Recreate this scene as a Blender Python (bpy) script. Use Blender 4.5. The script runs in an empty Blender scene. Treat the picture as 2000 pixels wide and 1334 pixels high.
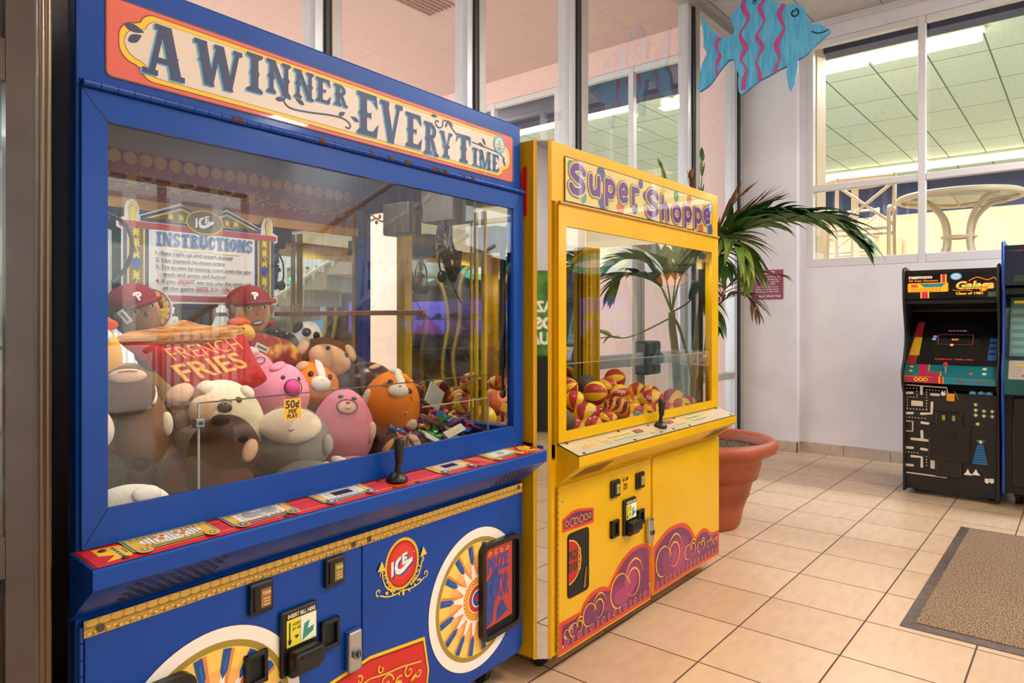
import bpy, bmesh, math, random
from mathutils import Vector, Matrix, Euler
from mathutils.geometry import tessellate_polygon
S = bpy.context.scene
COL = S.collection
PI = math.pi
# ---------------------------------------------------------------- camera
YAW = .6951; FPX = 1353.; CAMH = 1.315
cam_d = bpy.data.cameras.new('camera'); cam = bpy.data.objects.new('camera', cam_d); COL.objects.link(cam)
cam.location = (0, 0, CAMH); cam.rotation_euler = (PI/2, 0, YAW - PI/2)
cam_d.sensor_width = 36; cam_d.lens = 36*FPX/2000; cam_d.shift_y = -41.2/2000; cam_d.clip_start = .02
S.camera = cam
S.view_settings.view_transform = 'Standard'; S.view_settings.look = 'None'
S.view_settings.exposure = 0.08; S.view_settings.gamma = 1; S.view_settings.use_curve_mapping = False
S.cycles.max_bounces = 9; S.cycles.transparent_max_bounces = 24; S.cycles.glossy_bounces = 5; S.cycles.diffuse_bounces = 4
S.cycles.sample_clamp_indirect = 6; S.cycles.caustics_reflective = False; S.cycles.caustics_refractive = False
# ---------------------------------------------------------------- daylight: bright hazy sky
wd = bpy.data.worlds.new('world'); S.world = wd; wd.use_nodes = True
bg = wd.node_tree.nodes['Background']; bg.inputs[0].default_value = (.93, .97, 1, 1); bg.inputs[1].default_value = 4.2
# ---------------------------------------------------------------- lights: the sun, and panels added out of view to fill the hall
def area(name, loc, rot, sx, sy, power, color, parent=None, spread=PI):
    l = bpy.data.lights.new(name, 'AREA'); l.shape = 'RECTANGLE'; l.size = sx; l.size_y = sy; l.energy = power; l.color = color; l.spread = spread
    o = bpy.data.objects.new(name, l); COL.objects.link(o); o.location = loc; o.rotation_euler = rot
    if parent: o.parent = parent
    return o
WARM = (1, .68, .40); COOL = (.90, .95, 1); NEUT = (1, .93, .86)
sun = bpy.data.lights.new('sun', 'SUN'); sun.energy = 3.0; sun.angle = .02; sun.color = (1, .96, .9)
suno = bpy.data.objects.new('sun', sun); COL.objects.link(suno); suno.rotation_euler = (math.radians(38), 0, math.radians(155))
ADDED_PANELS = [(2.2, -.9, WARM, 66), (4.4, -1.6, NEUT, 75), (6.3, -1.3, COOL, 165), (.2, -1.6, WARM, 34), (-.2, -4.4, NEUT, 35), (6.4, -5.6, COOL, 80), (-2.2, -4.4, NEUT, 40)]

# ---------------------------------------------------------------- helpers: materials
def spot(name, loc, power, color, parent, ang=150, rad=.03):
    l = bpy.data.lights.new(name, 'SPOT'); l.energy = power; l.color = color; l.spot_size = math.radians(ang); l.spot_blend = .4; l.shadow_soft_size = rad
    o = bpy.data.objects.new(name, l); COL.objects.link(o); o.location = loc; o.parent = parent; return o
def lin(c):
    return tuple(x/12.92 if x <= .04045 else ((x+.055)/1.055)**2.4 for x in c)
def hx(h):
    h = h.lstrip('#'); return lin(tuple(int(h[i:i+2], 16)/255 for i in (0, 2, 4)))
MATS = {}
def P(h, rough=.5, metal=0, spec=.5, coat=0, bump=0, bscale=200, em=0, name=None, sheen=0):
    key = (h, rough, metal, spec, coat, bump, bscale, em, sheen)
    if key in MATS: return MATS[key]
    m = bpy.data.materials.new(name or 'paint_%s' % h.strip('#')); m.use_nodes = True
    n = m.node_tree.nodes; b = n['Principled BSDF']
    b.inputs['Base Color'].default_value = (*hx(h), 1); b.inputs['Roughness'].default_value = rough
    b.inputs['Metallic'].default_value = metal; b.inputs['Specular IOR Level'].default_value = spec
    b.inputs['Coat Weight'].default_value = coat; b.inputs['Coat Roughness'].default_value = .06
    b.inputs['Sheen Weight'].default_value = sheen
    if em:
        b.inputs['Emission Color'].default_value = (*hx(h), 1); b.inputs['Emission Strength'].default_value = em
    if bump:
        t = n.new('ShaderNodeTexNoise'); t.inputs['Scale'].default_value = bscale; t.inputs['Detail'].default_value = 4
        co = n.new('ShaderNodeTexCoord'); m.node_tree.links.new(co.outputs['Object'], t.inputs['Vector'])
        bu = n.new('ShaderNodeBump'); bu.inputs['Strength'].default_value = bump; bu.inputs['Distance'].default_value = .01
        m.node_tree.links.new(t.outputs['Fac'], bu.inputs['Height']); m.node_tree.links.new(bu.outputs[0], b.inputs['Normal'])
    MATS[key] = m; return m
def mottled(name, c1, c2, scale, rough=.5, detail=5, bump=0, stretch=(1, 1, 1), spec=.5, coat=0, lo=.35, hi=.65):
    m = bpy.data.materials.new(name); m.use_nodes = True; n = m.node_tree.nodes; L = m.node_tree.links; b = n['Principled BSDF']
    co = n.new('ShaderNodeTexCoord'); mp = n.new('ShaderNodeMapping'); mp.inputs['Scale'].default_value = stretch
    t = n.new('ShaderNodeTexNoise'); t.inputs['Scale'].default_value = scale; t.inputs['Detail'].default_value = detail
    r = n.new('ShaderNodeValToRGB'); r.color_ramp.elements[0].position = lo; r.color_ramp.elements[1].position = hi
    r.color_ramp.elements[0].color = (*hx(c1), 1); r.color_ramp.elements[1].color = (*hx(c2), 1)
    L.new(co.outputs['Object'], mp.inputs[0]); L.new(mp.outputs[0], t.inputs['Vector']); L.new(t.outputs['Fac'], r.inputs[0]); L.new(r.outputs[0], b.inputs['Base Color'])
    b.inputs['Roughness'].default_value = rough; b.inputs['Specular IOR Level'].default_value = spec; b.inputs['Coat Weight'].default_value = coat; b.inputs['Coat Roughness'].default_value = .08
    if bump:
        bu = n.new('ShaderNodeBump'); bu.inputs['Strength'].default_value = bump; bu.inputs['Distance'].default_value = .01
        L.new(t.outputs['Fac'], bu.inputs['Height']); L.new(bu.outputs[0], b.inputs['Normal'])
    return m
def glass_mat(name, tint=(1, 1, 1), k=1.0, rough=0.0, base=0.0):
    m = bpy.data.materials.new(name); m.use_nodes = True; n = m.node_tree.nodes; L = m.node_tree.links
    n.remove(n['Principled BSDF']); out = n['Material Output']
    tr = n.new('ShaderNodeBsdfTransparent'); tr.inputs[0].default_value = (*tint, 1)
    gl = n.new('ShaderNodeBsdfGlossy'); gl.inputs['Roughness'].default_value = rough; gl.inputs['Color'].default_value = (1, 1, 1, 1)
    fr = n.new('ShaderNodeLayerWeight'); fr.inputs['Blend'].default_value = .5
    pw = n.new('ShaderNodeMath'); pw.operation = 'POWER'; pw.inputs[1].default_value = 4.5
    mu = n.new('ShaderNodeMath'); mu.operation = 'MULTIPLY_ADD'; mu.inputs[1].default_value = .9; mu.inputs[2].default_value = .045*k + base; mu.use_clamp = True
    mx = n.new('ShaderNodeMixShader')
    L.new(fr.outputs['Facing'], pw.inputs[0]); L.new(pw.outputs[0], mu.inputs[0]); L.new(mu.outputs[0], mx.inputs[0]); L.new(tr.outputs[0], mx.inputs[1]); L.new(gl.outputs[0], mx.inputs[2]); L.new(mx.outputs[0], out.inputs[0])
    return m
GLASS = glass_mat('clear_glass', (.97, .985, .98), .8)
ACRYL = glass_mat('clear_acrylic', (.93, .92, .88), .4, .03, .004)
MIRROR = P('#d8dcdc', .02, 1, name='mirror')
def emis(h, s):
    return P(h, .5, em=s, name='glow_%s' % h.strip('#'))

# ---------------------------------------------------------------- helpers: meshes
class MB:
    def __init__(s): s.v = []; s.f = []; s.m = []; s.mats = []; s.sm = []
    def mi(s, m):
        if m not in s.mats: s.mats.append(m)
        return s.mats.index(m)
    def add(s, vs, fs, m, smooth=False, T=None):
        o = len(s.v)
        s.v += [(T @ Vector(p)) if T else Vector(p) for p in vs]
        k = s.mi(m)
        for f in fs: s.f.append([o+i for i in f]); s.m.append(k); s.sm.append(smooth)
        return s
    def box(s, x0, x1, y0, y1, z0, z1, m, T=None):
        vs = [(x, y, z) for x in (x0, x1) for y in (y0, y1) for z in (z0, z1)]
        return s.add(vs, [(0, 1, 3, 2), (4, 6, 7, 5), (0, 4, 5, 1), (2, 3, 7, 6), (0, 2, 6, 4), (1, 5, 7, 3)], m, T=T)
    def cbox(s, x0, x1, y0, y1, z0, z1, m, c=.004, T=None):
        bm = bmesh.new(); bmesh.ops.create_cube(bm, size=1)
        for v in bm.verts: v.co = Vector(((x0+x1)/2+v.co.x*(x1-x0), (y0+y1)/2+v.co.y*(y1-y0), (z0+z1)/2+v.co.z*(z1-z0)))
        bmesh.ops.bevel(bm, geom=bm.edges[:], offset=c, segments=2, affect='EDGES', profile=.5)
        vs = [v.co.copy() for v in bm.verts]; bm.verts.index_update(); fs = [[v.index for v in f.verts] for f in bm.faces]; bm.free()
        return s.add(vs, fs, m, T=T)
    def cyl(s, p0, p1, r, m, n=16, r1=None, smooth=True):
        p0 = Vector(p0); p1 = Vector(p1); r1 = r if r1 is None else r1
        q = (p1-p0).to_track_quat('Z', 'Y'); vs = []
        for p, rr in ((p0, r), (p1, r1)):
            for i in range(n): vs.append(p + q @ Vector((rr*math.cos(2*PI*i/n), rr*math.sin(2*PI*i/n), 0)))
        s.add(vs, [(i, (i+1) % n, n+(i+1) % n, n+i) for i in range(n)], m, smooth)
        return s.add(vs, [list(range(n))[::-1], list(range(n, 2*n))], m)
    def lathe(s, prof, c, m, n=24, T=None, smooth=True):
        vs = []; fs = []
        for (r, z) in prof:
            for i in range(n): vs.append((c[0]+r*math.cos(2*PI*i/n), c[1]+r*math.sin(2*PI*i/n), c[2]+z))
        for k in range(len(prof)-1):
            for i in range(n): fs.append((k*n+i, k*n+(i+1) % n, (k+1)*n+(i+1) % n, (k+1)*n+i))
        return s.add(vs, fs, m, smooth, T)
    def tube(s, pts, r, m, n=8, caps=True):
        pts = [Vector(p) for p in pts]; vs = []; fs = []; up = Vector((0, 0, 1)); N = len(pts); prev = None
        for i, p in enumerate(pts):
            t = (pts[min(i+1, N-1)]-pts[max(i-1, 0)]).normalized()
            if prev is None:
                a = t.cross(up); a = a.normalized() if a.length > 1e-3 else t.cross(Vector((1, 0, 0))).normalized()
            else:
                a = prev - t*prev.dot(t); a = a.normalized() if a.length > 1e-5 else t.cross(up).normalized()
            prev = a; b = t.cross(a); rr = r[i] if isinstance(r, (list, tuple)) else r
            for k in range(n): vs.append(p + a*rr*math.cos(2*PI*k/n) + b*rr*math.sin(2*PI*k/n))
        for i in range(N-1):
            for k in range(n): fs.append((i*n+k, i*n+(k+1) % n, (i+1)*n+(k+1) % n, (i+1)*n+k))
        s.add(vs, fs, m, True)
        if caps: s.add(vs, [list(range(n))[::-1], [(N-1)*n+k for k in range(n)]], m)
        return s
    def ell(s, c, r, m, T=None, nu=20, nv=12, f=None):
        c = Vector(c); vs = []; fs = []
        for j in range(nv+1):
            ph = PI*j/nv
            for i in range(nu):
                th = 2*PI*i/nu; d = Vector((math.sin(ph)*math.cos(th), math.sin(ph)*math.sin(th), math.cos(ph)))
                p = Vector((d.x*r[0], d.y*r[1], d.z*r[2]))
                if f: p = f(d, p)
                vs.append(c+p)
        for j in range(nv):
            for i in range(nu): fs.append((j*nu+i, (j+1)*nu+i, (j+1)*nu+(i+1) % nu, j*nu+(i+1) % nu))
        return s.add(vs, fs, m, True, T)
    def prism(s, pts, a0, a1, axis, m, side=None, T=None):
        """extrude 2D outline pts along axis ('x': pts=(y,z); 'y': pts=(x,z); 'z': pts=(x,y))"""
        def mk(p, a): return {'x': (a, p[0], p[1]), 'y': (p[0], a, p[1]), 'z': (p[0], p[1], a)}[axis]
        n = len(pts); vs = [mk(p, a0) for p in pts]+[mk(p, a1) for p in pts]
        tri = tessellate_polygon([[Vector((p[0], p[1], 0)) for p in pts]])
        s.add(vs, [tuple(t) for t in tri]+[tuple(n+i for i in t[::-1]) for t in tri], m, T=T)
        return s.add(vs, [(i, (i+1) % n, n+(i+1) % n, n+i) for i in range(n)], side or m, T=T)
    def build(s, name, parent=None, loc=None, rot=None, fix=True):
        me = bpy.data.meshes.new(name); me.from_pydata([tuple(v) for v in s.v], [], s.f)
        for m in s.mats: me.materials.append(m)
        me.polygons.foreach_set('material_index', s.m); me.polygons.foreach_set('use_smooth', s.sm)
        if fix:
            bm = bmesh.new(); bm.from_mesh(me); bmesh.ops.recalc_face_normals(bm, faces=bm.faces); bm.to_mesh(me); bm.free()
        o = bpy.data.objects.new(name, me); COL.objects.link(o)
        if parent: o.parent = parent
        if loc: o.location = loc
        if rot: o.rotation_euler = rot
        return o
def empty(name, loc=(0, 0, 0), rot=(0, 0, 0)):
    o = bpy.data.objects.new(name, None); COL.objects.link(o); o.location = loc; o.rotation_euler = rot; o.empty_display_size = .1; return o
def tag(o, label, cat, group=None):
    o['label'] = label; o['category'] = cat
    if group: o['group'] = group
    return o
def struct(o, label=None):
    o['kind'] = 'structure'
    if label: o['label'] = label
    return o
def smooth(pts, n=6, closed=False):
    P_ = [Vector(p) for p in pts]; out = []; N = len(P_)
    for i in range(N if closed else N-1):
        p0 = P_[(i-1) % N] if closed or i else P_[0]; p1 = P_[i]; p2 = P_[(i+1) % N]; p3 = P_[(i+2) % N] if closed or i+2 < N else P_[-1]
        for k in range(n):
            t = k/n; out.append(.5*((2*p1)+(p2-p0)*t+(2*p0-5*p1+4*p2-p3)*t*t+(3*p1-p0-3*p2+p3)*t**3))
    if not closed: out.append(P_[-1])
    return [tuple(p) for p in out]
def at(x, y, depth):
    """the point at the given distance in front of the camera along its axis that the picture shows at x, y"""
    f = Vector((math.cos(YAW), math.sin(YAW), 0)); r = Vector((math.sin(YAW), -math.cos(YAW), 0))
    return Vector((0, 0, CAMH)) + (f + r*((x-1000)/FPX) - Vector((0, 0, 1))*((y-625.8)/FPX))*depth

# ---------------------------------------------------------------- helpers: flat artwork and lettering
TXT = {}
def text_geo(s, bold, space):
    k = (s, bold, space)
    if k in TXT: return TXT[k]
    cu = bpy.data.curves.new('lettering', 'FONT'); cu.body = s; cu.size = 1; cu.offset = bold; cu.space_character = space; cu.resolution_u = 3; cu.fill_mode = 'FRONT'
    o = bpy.data.objects.new('lettering', cu); me = bpy.data.meshes.new_from_object(o)
    vs = [(v.co.x, v.co.y) for v in me.vertices]; fs = [tuple(p.vertices) for p in me.polygons]
    bpy.data.objects.remove(o); bpy.data.curves.remove(cu); bpy.data.meshes.remove(me)
    TXT[k] = (vs, fs); return TXT[k]
class Art:
    def __init__(s, F, h0=.0006, dh=.0003): s.F = F; s.h = h0; s.dh = dh; s.mb = MB()
    def raw(s, pts, fs, m):
        s.h += s.dh; s.mb.add([s.F(p[0], p[1], s.h+(p[2] if len(p) > 2 else 0)) for p in pts], fs, m); return s
    def poly(s, pts, m):
        pts = [tuple(p)[:2] for p in pts]
        return s.raw(pts, [tuple(t) for t in tessellate_polygon([[Vector((p[0], p[1], 0)) for p in pts]])], m)
    def rect(s, x0, y0, x1, y1, m): return s.raw([(x0, y0), (x1, y0), (x1, y1), (x0, y1)], [(0, 1, 2, 3)], m)
    def disc(s, cx, cy, rx, m, ry=None, n=28):
        ry = ry or rx; return s.raw([(cx+rx*math.cos(2*PI*i/n), cy+ry*math.sin(2*PI*i/n)) for i in range(n)], [list(range(n))], m)
    def discs(s, cs, m, n=12):
        vs = []; fs = []
        for c in cs:
            o = len(vs); rx = c[2]; ry = c[3] if len(c) > 3 else rx
            vs += [(c[0]+rx*math.cos(2*PI*i/n), c[1]+ry*math.sin(2*PI*i/n), 1.2e-5*(len(fs) % 40)) for i in range(n)]; fs.append([o+i for i in range(n)])
        return s.raw(vs, fs, m)
    def rects(s, rs, m):
        vs = []; fs = []
        for r in rs:
            o = len(vs); k_ = 1.2e-5*(len(fs) % 40); vs += [(r[0], r[1], k_), (r[2], r[1], k_), (r[2], r[3], k_), (r[0], r[3], k_)]; fs.append([o, o+1, o+2, o+3])
        return s.raw(vs, fs, m)
    def polys(s, ps, m):
        vs = []; fs = []
        for n_, p in enumerate(ps):
            o = len(vs); p = [tuple(q)[:2] for q in p]; vs += [(q[0], q[1], 1.2e-5*(n_ % 40)) for q in p]
            fs += [tuple(o+i for i in t) for t in tessellate_polygon([[Vector((q[0], q[1], 0)) for q in p]])]
        return s.raw(vs, fs, m)
    def stroke(s, pts, w, m, closed=False, taper=None):
        pts = [Vector(p[:2]) for p in pts]; N = len(pts); vs = []; fs = []
        for i, p in enumerate(pts):
            a = pts[(i-1) % N] if closed or i else pts[0]; b = pts[(i+1) % N] if closed or i < N-1 else pts[-1]
            t = (b-a); t = t.normalized() if t.length > 1e-9 else Vector((1, 0)); nn = Vector((-t.y, t.x))
            ww = w*(taper(i/(N-1)) if taper else 1)/2
            a_ = p+nn*ww; b_ = p-nn*ww; k_ = 9e-6*min(i, 60); vs += [(a_.x, a_.y, k_), (b_.x, b_.y, k_)]
        for i in range(N if closed else N-1):
            j = (i+1) % N; fs.append((2*i, 2*i+1, 2*j+1, 2*j))
        return s.raw(vs, fs, m)
    def ring(s, cx, cy, r, w, m, ry=None, n=32):
        ry = ry or r; return s.stroke([(cx+r*math.cos(2*PI*i/n), cy+ry*math.sin(2*PI*i/n)) for i in range(n)], w, m, True)
    def text(s, t, x, y, h, m, w=None, al='l', bold=.0, rot=0, shear=0, space=1.0):
        vs, fs = text_geo(t, bold, space)
        if not vs: return s
        x0 = min(v[0] for v in vs); x1 = max(v[0] for v in vs); k = h/.70
        kx = (w/(x1-x0)) if w else k
        off = {'l': -x0, 'c': -(x0+x1)/2, 'r': -x1}[al]; c, sn = math.cos(rot), math.sin(rot); out = []
        for n_, v in enumerate(vs):
            px = (v[0]+off)*kx + v[1]*k*shear; py = v[1]*k; out.append((x+px*c-py*sn, y+px*sn+py*c))
        return s.raw(out, fs, m)
    def build(s, name, parent=None): return s.mb.build(name, parent, fix=False)
def curl(cx, cy, r, a0, turns, sgn=1, n=22, k=.12):
    return [(cx+r*(1-(1-k)*i/n)*math.cos(a0+sgn*2*PI*turns*i/n), cy+r*(1-(1-k)*i/n)*math.sin(a0+sgn*2*PI*turns*i/n)) for i in range(n+1)]
def rrect(x0, y0, x1, y1, r, n=4):
    out = []
    for cx, cy, a in ((x1-r, y1-r, 0), (x0+r, y1-r, PI/2), (x0+r, y0+r, PI), (x1-r, y0+r, 1.5*PI)):
        for i in range(n+1): out.append((cx+r*math.cos(a+PI/2*i/n), cy+r*math.sin(a+PI/2*i/n)))
    return out
def west(ch, x0, x1, y0, y1):
    """slab serif circus letters as polygons"""
    def stem(c, w, a=0, b=1, spur=True, st=.10, sl=.09):
        h = w/2; o = [(c-h-sl, a), (c-h-sl, a+st*.8), (c-h, a+st*1.5)]
        if spur: o += [(c-h, (a+b)/2-.09), (c-h-.07, (a+b)/2), (c-h, (a+b)/2+.09)]
        o += [(c-h, b-st*1.5), (c-h-sl, b-st*.8), (c-h-sl, b), (c+h+sl, b), (c+h+sl, b-st*.8), (c+h, b-st*1.5)]
        if spur: o += [(c+h, (a+b)/2+.09), (c+h+.07, (a+b)/2), (c+h, (a+b)/2-.09)]
        o += [(c+h, a+st*1.5), (c+h+sl, a+st*.8), (c+h+sl, a)]
        return o
    def diag(xb, xt, w, a=0, b=1): return [(xb-w/2, a), (xb+w/2, a), (xt+w/2, b), (xt-w/2, b)]
    def bar(a, b, c, d): return [(a, c), (b, c), (b, d), (a, d)]
    def slab(c, y, w=.36, t=.11, up=False): return [(c-w/2, y), (c+w/2, y), (c+w/2, y+t), (c-w/2, y+t)]
    def arc(cx, cy, rx, ry, wx, wy, a0, a1, n=12):
        A = [a0+(a1-a0)*i/n for i in range(n+1)]
        return [(cx+rx*math.cos(t), cy+ry*math.sin(t)) for t in A]+[(cx+(rx-wx)*math.cos(t), cy+(ry-wy)*math.sin(t)) for t in A[::-1]]
    G = {
     'A': [diag(.2, .46, .14), diag(.8, .54, .27), bar(.27, .72, .26, .37), slab(.18, 0, .36), slab(.82, 0, .36), slab(.46, .89, .34), [(.86, .42), (.66, .36), (.7, .52)]],
     'W': [diag(.3, .14, .2), diag(.32, .5, .1), diag(.7, .5, .2), diag(.72, .9, .1), slab(.12, .89, .26), slab(.5, .89, .2), slab(.9, .89, .2), [(.06, .55), (.2, .46), (.2, .64)], bar(.22, .4, 0, .05), bar(.62, .8, 0, .05)],
     'V': [diag(.48, .2, .27), diag(.52, .84, .13), slab(.2, .89, .4), slab(.84, .89, .32), slab(.5, 0, .2, .06), [(.18, .5), (.34, .4), (.3, .6)]],
     'I': [stem(.5, .46, sl=.27)],
     'N': [stem(.2, .17, sl=.1), stem(.82, .17, sl=.1), diag(.82, .22, .25), slab(.16, .89, .32)],
     'E': [stem(.3, .3, sl=.14), bar(.3, .9, .87, 1), bar(.3, .66, .45, .55), bar(.3, .92, 0, .13), [(.9, 1), (.7, .87), (.98, .68)], [(.92, 0), (.72, .12), (1, .34)], [(.66, .4), (.56, .5), (.66, .6)]],
     'R': [stem(.3, .28, sl=.14), arc(.42, .74, .42, .26, .24, .13, -PI/2, PI/2), bar(.3, .44, .48, .61), bar(.3, .44, .87, 1), [(.42, .5), (.66, .5), (.92, .08), (1, .12), (1, 0), (.74, 0), (.62, .1)]],
     'Y': [stem(.5, .28, 0, .5, False, sl=.14), diag(.44, .18, .26, .42, 1), diag(.56, .84, .15, .42, 1), slab(.18, .89, .36), slab(.86, .89, .28)],
     'T': [stem(.5, .3, 0, 1, sl=.14), bar(.04, .96, .87, 1), [(.04, 1), (0, .66), (.14, .87)], [(.96, 1), (1, .66), (.86, .87)]],
     'M': [stem(.14, .1, sl=.08), stem(.84, .2, sl=.06), diag(.5, .2, .2), diag(.5, .78, .1)],
     'S': [arc(.5, .73, .42, .27, .22, .12, PI*.02, PI*1.5), arc(.5, .27, .42, .27, .22, .12, -PI*.98, PI*.5), [(.92, .7), (.7, .8), (.95, 1)], [(.08, .3), (.3, .2), (.05, 0)]],
     'U': [stem(.24, .24, .2, 1, True, sl=.1), stem(.8, .14, .2, 1, True, sl=.1), arc(.52, .28, .4, .28, .2, .12, -PI, 0)],
     'C': [arc(.52, .5, .44, .5, .26, .12, PI*.2, PI*1.8, 16), [(.88, .8), (.7, .72), (.95, .55)], [(.88, .2), (.7, .28), (.95, .45)]],
     'O': [arc(.5, .5, .46, .5, .26, .12, 0, PI, 12), arc(.5, .5, .46, .5, .26, .12, PI, 2*PI, 12)],
    }[ch]
    return [[(x0+(x1-x0)*p[0], y0+(y1-y0)*p[1]) for p in g] for g in G]
# ================================================================ the setting
G_ = 2.831; WX = 7.2; CX = 7.116; CZ = 4.26; T_ = .405
XL, YB = -3.6, -6.6
def tile_mat(name, c1, c2, grout, w, h, mortar, rough, ox=0, oy=0, coord='Object', rot=0, spec=.5, bumpk=.25, off=0):
    m = bpy.data.materials.new(name); m.use_nodes = True; n = m.node_tree.nodes; L = m.node_tree.links; b = n['Principled BSDF']
    co = n.new('ShaderNodeTexCoord'); mp = n.new('ShaderNodeMapping'); mp.inputs['Location'].default_value = (ox, oy, 0); mp.inputs['Rotation'].default_value = rot if rot else (0, 0, 0)
    br = n.new('ShaderNodeTexBrick'); br.offset = off; br.squash = 1
    for k, v in (('Scale', 1), ('Mortar Size', mortar), ('Mortar Smooth', .1), ('Bias', 0), ('Brick Width', w), ('Row Height', h)): br.inputs[k].default_value = v
    br.inputs['Color1'].default_value = (*hx(c1), 1); br.inputs['Color2'].default_value = (*hx(c2), 1); br.inputs['Mortar'].default_value = (*hx(grout), 1)
    nz = n.new('ShaderNodeTexNoise'); nz.inputs['Scale'].default_value = 9; nz.inputs['Detail'].default_value = 6
    mp2 = n.new('ShaderNodeMapping'); mp2.inputs['Scale'].default_value = (1, 2.5, 1)
    mx = n.new('ShaderNodeMixRGB'); mx.blend_type = 'MULTIPLY'; mx.inputs[0].default_value = .35
    rp = n.new('ShaderNodeValToRGB'); rp.color_ramp.elements[0].color = (.72, .7, .68, 1); rp.color_ramp.elements[0].position = .3; rp.color_ramp.elements[1].position = .7
    L.new(co.outputs[coord], mp.inputs[0]); L.new(mp.outputs[0], br.inputs['Vector']); L.new(co.outputs[coord], mp2.inputs[0]); L.new(mp2.outputs[0], nz.inputs['Vector'])
    L.new(nz.outputs['Fac'], rp.inputs[0]); L.new(br.outputs['Color'], mx.inputs[1]); L.new(rp.outputs[0], mx.inputs[2]); L.new(mx.outputs[0], b.inputs['Base Color'])
    bu = n.new('ShaderNodeBump'); bu.inputs['Strength'].default_value = bumpk; bu.inputs['Distance'].default_value = .003; bu.invert = True
    L.new(br.outputs['Fac'], bu.inputs['Height']); L.new(bu.outputs[0], b.inputs['Normal'])
    mr = n.new('ShaderNodeMapRange'); mr.inputs['To Min'].default_value = rough; mr.inputs['To Max'].default_value = .9
    L.new(br.outputs['Fac'], mr.inputs['Value']); L.new(mr.outputs[0], b.inputs['Roughness']); b.inputs['Specular IOR Level'].default_value = spec
    return m
FLOOR_M = tile_mat('ceramic_floor_tile', '#d8bc9e', '#d0b294', '#4a3e34', T_, T_, .0035, .26, -.077, -.349)
struct(MB().box(XL, WX, YB, G_, -.1, 0, FLOOR_M).build('floor'))
CEIL_M = tile_mat('ceiling_tile', '#c9c4c2', '#c4bfbd', '#85807e', 1.22, .61, .006, .8, 0, -.26, spec=.2, bumpk=.1)
WHITE = mottled('white_wall_paint', '#dcd8de', '#e6e3e8', 2.2, .6, bump=.04)
TRIM_W = P('#d9d5d6', .4, name='white_trim_paint')
BASE_M = mottled('beige_baseboard_tile', '#b9a794', '#c9b8a6', 14, .35)
ALU = P('#aaa49c', .38, .35, name='aluminium_frame'); ALUD = P('#17191d', .4, name='black_gasket')
struct(MB().box(XL, WX, YB, G_+.1, CZ, CZ+.1, CEIL_M).build('ceiling'))
# right wall with its window opening
wy0, wy1, wz0, wz1 = -2.9, 2.17, 1.84, 4.08
w = MB(); w.box(WX, WX+.2, YB, 2.9, 0, wz0, WHITE); w.box(WX, WX+.2, YB, 2.9, wz1, CZ+.5, WHITE); w.box(WX, WX+.2, wy1, 2.9, wz0, wz1, WHITE); w.box(WX, WX+.2, YB, wy0, wz0, wz1, WHITE)
struct(w.build('wall_right'))
struct(MB().box(CX, WX, 2.242, G_+.02, 0, CZ, WHITE).build('wall_column'))
struct(MB().box(XL-.2, XL, YB, G_+.3, 0, CZ, WHITE).build('wall_left'))
# tiled skirting
g = MB()
for i in range(24):
    y1 = 2.23-i*.405*1.0; y0 = y1-.401; g.cbox(WX-.012, WX, y0, y1, 0, .105, BASE_M, .002)
struct(g.build('baseboard_right'))
g = MB(); g.cbox(CX-.012, CX, 2.434, 2.80, 0, .105, BASE_M, .002); g.cbox(CX-.012, CX, 2.23, 2.431, 0, .105, BASE_M, .002); g.cbox(CX-.012, WX-.013, 2.23, 2.242, 0, .105, BASE_M, .002)
struct(g.build('baseboard_column'))
# cornice over the window
struct(MB().cbox(WX-.05, WX, YB, 2.23, CZ-.06, CZ, TRIM_W, .008).build('trim_1'))
def window(n, axis, a0, a1, z0, z1, at_, rails, glass=GLASS, fm=TRIM_W, t=.05, d=.08, side=(1, 1), label=None):
    """one bay: frame and its panes, in the plane x = at_ (axis y) or y = at_ (axis x)"""
    e = empty('window_%d' % n); struct(e)
    f = MB()
    def bx(mb, u0, u1, v0, v1, q0, q1, m):
        if axis == 'y': mb.cbox(at_+q0, at_+q1, u0, u1, v0, v1, m, .004)
        else: mb.cbox(u0, u1, at_+q0, at_+q1, v0, v1, m, .004)
    if side[0]: bx(f, a0, a0+t, z0, z1, -d/2, d/2, fm)
    if side[1]: bx(f, a1-t, a1, z0, z1, -d/2, d/2, fm)
    i0 = a0+(t-.002 if side[0] else .002); i1 = a1-(t-.002 if side[1] else .002); e_ = d/2-.003
    bx(f, i0, i1, z1-t, z1-.002, -e_, e_, fm); bx(f, i0, i1, z0+.002, z0+t*1.4, -e_, e_, fm)
    for r in rails: bx(f, i0, i1, r-t/2, r+t/2, -e_, e_, fm)
    f.build('window_frame', e)
    zs = [z0]+list(rails)+[z1]
    for i in range(len(zs)-1):
        p = MB()
        if axis == 'y': p.box(at_-.003, at_+.003, a0+t*.5, a1-t*.5, zs[i]+t*.5, zs[i+1]-t*.5, glass)
        else: p.box(a0+t*.5, a1-t*.5, at_-.003, at_+.003, zs[i]+t*.5, zs[i+1]-t*.5, glass)
        p.build('pane', e)
    return e
ys = [wy1, 1.17, .17, -.86, -1.88, -2.9]
for i in range(5): window(i+1, 'y', ys[i+1]+(-.03 if i < 4 else 0), ys[i]-(.031 if i else 0), wz0, wz1, WX+.04, [2.62], t=.06, side=(1, 0 if i else 1))
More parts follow.
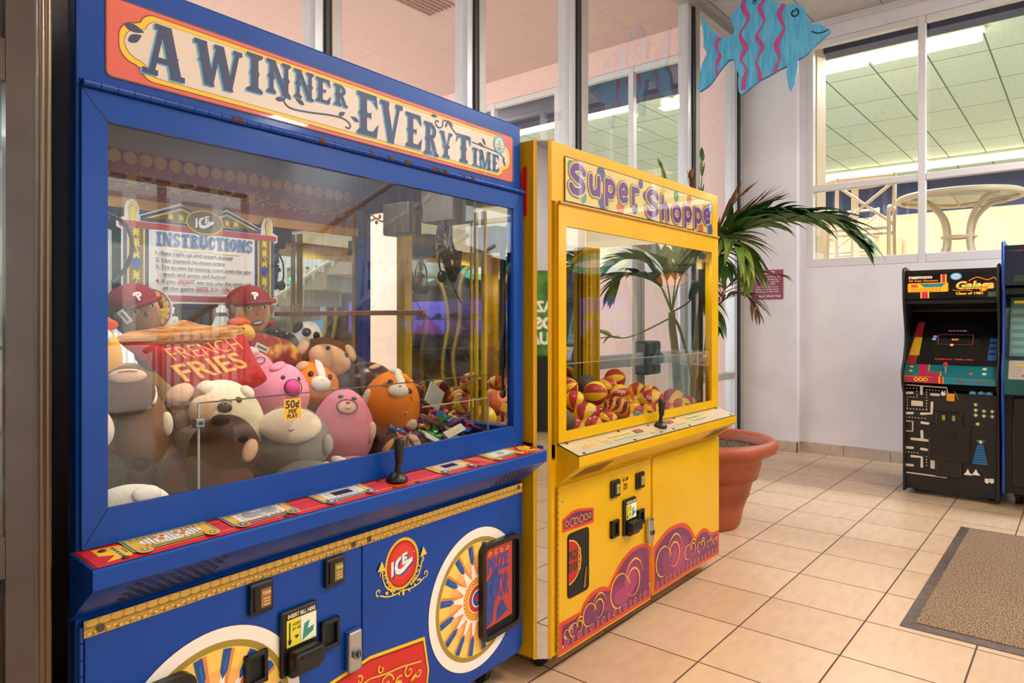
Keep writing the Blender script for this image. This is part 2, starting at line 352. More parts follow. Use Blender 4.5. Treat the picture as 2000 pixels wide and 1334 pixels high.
# ------------- glass wall towards the covered walk (y = G_)
def mullion(f, x0, x1, z0, z1):
    f.cbox(x0, x0+(x1-x0)*.38, G_-.03, G_+.07, z0, z1, P('#c9ccd2', .3, .3), .004)
    f.cbox(x0+(x1-x0)*.38, x0+(x1-x0)*.58, G_-.045, G_+.05, z0, z1, ALUD, .002)
    f.cbox(x0+(x1-x0)*.58, x1, G_-.055, G_+.08, z0, z1, ALU, .004)
MX = [-3.6, -2.1, -1.1, -.05, .95, 1.908, 2.948, 3.99]
GW = glass_mat('glass_wall_pane', (.97, .985, .98), 1.5, 0, .03)
def gbay(n, x0, x1, z0, z1, mull=True, rails=(), mw=.14):
    e = empty('window_%d' % n); struct(e); f = MB()
    if mull: mullion(f, x0, x0+mw, z0, z1)
    xx = x0+mw if mull else x0
    f.cbox(xx, x1-.001, G_-.04, G_+.06, z0, z0+.1, ALU, .004); f.cbox(xx, x1-.001, G_-.04, G_+.06, z1-.06, z1, ALU, .004)
    for r in rails: f.cbox(xx, x1-.001, G_-.04, G_+.06, r-.03, r+.03, ALU, .004)
    f.build('window_frame', e)
    zs = [z0+.1]+list(rails)+[z1-.06]
    for i in range(len(zs)-1):
        MB().box(xx-.01, x1+.01, G_, G_+.006, zs[i], zs[i+1], GW).build('pane', e)
for i in range(7): gbay(10+i, MX[i], MX[i+1], 0, CZ)
gbay(17, 3.99, 5.856, 2.35, CZ, mw=.2)
gbay(18, 5.856, 6.92, 0, CZ, rails=(.75,), mw=.2)
jm = MB(); mullion(jm, 6.93, 7.116, 0, CZ); struct(jm.build('trim_2'))
struct(MB().box(XL, WX, G_-.06, G_-.03, CZ-.07, CZ, ALU).build('trim_3'))
for n, (x0, x1) in enumerate(((4.19, 5.0), (5.0, 5.856))):
    e = empty('door_%d' % (n+1)); struct(e); f = MB(); FR = P('#8d8780', .4, .3, name='door_stile')
    f.cbox(x0+.003, x0+.06, G_-.03, G_+.02, .01, 2.35, FR, .003); f.cbox(x1-.06, x1-.003, G_-.03, G_+.02, .01, 2.35, FR, .003)
    f.cbox(x0+.003, x1-.003, G_-.03, G_+.02, .01, .25, FR, .003); f.cbox(x0+.003, x1-.003, G_-.03, G_+.02, 2.24, 2.35, FR, .003)
    f.build('door_frame', e); MB().box(x0+.055, x1-.055, G_-.005, G_+.001, .24, 2.25, GLASS).build('pane', e)
    b = MB(); b.cbox(x0+.05, x1-.1, G_-.12, G_-.08, .96, 1.06, P('#b9bdbf', .35, .6), .006)
    xb = x0+.02 if n else x1-.1
    b.build('push_bar', e)
    b = MB(); b.cbox(xb-.02, xb+.1, G_-.15, G_-.03, .88, 1.15, P('#1d1d20', .4), .02); b.cyl((xb+.04, G_-.18, 1.01), (xb+.04, G_-.14, 1.01), .045, P('#1d1d20', .4)); b.build('latch_case', e)
# ------------- outside the glass wall: covered walk with pink wall and soffit
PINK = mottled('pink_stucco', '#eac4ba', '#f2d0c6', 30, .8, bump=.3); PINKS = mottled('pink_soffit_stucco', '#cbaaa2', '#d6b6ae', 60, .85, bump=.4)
PAVE = tile_mat('outdoor_paving', '#d9d2c8', '#cfc8bc', '#8a8178', .6, .6, .006, .6)
struct(MB().box(-14, 30, G_+.06, 40, -.12, -.02, PAVE).build('ground_terrace'))
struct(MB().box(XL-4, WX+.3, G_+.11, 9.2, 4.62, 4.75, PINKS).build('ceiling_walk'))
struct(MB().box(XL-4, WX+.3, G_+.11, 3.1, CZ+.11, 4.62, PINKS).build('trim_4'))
w = MB(); w.box(WX, WX+.2, 2.9, 13, -.02, 1.86, PINK); w.box(WX, WX+.2, 2.9, 13, 4.32, 4.75, PINK); w.box(WX, WX+.2, 2.9, 3.35, 1.86, 4.32, PINK); w.box(WX, WX+.2, 7.5, 13, 1.86, 4.32, PINK)
struct(w.build('wall_walk'))
yo = [7.5, 6.365, 5.268, 4.18, 3.35]
for i in range(4): window(30+i, 'y', yo[i+1]+(-.035 if i < 3 else 0), yo[i]-(.036 if i else 0), 1.86, 4.32, WX+.05, [2.7], t=.07, side=(1, 0 if i else 1))
def downlight(x, y, z, n, lbl):
    e = empty('recessed_light', (x, y, z)); tag(e, lbl, 'ceiling light')
    MB().lathe([(.075, 0), (.11, -.006), (.115, 0)], (0, 0, 0), P('#efe9dd', .4)).build('trim_ring', e)
    MB().lathe([(0, .0), (.074, -.001)], (0, 0, -.001), emis('#ffdf9a', 6)).build('lens', e)
downlight(3.9, 6.0, 4.615, 0, 'small round recessed light in the pink soffit above the blue crane machine')
# vents in the soffit
v = MB(); v.cbox(4.6, 5.2, 5.1, 5.5, 4.60, 4.62, P('#c9a095', .6), .006)
for i in range(6): v.box(4.64, 5.16, 5.13+i*.06, 5.16+i*.06, 4.592, 4.60, P('#8f6a62', .7))
tag(v.build('soffit_vent'), 'pink louvred air vent in the soffit outside the glass wall', 'vent')
# ------------- pool room behind the right wall
POOLC = tile_mat('pool_ceiling_tile', '#d6f0f0', '#cdeaea', '#62807c', 1.22, .61, .010, .7, -.3, -.31, spec=.3, bumpk=.1)
NAVY = P('#23305f', .6, name='navy_paint'); CREAM = mottled('cream_wall_paint', '#dcc6a4', '#e6d4b6', 1.5, .7)
PF = 1.80; PC = 4.56
struct(MB().box(WX+.2, 18.2, -9, 12, PF-.2, PF, mottled('pool_deck', '#c9b79d', '#bba98f', 5, .6)).build('floor_pool_room'))
struct(MB().box(WX+.2, 18.2, -9, 12, PC, PC+.1, POOLC).build('ceiling_pool_room'))
struct(MB().box(WX+.42, WX+.62, -9, 12, 4.09, PC-.001, NAVY).build('trim_5'))
struct(MB().box(18.3, 40, -30, 30, PF-.25, PF-.15, PAVE).build('ground_pool'))
w = MB(); w.box(18, 18.2, -9, 12, PF, 3.75, CREAM); w.box(18, 18.2, -9, 12, 3.75, PC, NAVY); struct(w.build('wall_pool_far'))
w = MB(); w.box(WX+.6, 18, 11.9, 12.1, PF, 2.6, CREAM); struct(w.build('wall_pool_left'))
w = MB(); w.box(WX+.6, 18, -9.1, -9, PF, 2.6, CREAM); struct(w.build('wall_pool_right'))
# jamb column inside the window
struct(MB().box(WX+.2, WX+.5, 2.13, 2.6, PF, PC, mottled('tan_column_paint', '#cdb899', '#d9c6a8', 2, .6)).build('trim_6'))
g = MB()
for x, y0, y1 in ((17.9, 3.3, 3.9), (17.9, -1.5, .2)): g.box(x-.03, x+.02, y0, y1, 2.3, 3.2, P('#d9c28c', .6))
struct(g.build('trim_7'))
def tube_light(x, y0, y1, lbl, pw, s):
    e = empty('fluorescent_light', (x, (y0+y1)/2, PC-.002)); tag(e, lbl, 'ceiling light', 'fluorescent lights in the pool room'); h = (y1-y0)/2
    MB().cbox(-.11, .11, -h, h, -.05, 0, P('#efe8d8', .4), .01).build('housing', e)
    m = MB()
    for k in (-1, 1):
        m.cbox(-.10, .10, (-h+.03) if k < 0 else .02, (-.02 if k < 0 else h-.03), -.15, -.048, emis('#ffe9b8', s), .02)
    m.build('diffuser', e)
    area('lamp_or_fill_light', (0, 0, -.17), (0, 0, 0), .2, 2*h, pw, (1, .98, .95), e)
tube_light(9.15, .88, 3.2, 'long glowing fluorescent light nearest the windows, under the dark blue beam', 190, 7)
tube_light(16.2, -4.2, 5.3, 'long glowing fluorescent light far back in the pool room, low in the window', 260, 6)
tube_light(8.9, 5.2, 7.6, 'fluorescent light glowing behind the windows of the covered walk', 60, 6)
# ------------- back wall of the hall (behind the viewer) with bright windows
BW = MB(); BW.box(XL, 1.2, YB-.2, YB, 0, CZ, WHITE); BW.box(1.2, 6.6, YB-.2, YB, 3.3, CZ, WHITE); BW.box(6.6, WX, YB-.2, YB, 0, CZ, WHITE); struct(BW.build('wall_back'))
for i in range(4):
    window(50+i, 'x', 1.2+1.35*i, 2.55+1.35*i, 0.0, 3.3, YB-.1, [1.0], fm=ALU)
struct(MB().box(-10, 20, YB-30, YB-.2, -.12, -.02, PAVE).build('ground_court'))
# bright court building with storeys of windows
cb = MB(); CBW = P('#e8e6e2', .7)
cb.box(-8, 18, YB-13.4, YB-13, -.02, 9, CBW)
for i in range(16):
    for k in range(3): cb.box(-7+i*1.55, -5.9+i*1.55, YB-13.02, YB-12.97, .9+k*2.9, 2.5+k*2.9, P('#9aa3a8', .2))
struct(cb.build('wall_court'))
# stair with white railing behind the viewer, seen mirrored in the crane glass
st = empty('staircase', (4.75, -4.7, 0), (0, 0, math.radians(70))); tag(st, 'staircase with white baluster railings across the hall, mirrored in the crane glass', 'stairs')
s_ = MB(); SW = P('#f6f6f4', .4)
for i in range(12): s_.cbox(i*.29, i*.29+.33, .03, .92, max(0, .17*i-.05), .17*i+.17, P('#c8c4bc', .6), .01)
s_.build('steps', st)
for yy in (0, .95):
    for i in range(30):
        MB().cbox(i*.118, i*.118+.026, yy-.013, yy+.013, (.10 if i < 2 else .586*i*.118-.02), 1.02+.586*i*.118, SW, .003).build('baluster', st)
    r_ = MB(); r_.tube([(-.1, yy, .98), (3.55, yy, .98+.586*3.65)], .035, SW); r_.tube([(.1, yy, .12), (3.55, yy, .05+.586*3.55)], .022, SW); r_.build('handrail', st)
# ------------- unseen light panels added to the hall ceiling as fill light
for i, (x, y, c, pw) in enumerate(ADDED_PANELS):
    e = empty('added_panel_light', (x, y, CZ)); tag(e, 'added flat square light panel, out of view in the hall ceiling, %s' % ('above the viewer, in front of the cranes', 'between the viewer and the racing cabinets', 'over the two arcade cabinets at the right', 'left of the viewer', 'far behind the viewer', 'in the far right corner behind the viewer', 'in the far left corner behind the viewer')[i], 'ceiling light', 'added light panels in the hall ceiling')
    MB().cbox(-.31, .31, -.31, .31, -.02, 0, TRIM_W, .004).build('light_frame', e)
    MB().box(-.28, .28, -.28, .28, -.024, -.018, emis({WARM: '#ffcf96', NEUT: '#fff0dd', COOL: '#eef4ff'}[c], 3)).build('diffuser', e)
    area('lamp_or_fill_light', (0, 0, -.04), (0, 0, 0), .6, .6, pw, c, e)
# ================================================================ the blue crane machine
BL = Matrix.Translation((1.968, 1.6, 0)) @ Matrix.Rotation(math.radians(2.9), 4, 'Z')
def bw(x, y, z): return BL @ Vector((x, y, z))
BLUE = mottled('blue_enamel', '#00409a', '#0145a4', 3, .32, spec=.28, coat=.1)
BLUED = P('#0a3f92', .3, name='blue_enamel_edge')
RUST = P('#5a3420', .9, name='rust'); BLK = P('#141414', .35, name='black_plastic'); BLKM = P('#0c0c0c', .6, name='black_matte')
GOLD = P('#e2ba45', .45); YEL = P('#f4c81e', .4); RED = P('#d42a22', .35, coat=.3); CRM = P('#e0d6ca', .35, coat=.3); NVY = P('#1d2f5e', .4); SKYB = P('#4fa3cf', .4)
WHT = P('#f3efe6', .4); ORG = P('#f0913a', .45); OLV = P('#a08a35', .45); GRN = P('#3f9a48', .4); MAR = P('#8e1f1d', .45); CORAL = P('#dc5f50', .35, coat=.3)
CHROME = P('#b9bcc0', .2, 1, name='chrome'); STEEL = P('#8d9094', .35, .9, name='brushed_steel'); GREY = P('#8a8784', .6)
def Fy(yo): return lambda u, v, h: (u, yo-h, v)
blue = empty('crane_machine', (1.968, 1.6, 0), (0, 0, math.radians(2.9)))
tag(blue, 'big blue crane machine with wide winner marquee, full of plush toys, standing at the left', 'crane machine')
WB, DB, ZT = -1.475, .86, 2.026
# cabinet body
m = MB()
m.cbox(WB, 0, .004, DB, .10, .80, BLUE, .006)
m.box(WB+.004, -.004, .03, DB-.01, .795, .81, BLKM)
m.cbox(WB, 0, .0, .05, .80, .862, BLUE, .004)
m.cbox(WB, 0, .0, .03, 1.775, ZT, BLUE, .006); m.cbox(WB, 0, .02, DB, 1.96, ZT, BLUE, .006); m.cbox(-.02, 0, .02, DB, 1.775, 1.97, BLUE, .004); m.cbox(WB, WB+.02, .02, DB, 1.775, 1.97, BLUE, .004)
m.cbox(WB, WB+.055, .0, DB, .80, 1.78, BLUE, .004)         # closed left side
m.cbox(-.018, 0, .0, .05, .80, 1.78, BLUE, .004); m.cbox(-.05, 0, DB-.05, DB, .80, 1.78, BLUE, .004)
m.cbox(-.05, 0, .04, DB-.04, .80, .93, BLUE, .004); m.cbox(WB+.001, -.001, DB-.02, DB-.001, .80, 1.97, BLUE, .004)
m.build('cabinet', blue)
sp = MB(); sp.box(WB-.003, WB, .03, DB-.02, .14, 1.98, P('#1a0508', .3, coat=.4)); sp.box(WB-.004, WB-.002, .118, .132, .2, 1.95, P('#a00c18', .4))
sp.build('side_panel', blue)
MB().box(-.014, -.010, .03, DB-.045, .925, 1.775, GLASS).build('side_glass', blue)
MB().box(WB+.056, -.05, DB-.026, DB-.021, .81, 1.935, MIRROR).build('back_mirror', blue)
lp = MB(); lp.box(WB+.022, -.022, .03, DB-.03, 1.94, 1.955, P('#4a4643', .6))
lp.build('inner_ceiling', blue)
# door frame with mitred corners
gx0, gx1, gz0, gz1 = -1.421, -.058, .936, 1.715; fx0, fx1, fz0, fz1 = WB+.006, -.002, .864, 1.772
d = MB(); yf, yb = -.012, 0.0
for q in (((fx0, fz0), (gx0, gz0), (gx0, gz1), (fx0, fz1)), ((fx1, fz0), (gx1, gz0), (gx1, gz1), (fx1, fz1)), ((fx0, fz0), (fx1, fz0), (gx1, gz0), (gx0, gz0)), ((fx0, fz1), (fx1, fz1), (gx1, gz1), (gx0, gz1))):
    d.prism(q, yf, yb, 'y', BLUE)
d.build('door_frame', blue)
for a, b in (((fx0, fz0), (gx0, gz0)), ((fx0, fz1), (gx0, gz1)), ((fx1, fz1), (gx1, gz1)), ((fx1, fz0), (gx1, gz0))): Art(Fy(yf)).stroke([a, b], .0016, P('#041a3c', .5)).build('mitre_seam', blue)
MB().box(gx0, gx1, -.006, -.002, gz0, gz1, GLASS).build('door_glass', blue)
h = MB(); n_ = 46
for i in range(n_):
    a = fx0+(fx1-fx0)*i/n_; b = fx0+(fx1-fx0)*(i+1)/n_-.0012; h.cyl((a, -.016, 1.781), (b, -.016, 1.781), .008, BLUE, 10)
h.box(fx0, fx1, -.009, 0, 1.772, 1.792, BLUED)
rnd = random.Random(5)
for i in range(13):
    a = rnd.uniform(fx0+.3, fx1-.25); h.cyl((a, -.0165, 1.7815), (a+rnd.uniform(.006, .02), -.0165, 1.7815), .0082, RUST, 10)
h.build('hinge', blue)
# marquee
A = Art(Fy(.0), .001)
mx0, mx1, mz0, mz1 = -1.419, -.052, 1.812, 1.972
A.poly(rrect(mx0-.003, mz0-.003, mx1+.003, mz1+.003, .012), P('#4a3020', .5)); A.poly(rrect(mx0, mz0, mx1, mz1, .012), CORAL)
def cart(x0, x1, z0, z1, s=.0):
    o = []
    for sx, sz in ((1, 1), (-1, 1), (-1, -1), (1, -1)):
        X = x1 if sx > 0 else x0; Z = z1 if sz > 0 else z0
        seg = []
        for (dx, dz, r, t0, t1) in ((.072, .030, .030, 95, 15), (.034, .062, .034, 85, 0)):
            for i in range(8):
                t = math.radians(t0+(t1-t0)*i/7); seg.append((X-sx*dx+sx*r*math.cos(t), Z-sz*dz+sz*r*math.sin(t)))
        o += seg[::-1] if sx*sz > 0 else seg
    return o
A.poly(cart(mx0+.022, mx1-.014, mz0+.008, mz1-.008, -.002), P('#7a3418', .5)); A.poly(cart(mx0+.024, mx1-.016, mz0+.01, mz1-.01), YEL); A.poly(cart(mx0+.033, mx1-.025, mz0+.019, mz1-.019), P('#8a5a20', .5)); A.poly(cart(mx0+.034, mx1-.026, mz0+.02, mz1-.02), CRM)
LET = [('A', -1.35, -1.258, 1.837, 1.949), ('W', -1.236, -1.119, 1.848, 1.947), ('I', -1.108, -1.065, 1.863, 1.956), ('N', -1.054, -0.986, 1.874, 1.957), ('N', -0.975, -0.916, 1.882, 1.955), ('E', -0.909, -0.86, 1.889, 1.953), ('R', -0.851, -0.803, 1.894, 1.951), ('E', -0.771, -0.692, 1.834, 1.953), ('V', -0.686, -0.597, 1.832, 1.950), ('E', -0.585, -0.515, 1.836, 1.94), ('R', -0.508, -0.442, 1.828, 1.93), ('Y', -0.435, -0.377, 1.833, 1.916), ('T', -0.357, -0.285, 1.834, 1.925), ('I', -0.277, -0.247, 1.832, 1.894), ('M', -0.242, -0.178, 1.832, 1.894), ('E', -0.170, -0.132, 1.834, 1.893)]
LB = P('#1f3564', .4)
A.polys([[(p[0]-.0045, p[1]-.0035) for p in g] for L_ in LET for g in west(*L_)], SKYB)
A.polys([g for L_ in LET for g in west(*L_)], LB)
def drop(cx, cz, L_, a, w=.014):
    o = []
    for i in range(13):
        t = i/12; r = w*math.sin(PI*t)**.8*(1-.55*t); o.append((t*L_, r))
    for i in range(11, 0, -1):
        t = i/12; r = w*math.sin(PI*t)**.8*(1-.55*t); o.append((t*L_, -r))
    return [(cx+p[0]*math.cos(a)-p[1]*math.sin(a), cz+p[0]*math.sin(a)+p[1]*math.cos(a)) for p in o]
A.polys([drop(-1.385, 1.925, .04, -.1, .011), drop(-1.378, 1.893, .034, .65, .011), drop(-1.03, 1.862, .03, .2, .008), drop(-.945, 1.868, .03, PI-.4, .008), drop(-.835, 1.868, .026, .5, .008), drop(-.765, 1.866, .03, PI-.3, .008),
         drop(-.475, 1.953, .028, .1, .007), drop(-.375, 1.94, .032, PI-.5, .008), drop(-.225, 1.935, .03, -.9, .007), drop(-.245, 1.915, .032, -.3, .007), drop(-.098, 1.862, .03, PI-1.1, .007), drop(-.41, 1.93, .024, 1.1, .006)], LB)
A.stroke(smooth([(-.985, 1.872), (-1.0, 1.875), (-1.005, 1.862), (-.985, 1.85), (-.93, 1.853), (-.86, 1.862), (-.815, 1.862), (-.795, 1.850), (-.80, 1.84), (-.812, 1.842)], 5), .004, LB)
A.stroke(smooth([(-.44, 1.94), (-.452, 1.942), (-.455, 1.93), (-.44, 1.922), (-.425, 1.93), (-.42, 1.948), (-.4, 1.95), (-.375, 1.93), (-.355, 1.918)], 5), .004, LB)
A.stroke(smooth([(-.28, 1.91), (-.23, 1.908), (-.18, 1.905), (-.13, 1.9), (-.10, 1.885)], 5), .003, LB)
A.disc(-.133, 1.930, .031, P('#5fb6c9', .4), .031); A.disc(-.133, 1.93, .024, P('#cfe6e6', .4)); A.ring(-.133, 1.939, .006, .002, NVY); A.rects([(-.15, 1.927, -.116, 1.930)], P('#d8643c', .5)); A.rects([(-.147, 1.917, -.119, 1.920), (-.143, 1.911, -.123, 1.913)], NVY)
A.build('marquee', blue)
MB().box(mx0, mx1, -.010, -.0085, mz0, mz1, glass_mat('marquee_cover', (1, 1, 1), .5, .0)).build('marquee_cover', blue)
for (x, z) in ():
    pass
# control shelf
s = MB(); sy = -.105
s.prism([(0, .862), (sy, .850), (sy-.002, .846), (sy-.002, .812), (.0, .728)], WB-.012, .012, 'x', BLUE)
s.build('control_shelf', blue)
def Fs(u, v, h): t = v/.1; return (u, -.002-v, .8615-.0115*t+h)
A = Art(Fs, .0008, .0002)
A.rect(WB-.008, .001, .008, .099, P('#7c1512', .4)); A.rect(WB-.0, .002, .0, .098, RED)
A.rects([(WB+.1, .022, -.12, .024), (WB+.1, .078, -.12, .080)], YEL)
def fan(A, cx, cv, sg):
    A.poly([(cx-sg*.03, cv-.035), (cx+sg*.02, cv-.03), (cx+sg*.035, cv), (cx+sg*.02, cv+.03), (cx-sg*.03, cv+.035), (cx-sg*.005, cv+.012), (cx-sg*.03, cv)], YEL)
    A.discs([(cx+sg*.005, cv+i*.011, .004) for i in range(-2, 3)]+[(cx+sg*.018, cv+i*.009, .003) for i in range(-1, 2)], P('#2450a0', .4))
    for q in (-1, 1): A.stroke(curl(cx+sg*.045, cv+q*.026, .012, 0, 1.2, q), .0035, YEL)
fan(A, WB+.05, .05, 1); fan(A, -.04, .05, -1)
def wagon(x, w, fr, wheel, kind, cap=None):
    A.h = .0035; A.dh = .00022
    v0, v1 = .012, .074; hw = w/2
    A.rect(x-hw-.006, v0-.003, x+hw+.006, v1+.003, P('#c9c2a8', .4)); A.rect(x-hw-.004, v0, x+hw+.004, v1, fr); A.rect(x-hw, v0+.005, x+hw, v1-.006, GOLD)
    A.discs([(x-hw+.012+i*(w-.024)/11, v0+.009, .003) for i in range(12)]+[(x-hw+.012+i*(w-.024)/11, v1-.011, .003) for i in range(12)], P('#c23b26', .4), 6)
    if kind == 'oval': A.disc(x, .043, hw-.02, WHT, .022)
    else: A.rect(x-hw+.02, v0+.008, x+hw-.02, v1-.01, WHT)
    A.rects([(x-hw+.03+i*(w-.06)/13, v0+.012, x-hw+.0316+i*(w-.06)/13, v1-.014) for i in range(14)], P('#5d6675', .5))
    if kind == 'oval':
        A.discs([(x-.022, .04, .014), (x+.022, .042, .014)], WHT); A.discs([(x-.03, .033, .006), (x-.015, .033, .006), (x-.022, .046, .007), (x+.014, .036, .006), (x+.03, .036, .006), (x+.022, .047, .007)], P('#c9752e', .5), 8)
    if kind == 'beast':
        A.discs([(x-.024, .038, .018), (x+.03, .034, .018), (x+.004, .042, .016)], P('#9aa0a0', .5)); A.poly([(x-.004, .045), (x+.012, .045), (x+.016, .068), (x+.004, .074)], P('#c9cccb', .5))
    if kind == 'display':
        A.rect(x-.030, .026, x+.030, .052, P('#40302a', .2)); A.rect(x-.028, .028, x+.028, .050, P('#2a1210', .15))
    if cap:
        A.rect(x-.042, .055 if kind == 'display' else .028, x+.042, .070 if kind == 'display' else .056, WHT)
        if kind == 'display': A.text(cap, x, .0665, -.0085, P('#1c4a9a', .4), w=.074, al='c', bold=.015)
        else:
            for k, t in enumerate(cap.split()): A.text(t, x, .040+k*.013, -.009, P('#1c4a9a', .4), w=.03+.012*k, al='c', bold=.015)
    for q in (-1, 1):
        cx = x+q*(hw-.014); A.disc(cx, .08, .0155, P('#c9c2a8', .4)); A.disc(cx, .08, .0135, wheel[0]); A.disc(cx, .08, .007, wheel[1]); A.disc(cx, .08, .003, WHT)
YG = P('#e8a92c', .4); BG = P('#2c64a4', .4)
wagon(-1.31, .17, GRN, (YG, GRN), 'oval'); wagon(-1.10, .16, BG, (OLV, BG), 'beast'); wagon(-.855, .16, P('#3b93c0', .4), (BG, YG), 'display', 'CREDITS'); wagon(-.435, .15, GOLD, (BG, YG), 'display', 'TIME REMAINING'); wagon(-.18, .15, GRN, (YG, GRN), 'plain', 'WIN CANDY')
for i in range(5): A.stroke([(-.345+i*.008, .03), (-.31+i*.008, .085)], .0018, GOLD)
A.build('control_overlay', blue)
b_ = MB()
for (u, v) in ((-1.44, .03), (-1.42, .085), (-1.06, .02), (-1.06, .09), (-.71, .02), (-.625, .09), (-.62, .02), (-.71, .088), (-.35, .03), (-.35, .09), (-.02, .06), (-.02, .02)):
    p = Fs(u, v, .002); MB().ell(p, (.008, .007, .003), P('#3a2c22', .5), nu=10, nv=6).build('bolt', blue)
def joystick(parent, x, y, z):
    j = MB(); j.lathe([(0, 0), (.030, 0), (.032, .006), (.026, .013), (.021, .022), (.012, .028), (0, .03)], (x, y, z), BLK, 20)
    j.cyl((x, y, z+.02), (x+.002, y-.004, z+.06), .009, BLK, 12, .008)
    j.lathe([(.008, 0), (.0115, .006), (.013, .03), (.0155, .055), (.015, .068), (.009, .074), (0, .0745)], (x+.003, y-.005, z+.052), BLK, 16)
    o = j.build('joystick', parent); MB().lathe([(.0065, 0), (.0065, .007), (.004, .010), (0, .011)], (x+.003, y-.005, z+.124), P('#e02420', .3), 14).build('red_button', o)
joystick(blue, -.667, -.053, .857)
# speaker perforations under the shelf
def slots(parent, x0, n, m_, col, name, z0=.805, z1=.742, y_at=None):
    q = Art(lambda u, v, h: (u, -.105*(v-.728)/(.812-.728)-h*.7, v-h*.7), .0008); rs = []
    for k in range(m_):
        z = z1+(z0-z1)*k/(m_-1)
        for i in range(n): x = x0+i*.021+(.01 if k % 2 else 0); rs.append((x, z-.0022, x+.013, z+.0022))
    q.rects(rs, col); q.build(name, parent)
slots(blue, WB+.06, 10, 9, P('#02122c', .6), 'speaker_grille'); slots(blue, -.22, 9, 9, P('#02122c', .6), 'speaker_grille')
# lower doors: art
DF = -.010
dd = MB(); dd.cbox(WB+.012, -.761, DF, .004, .115, .722, BLUE, .003); dd.cbox(-.757, -.012, DF, .004, .115, .722, BLUE, .003); dd.build('lower_door', blue)
for xx in (WB+.006, -.006):
    hg = MB()
    for i in range(18): hg.cyl((xx, -.006, .13+i*.0325), (xx, -.006, .16+i*.0325), .005, BLUED, 8)
    hg.build('piano_hinge', blue)
A = Art(Fy(DF), .0008)
for x0, x1 in ((WB+.010, -.80), (-.80, -.745), (-.757, -.006)):
    A.poly([(x0, .690), (x1, .690), (x1, .724), (x0, .724)], P('#c79a38', .45, coat=.3))
A.discs([(WB+.025+i*.0235, .7165, .0115, .0075) for i in range(62)], P('#e6bd55', .45), 10)
A.rects([(WB+.010, .7075, -.006, .7095)], P('#8d6a22', .5))
rnd = random.Random(3)
A.discs([(WB+.02+i*.0118, .6985+rnd.uniform(-.004, .004), .0045, .0026) for i in range(123)], P('#e9c76a', .45), 7)
A.discs([(WB+.026+i*.0236, .6945, .003) for i in range(61)], P('#8d6a22', .5), 6)
A.discs([(WB+.04, .702, .0085), (-.79, .702, .0085), (-.735, .702, .0085), (-.03, .712, .0085)], P('#4a4440', .4), 14)
A.build('gold_border', blue)
def wheel(cx, cz, R, rot=.2):
    A = Art(Fy(DF), .0006, .00016)
    A.disc(cx, cz, R*1.006, P('#3a2a30', .5), n=64); A.disc(cx, cz, R, WHT, n=64); A.disc(cx, cz, R*.865, OLV, n=64); A.disc(cx, cz, R*.80, P('#f3cf62', .4), n=64)
    A.disc(cx, cz, R*.60, P('#f2b765', .45), n=48); A.disc(cx, cz, R*.45, P('#ef9c55', .45), n=48)
    n = 16; sp_ = []; tip = []; hi = []; yw = []
    for i in range(n):
        a = rot+2*PI*i/n
        def pt(r, t): return (cx+R*r*math.cos(a)-R*t*math.sin(a), cz+R*r*math.sin(a)+R*t*math.cos(a))
        yw.append([pt(.30, -.055), pt(.78, -.085), pt(.79, -.03), pt(.45, -.02)])
        tip.append([pt(.22, -.055), pt(.38, -.045), pt(.62, -.004), pt(.62, .004), pt(.38, .045), pt(.22, .055)])
        sp_.append([pt(.50, 0), pt(.58, -.04), pt(.79, -.045), pt(.79, .045), pt(.58, .04)])
        hi.append([pt(.53, .002), pt(.60, -.012), pt(.74, -.018), pt(.70, .0)])
    A.polys(yw, P('#d98b4a', .45)); A.polys(tip, WHT); A.polys(sp_, P('#17509c', .4)); A.polys(hi, P('#1b7fb8', .4))
    A.disc(cx, cz, R*.335, WHT); A.disc(cx, cz, R*.31, P('#f0b848', .4))
    A.discs([(cx+R*rr*math.cos(a_), cz+R*rr*math.sin(a_), R*.012) for k, rr in enumerate((.285, .255, .225)) for a_ in [2*PI*(i+.5*(k % 2))/30 for i in range(30)]], P('#b5302a', .4), 5)
    A.disc(cx, cz, R*.20, WHT); A.disc(cx, cz, R*.19, P('#c23a34', .4)); A.disc(cx, cz, R*.125, WHT); A.disc(cx, cz, R*.105, P('#2a5aa8', .4)); A.disc(cx, cz, R*.05, P('#c23a34', .4))
    A.build('wheel_decal', blue)
wheel(-.262, .385, .233); wheel(-1.197, .377, .233)
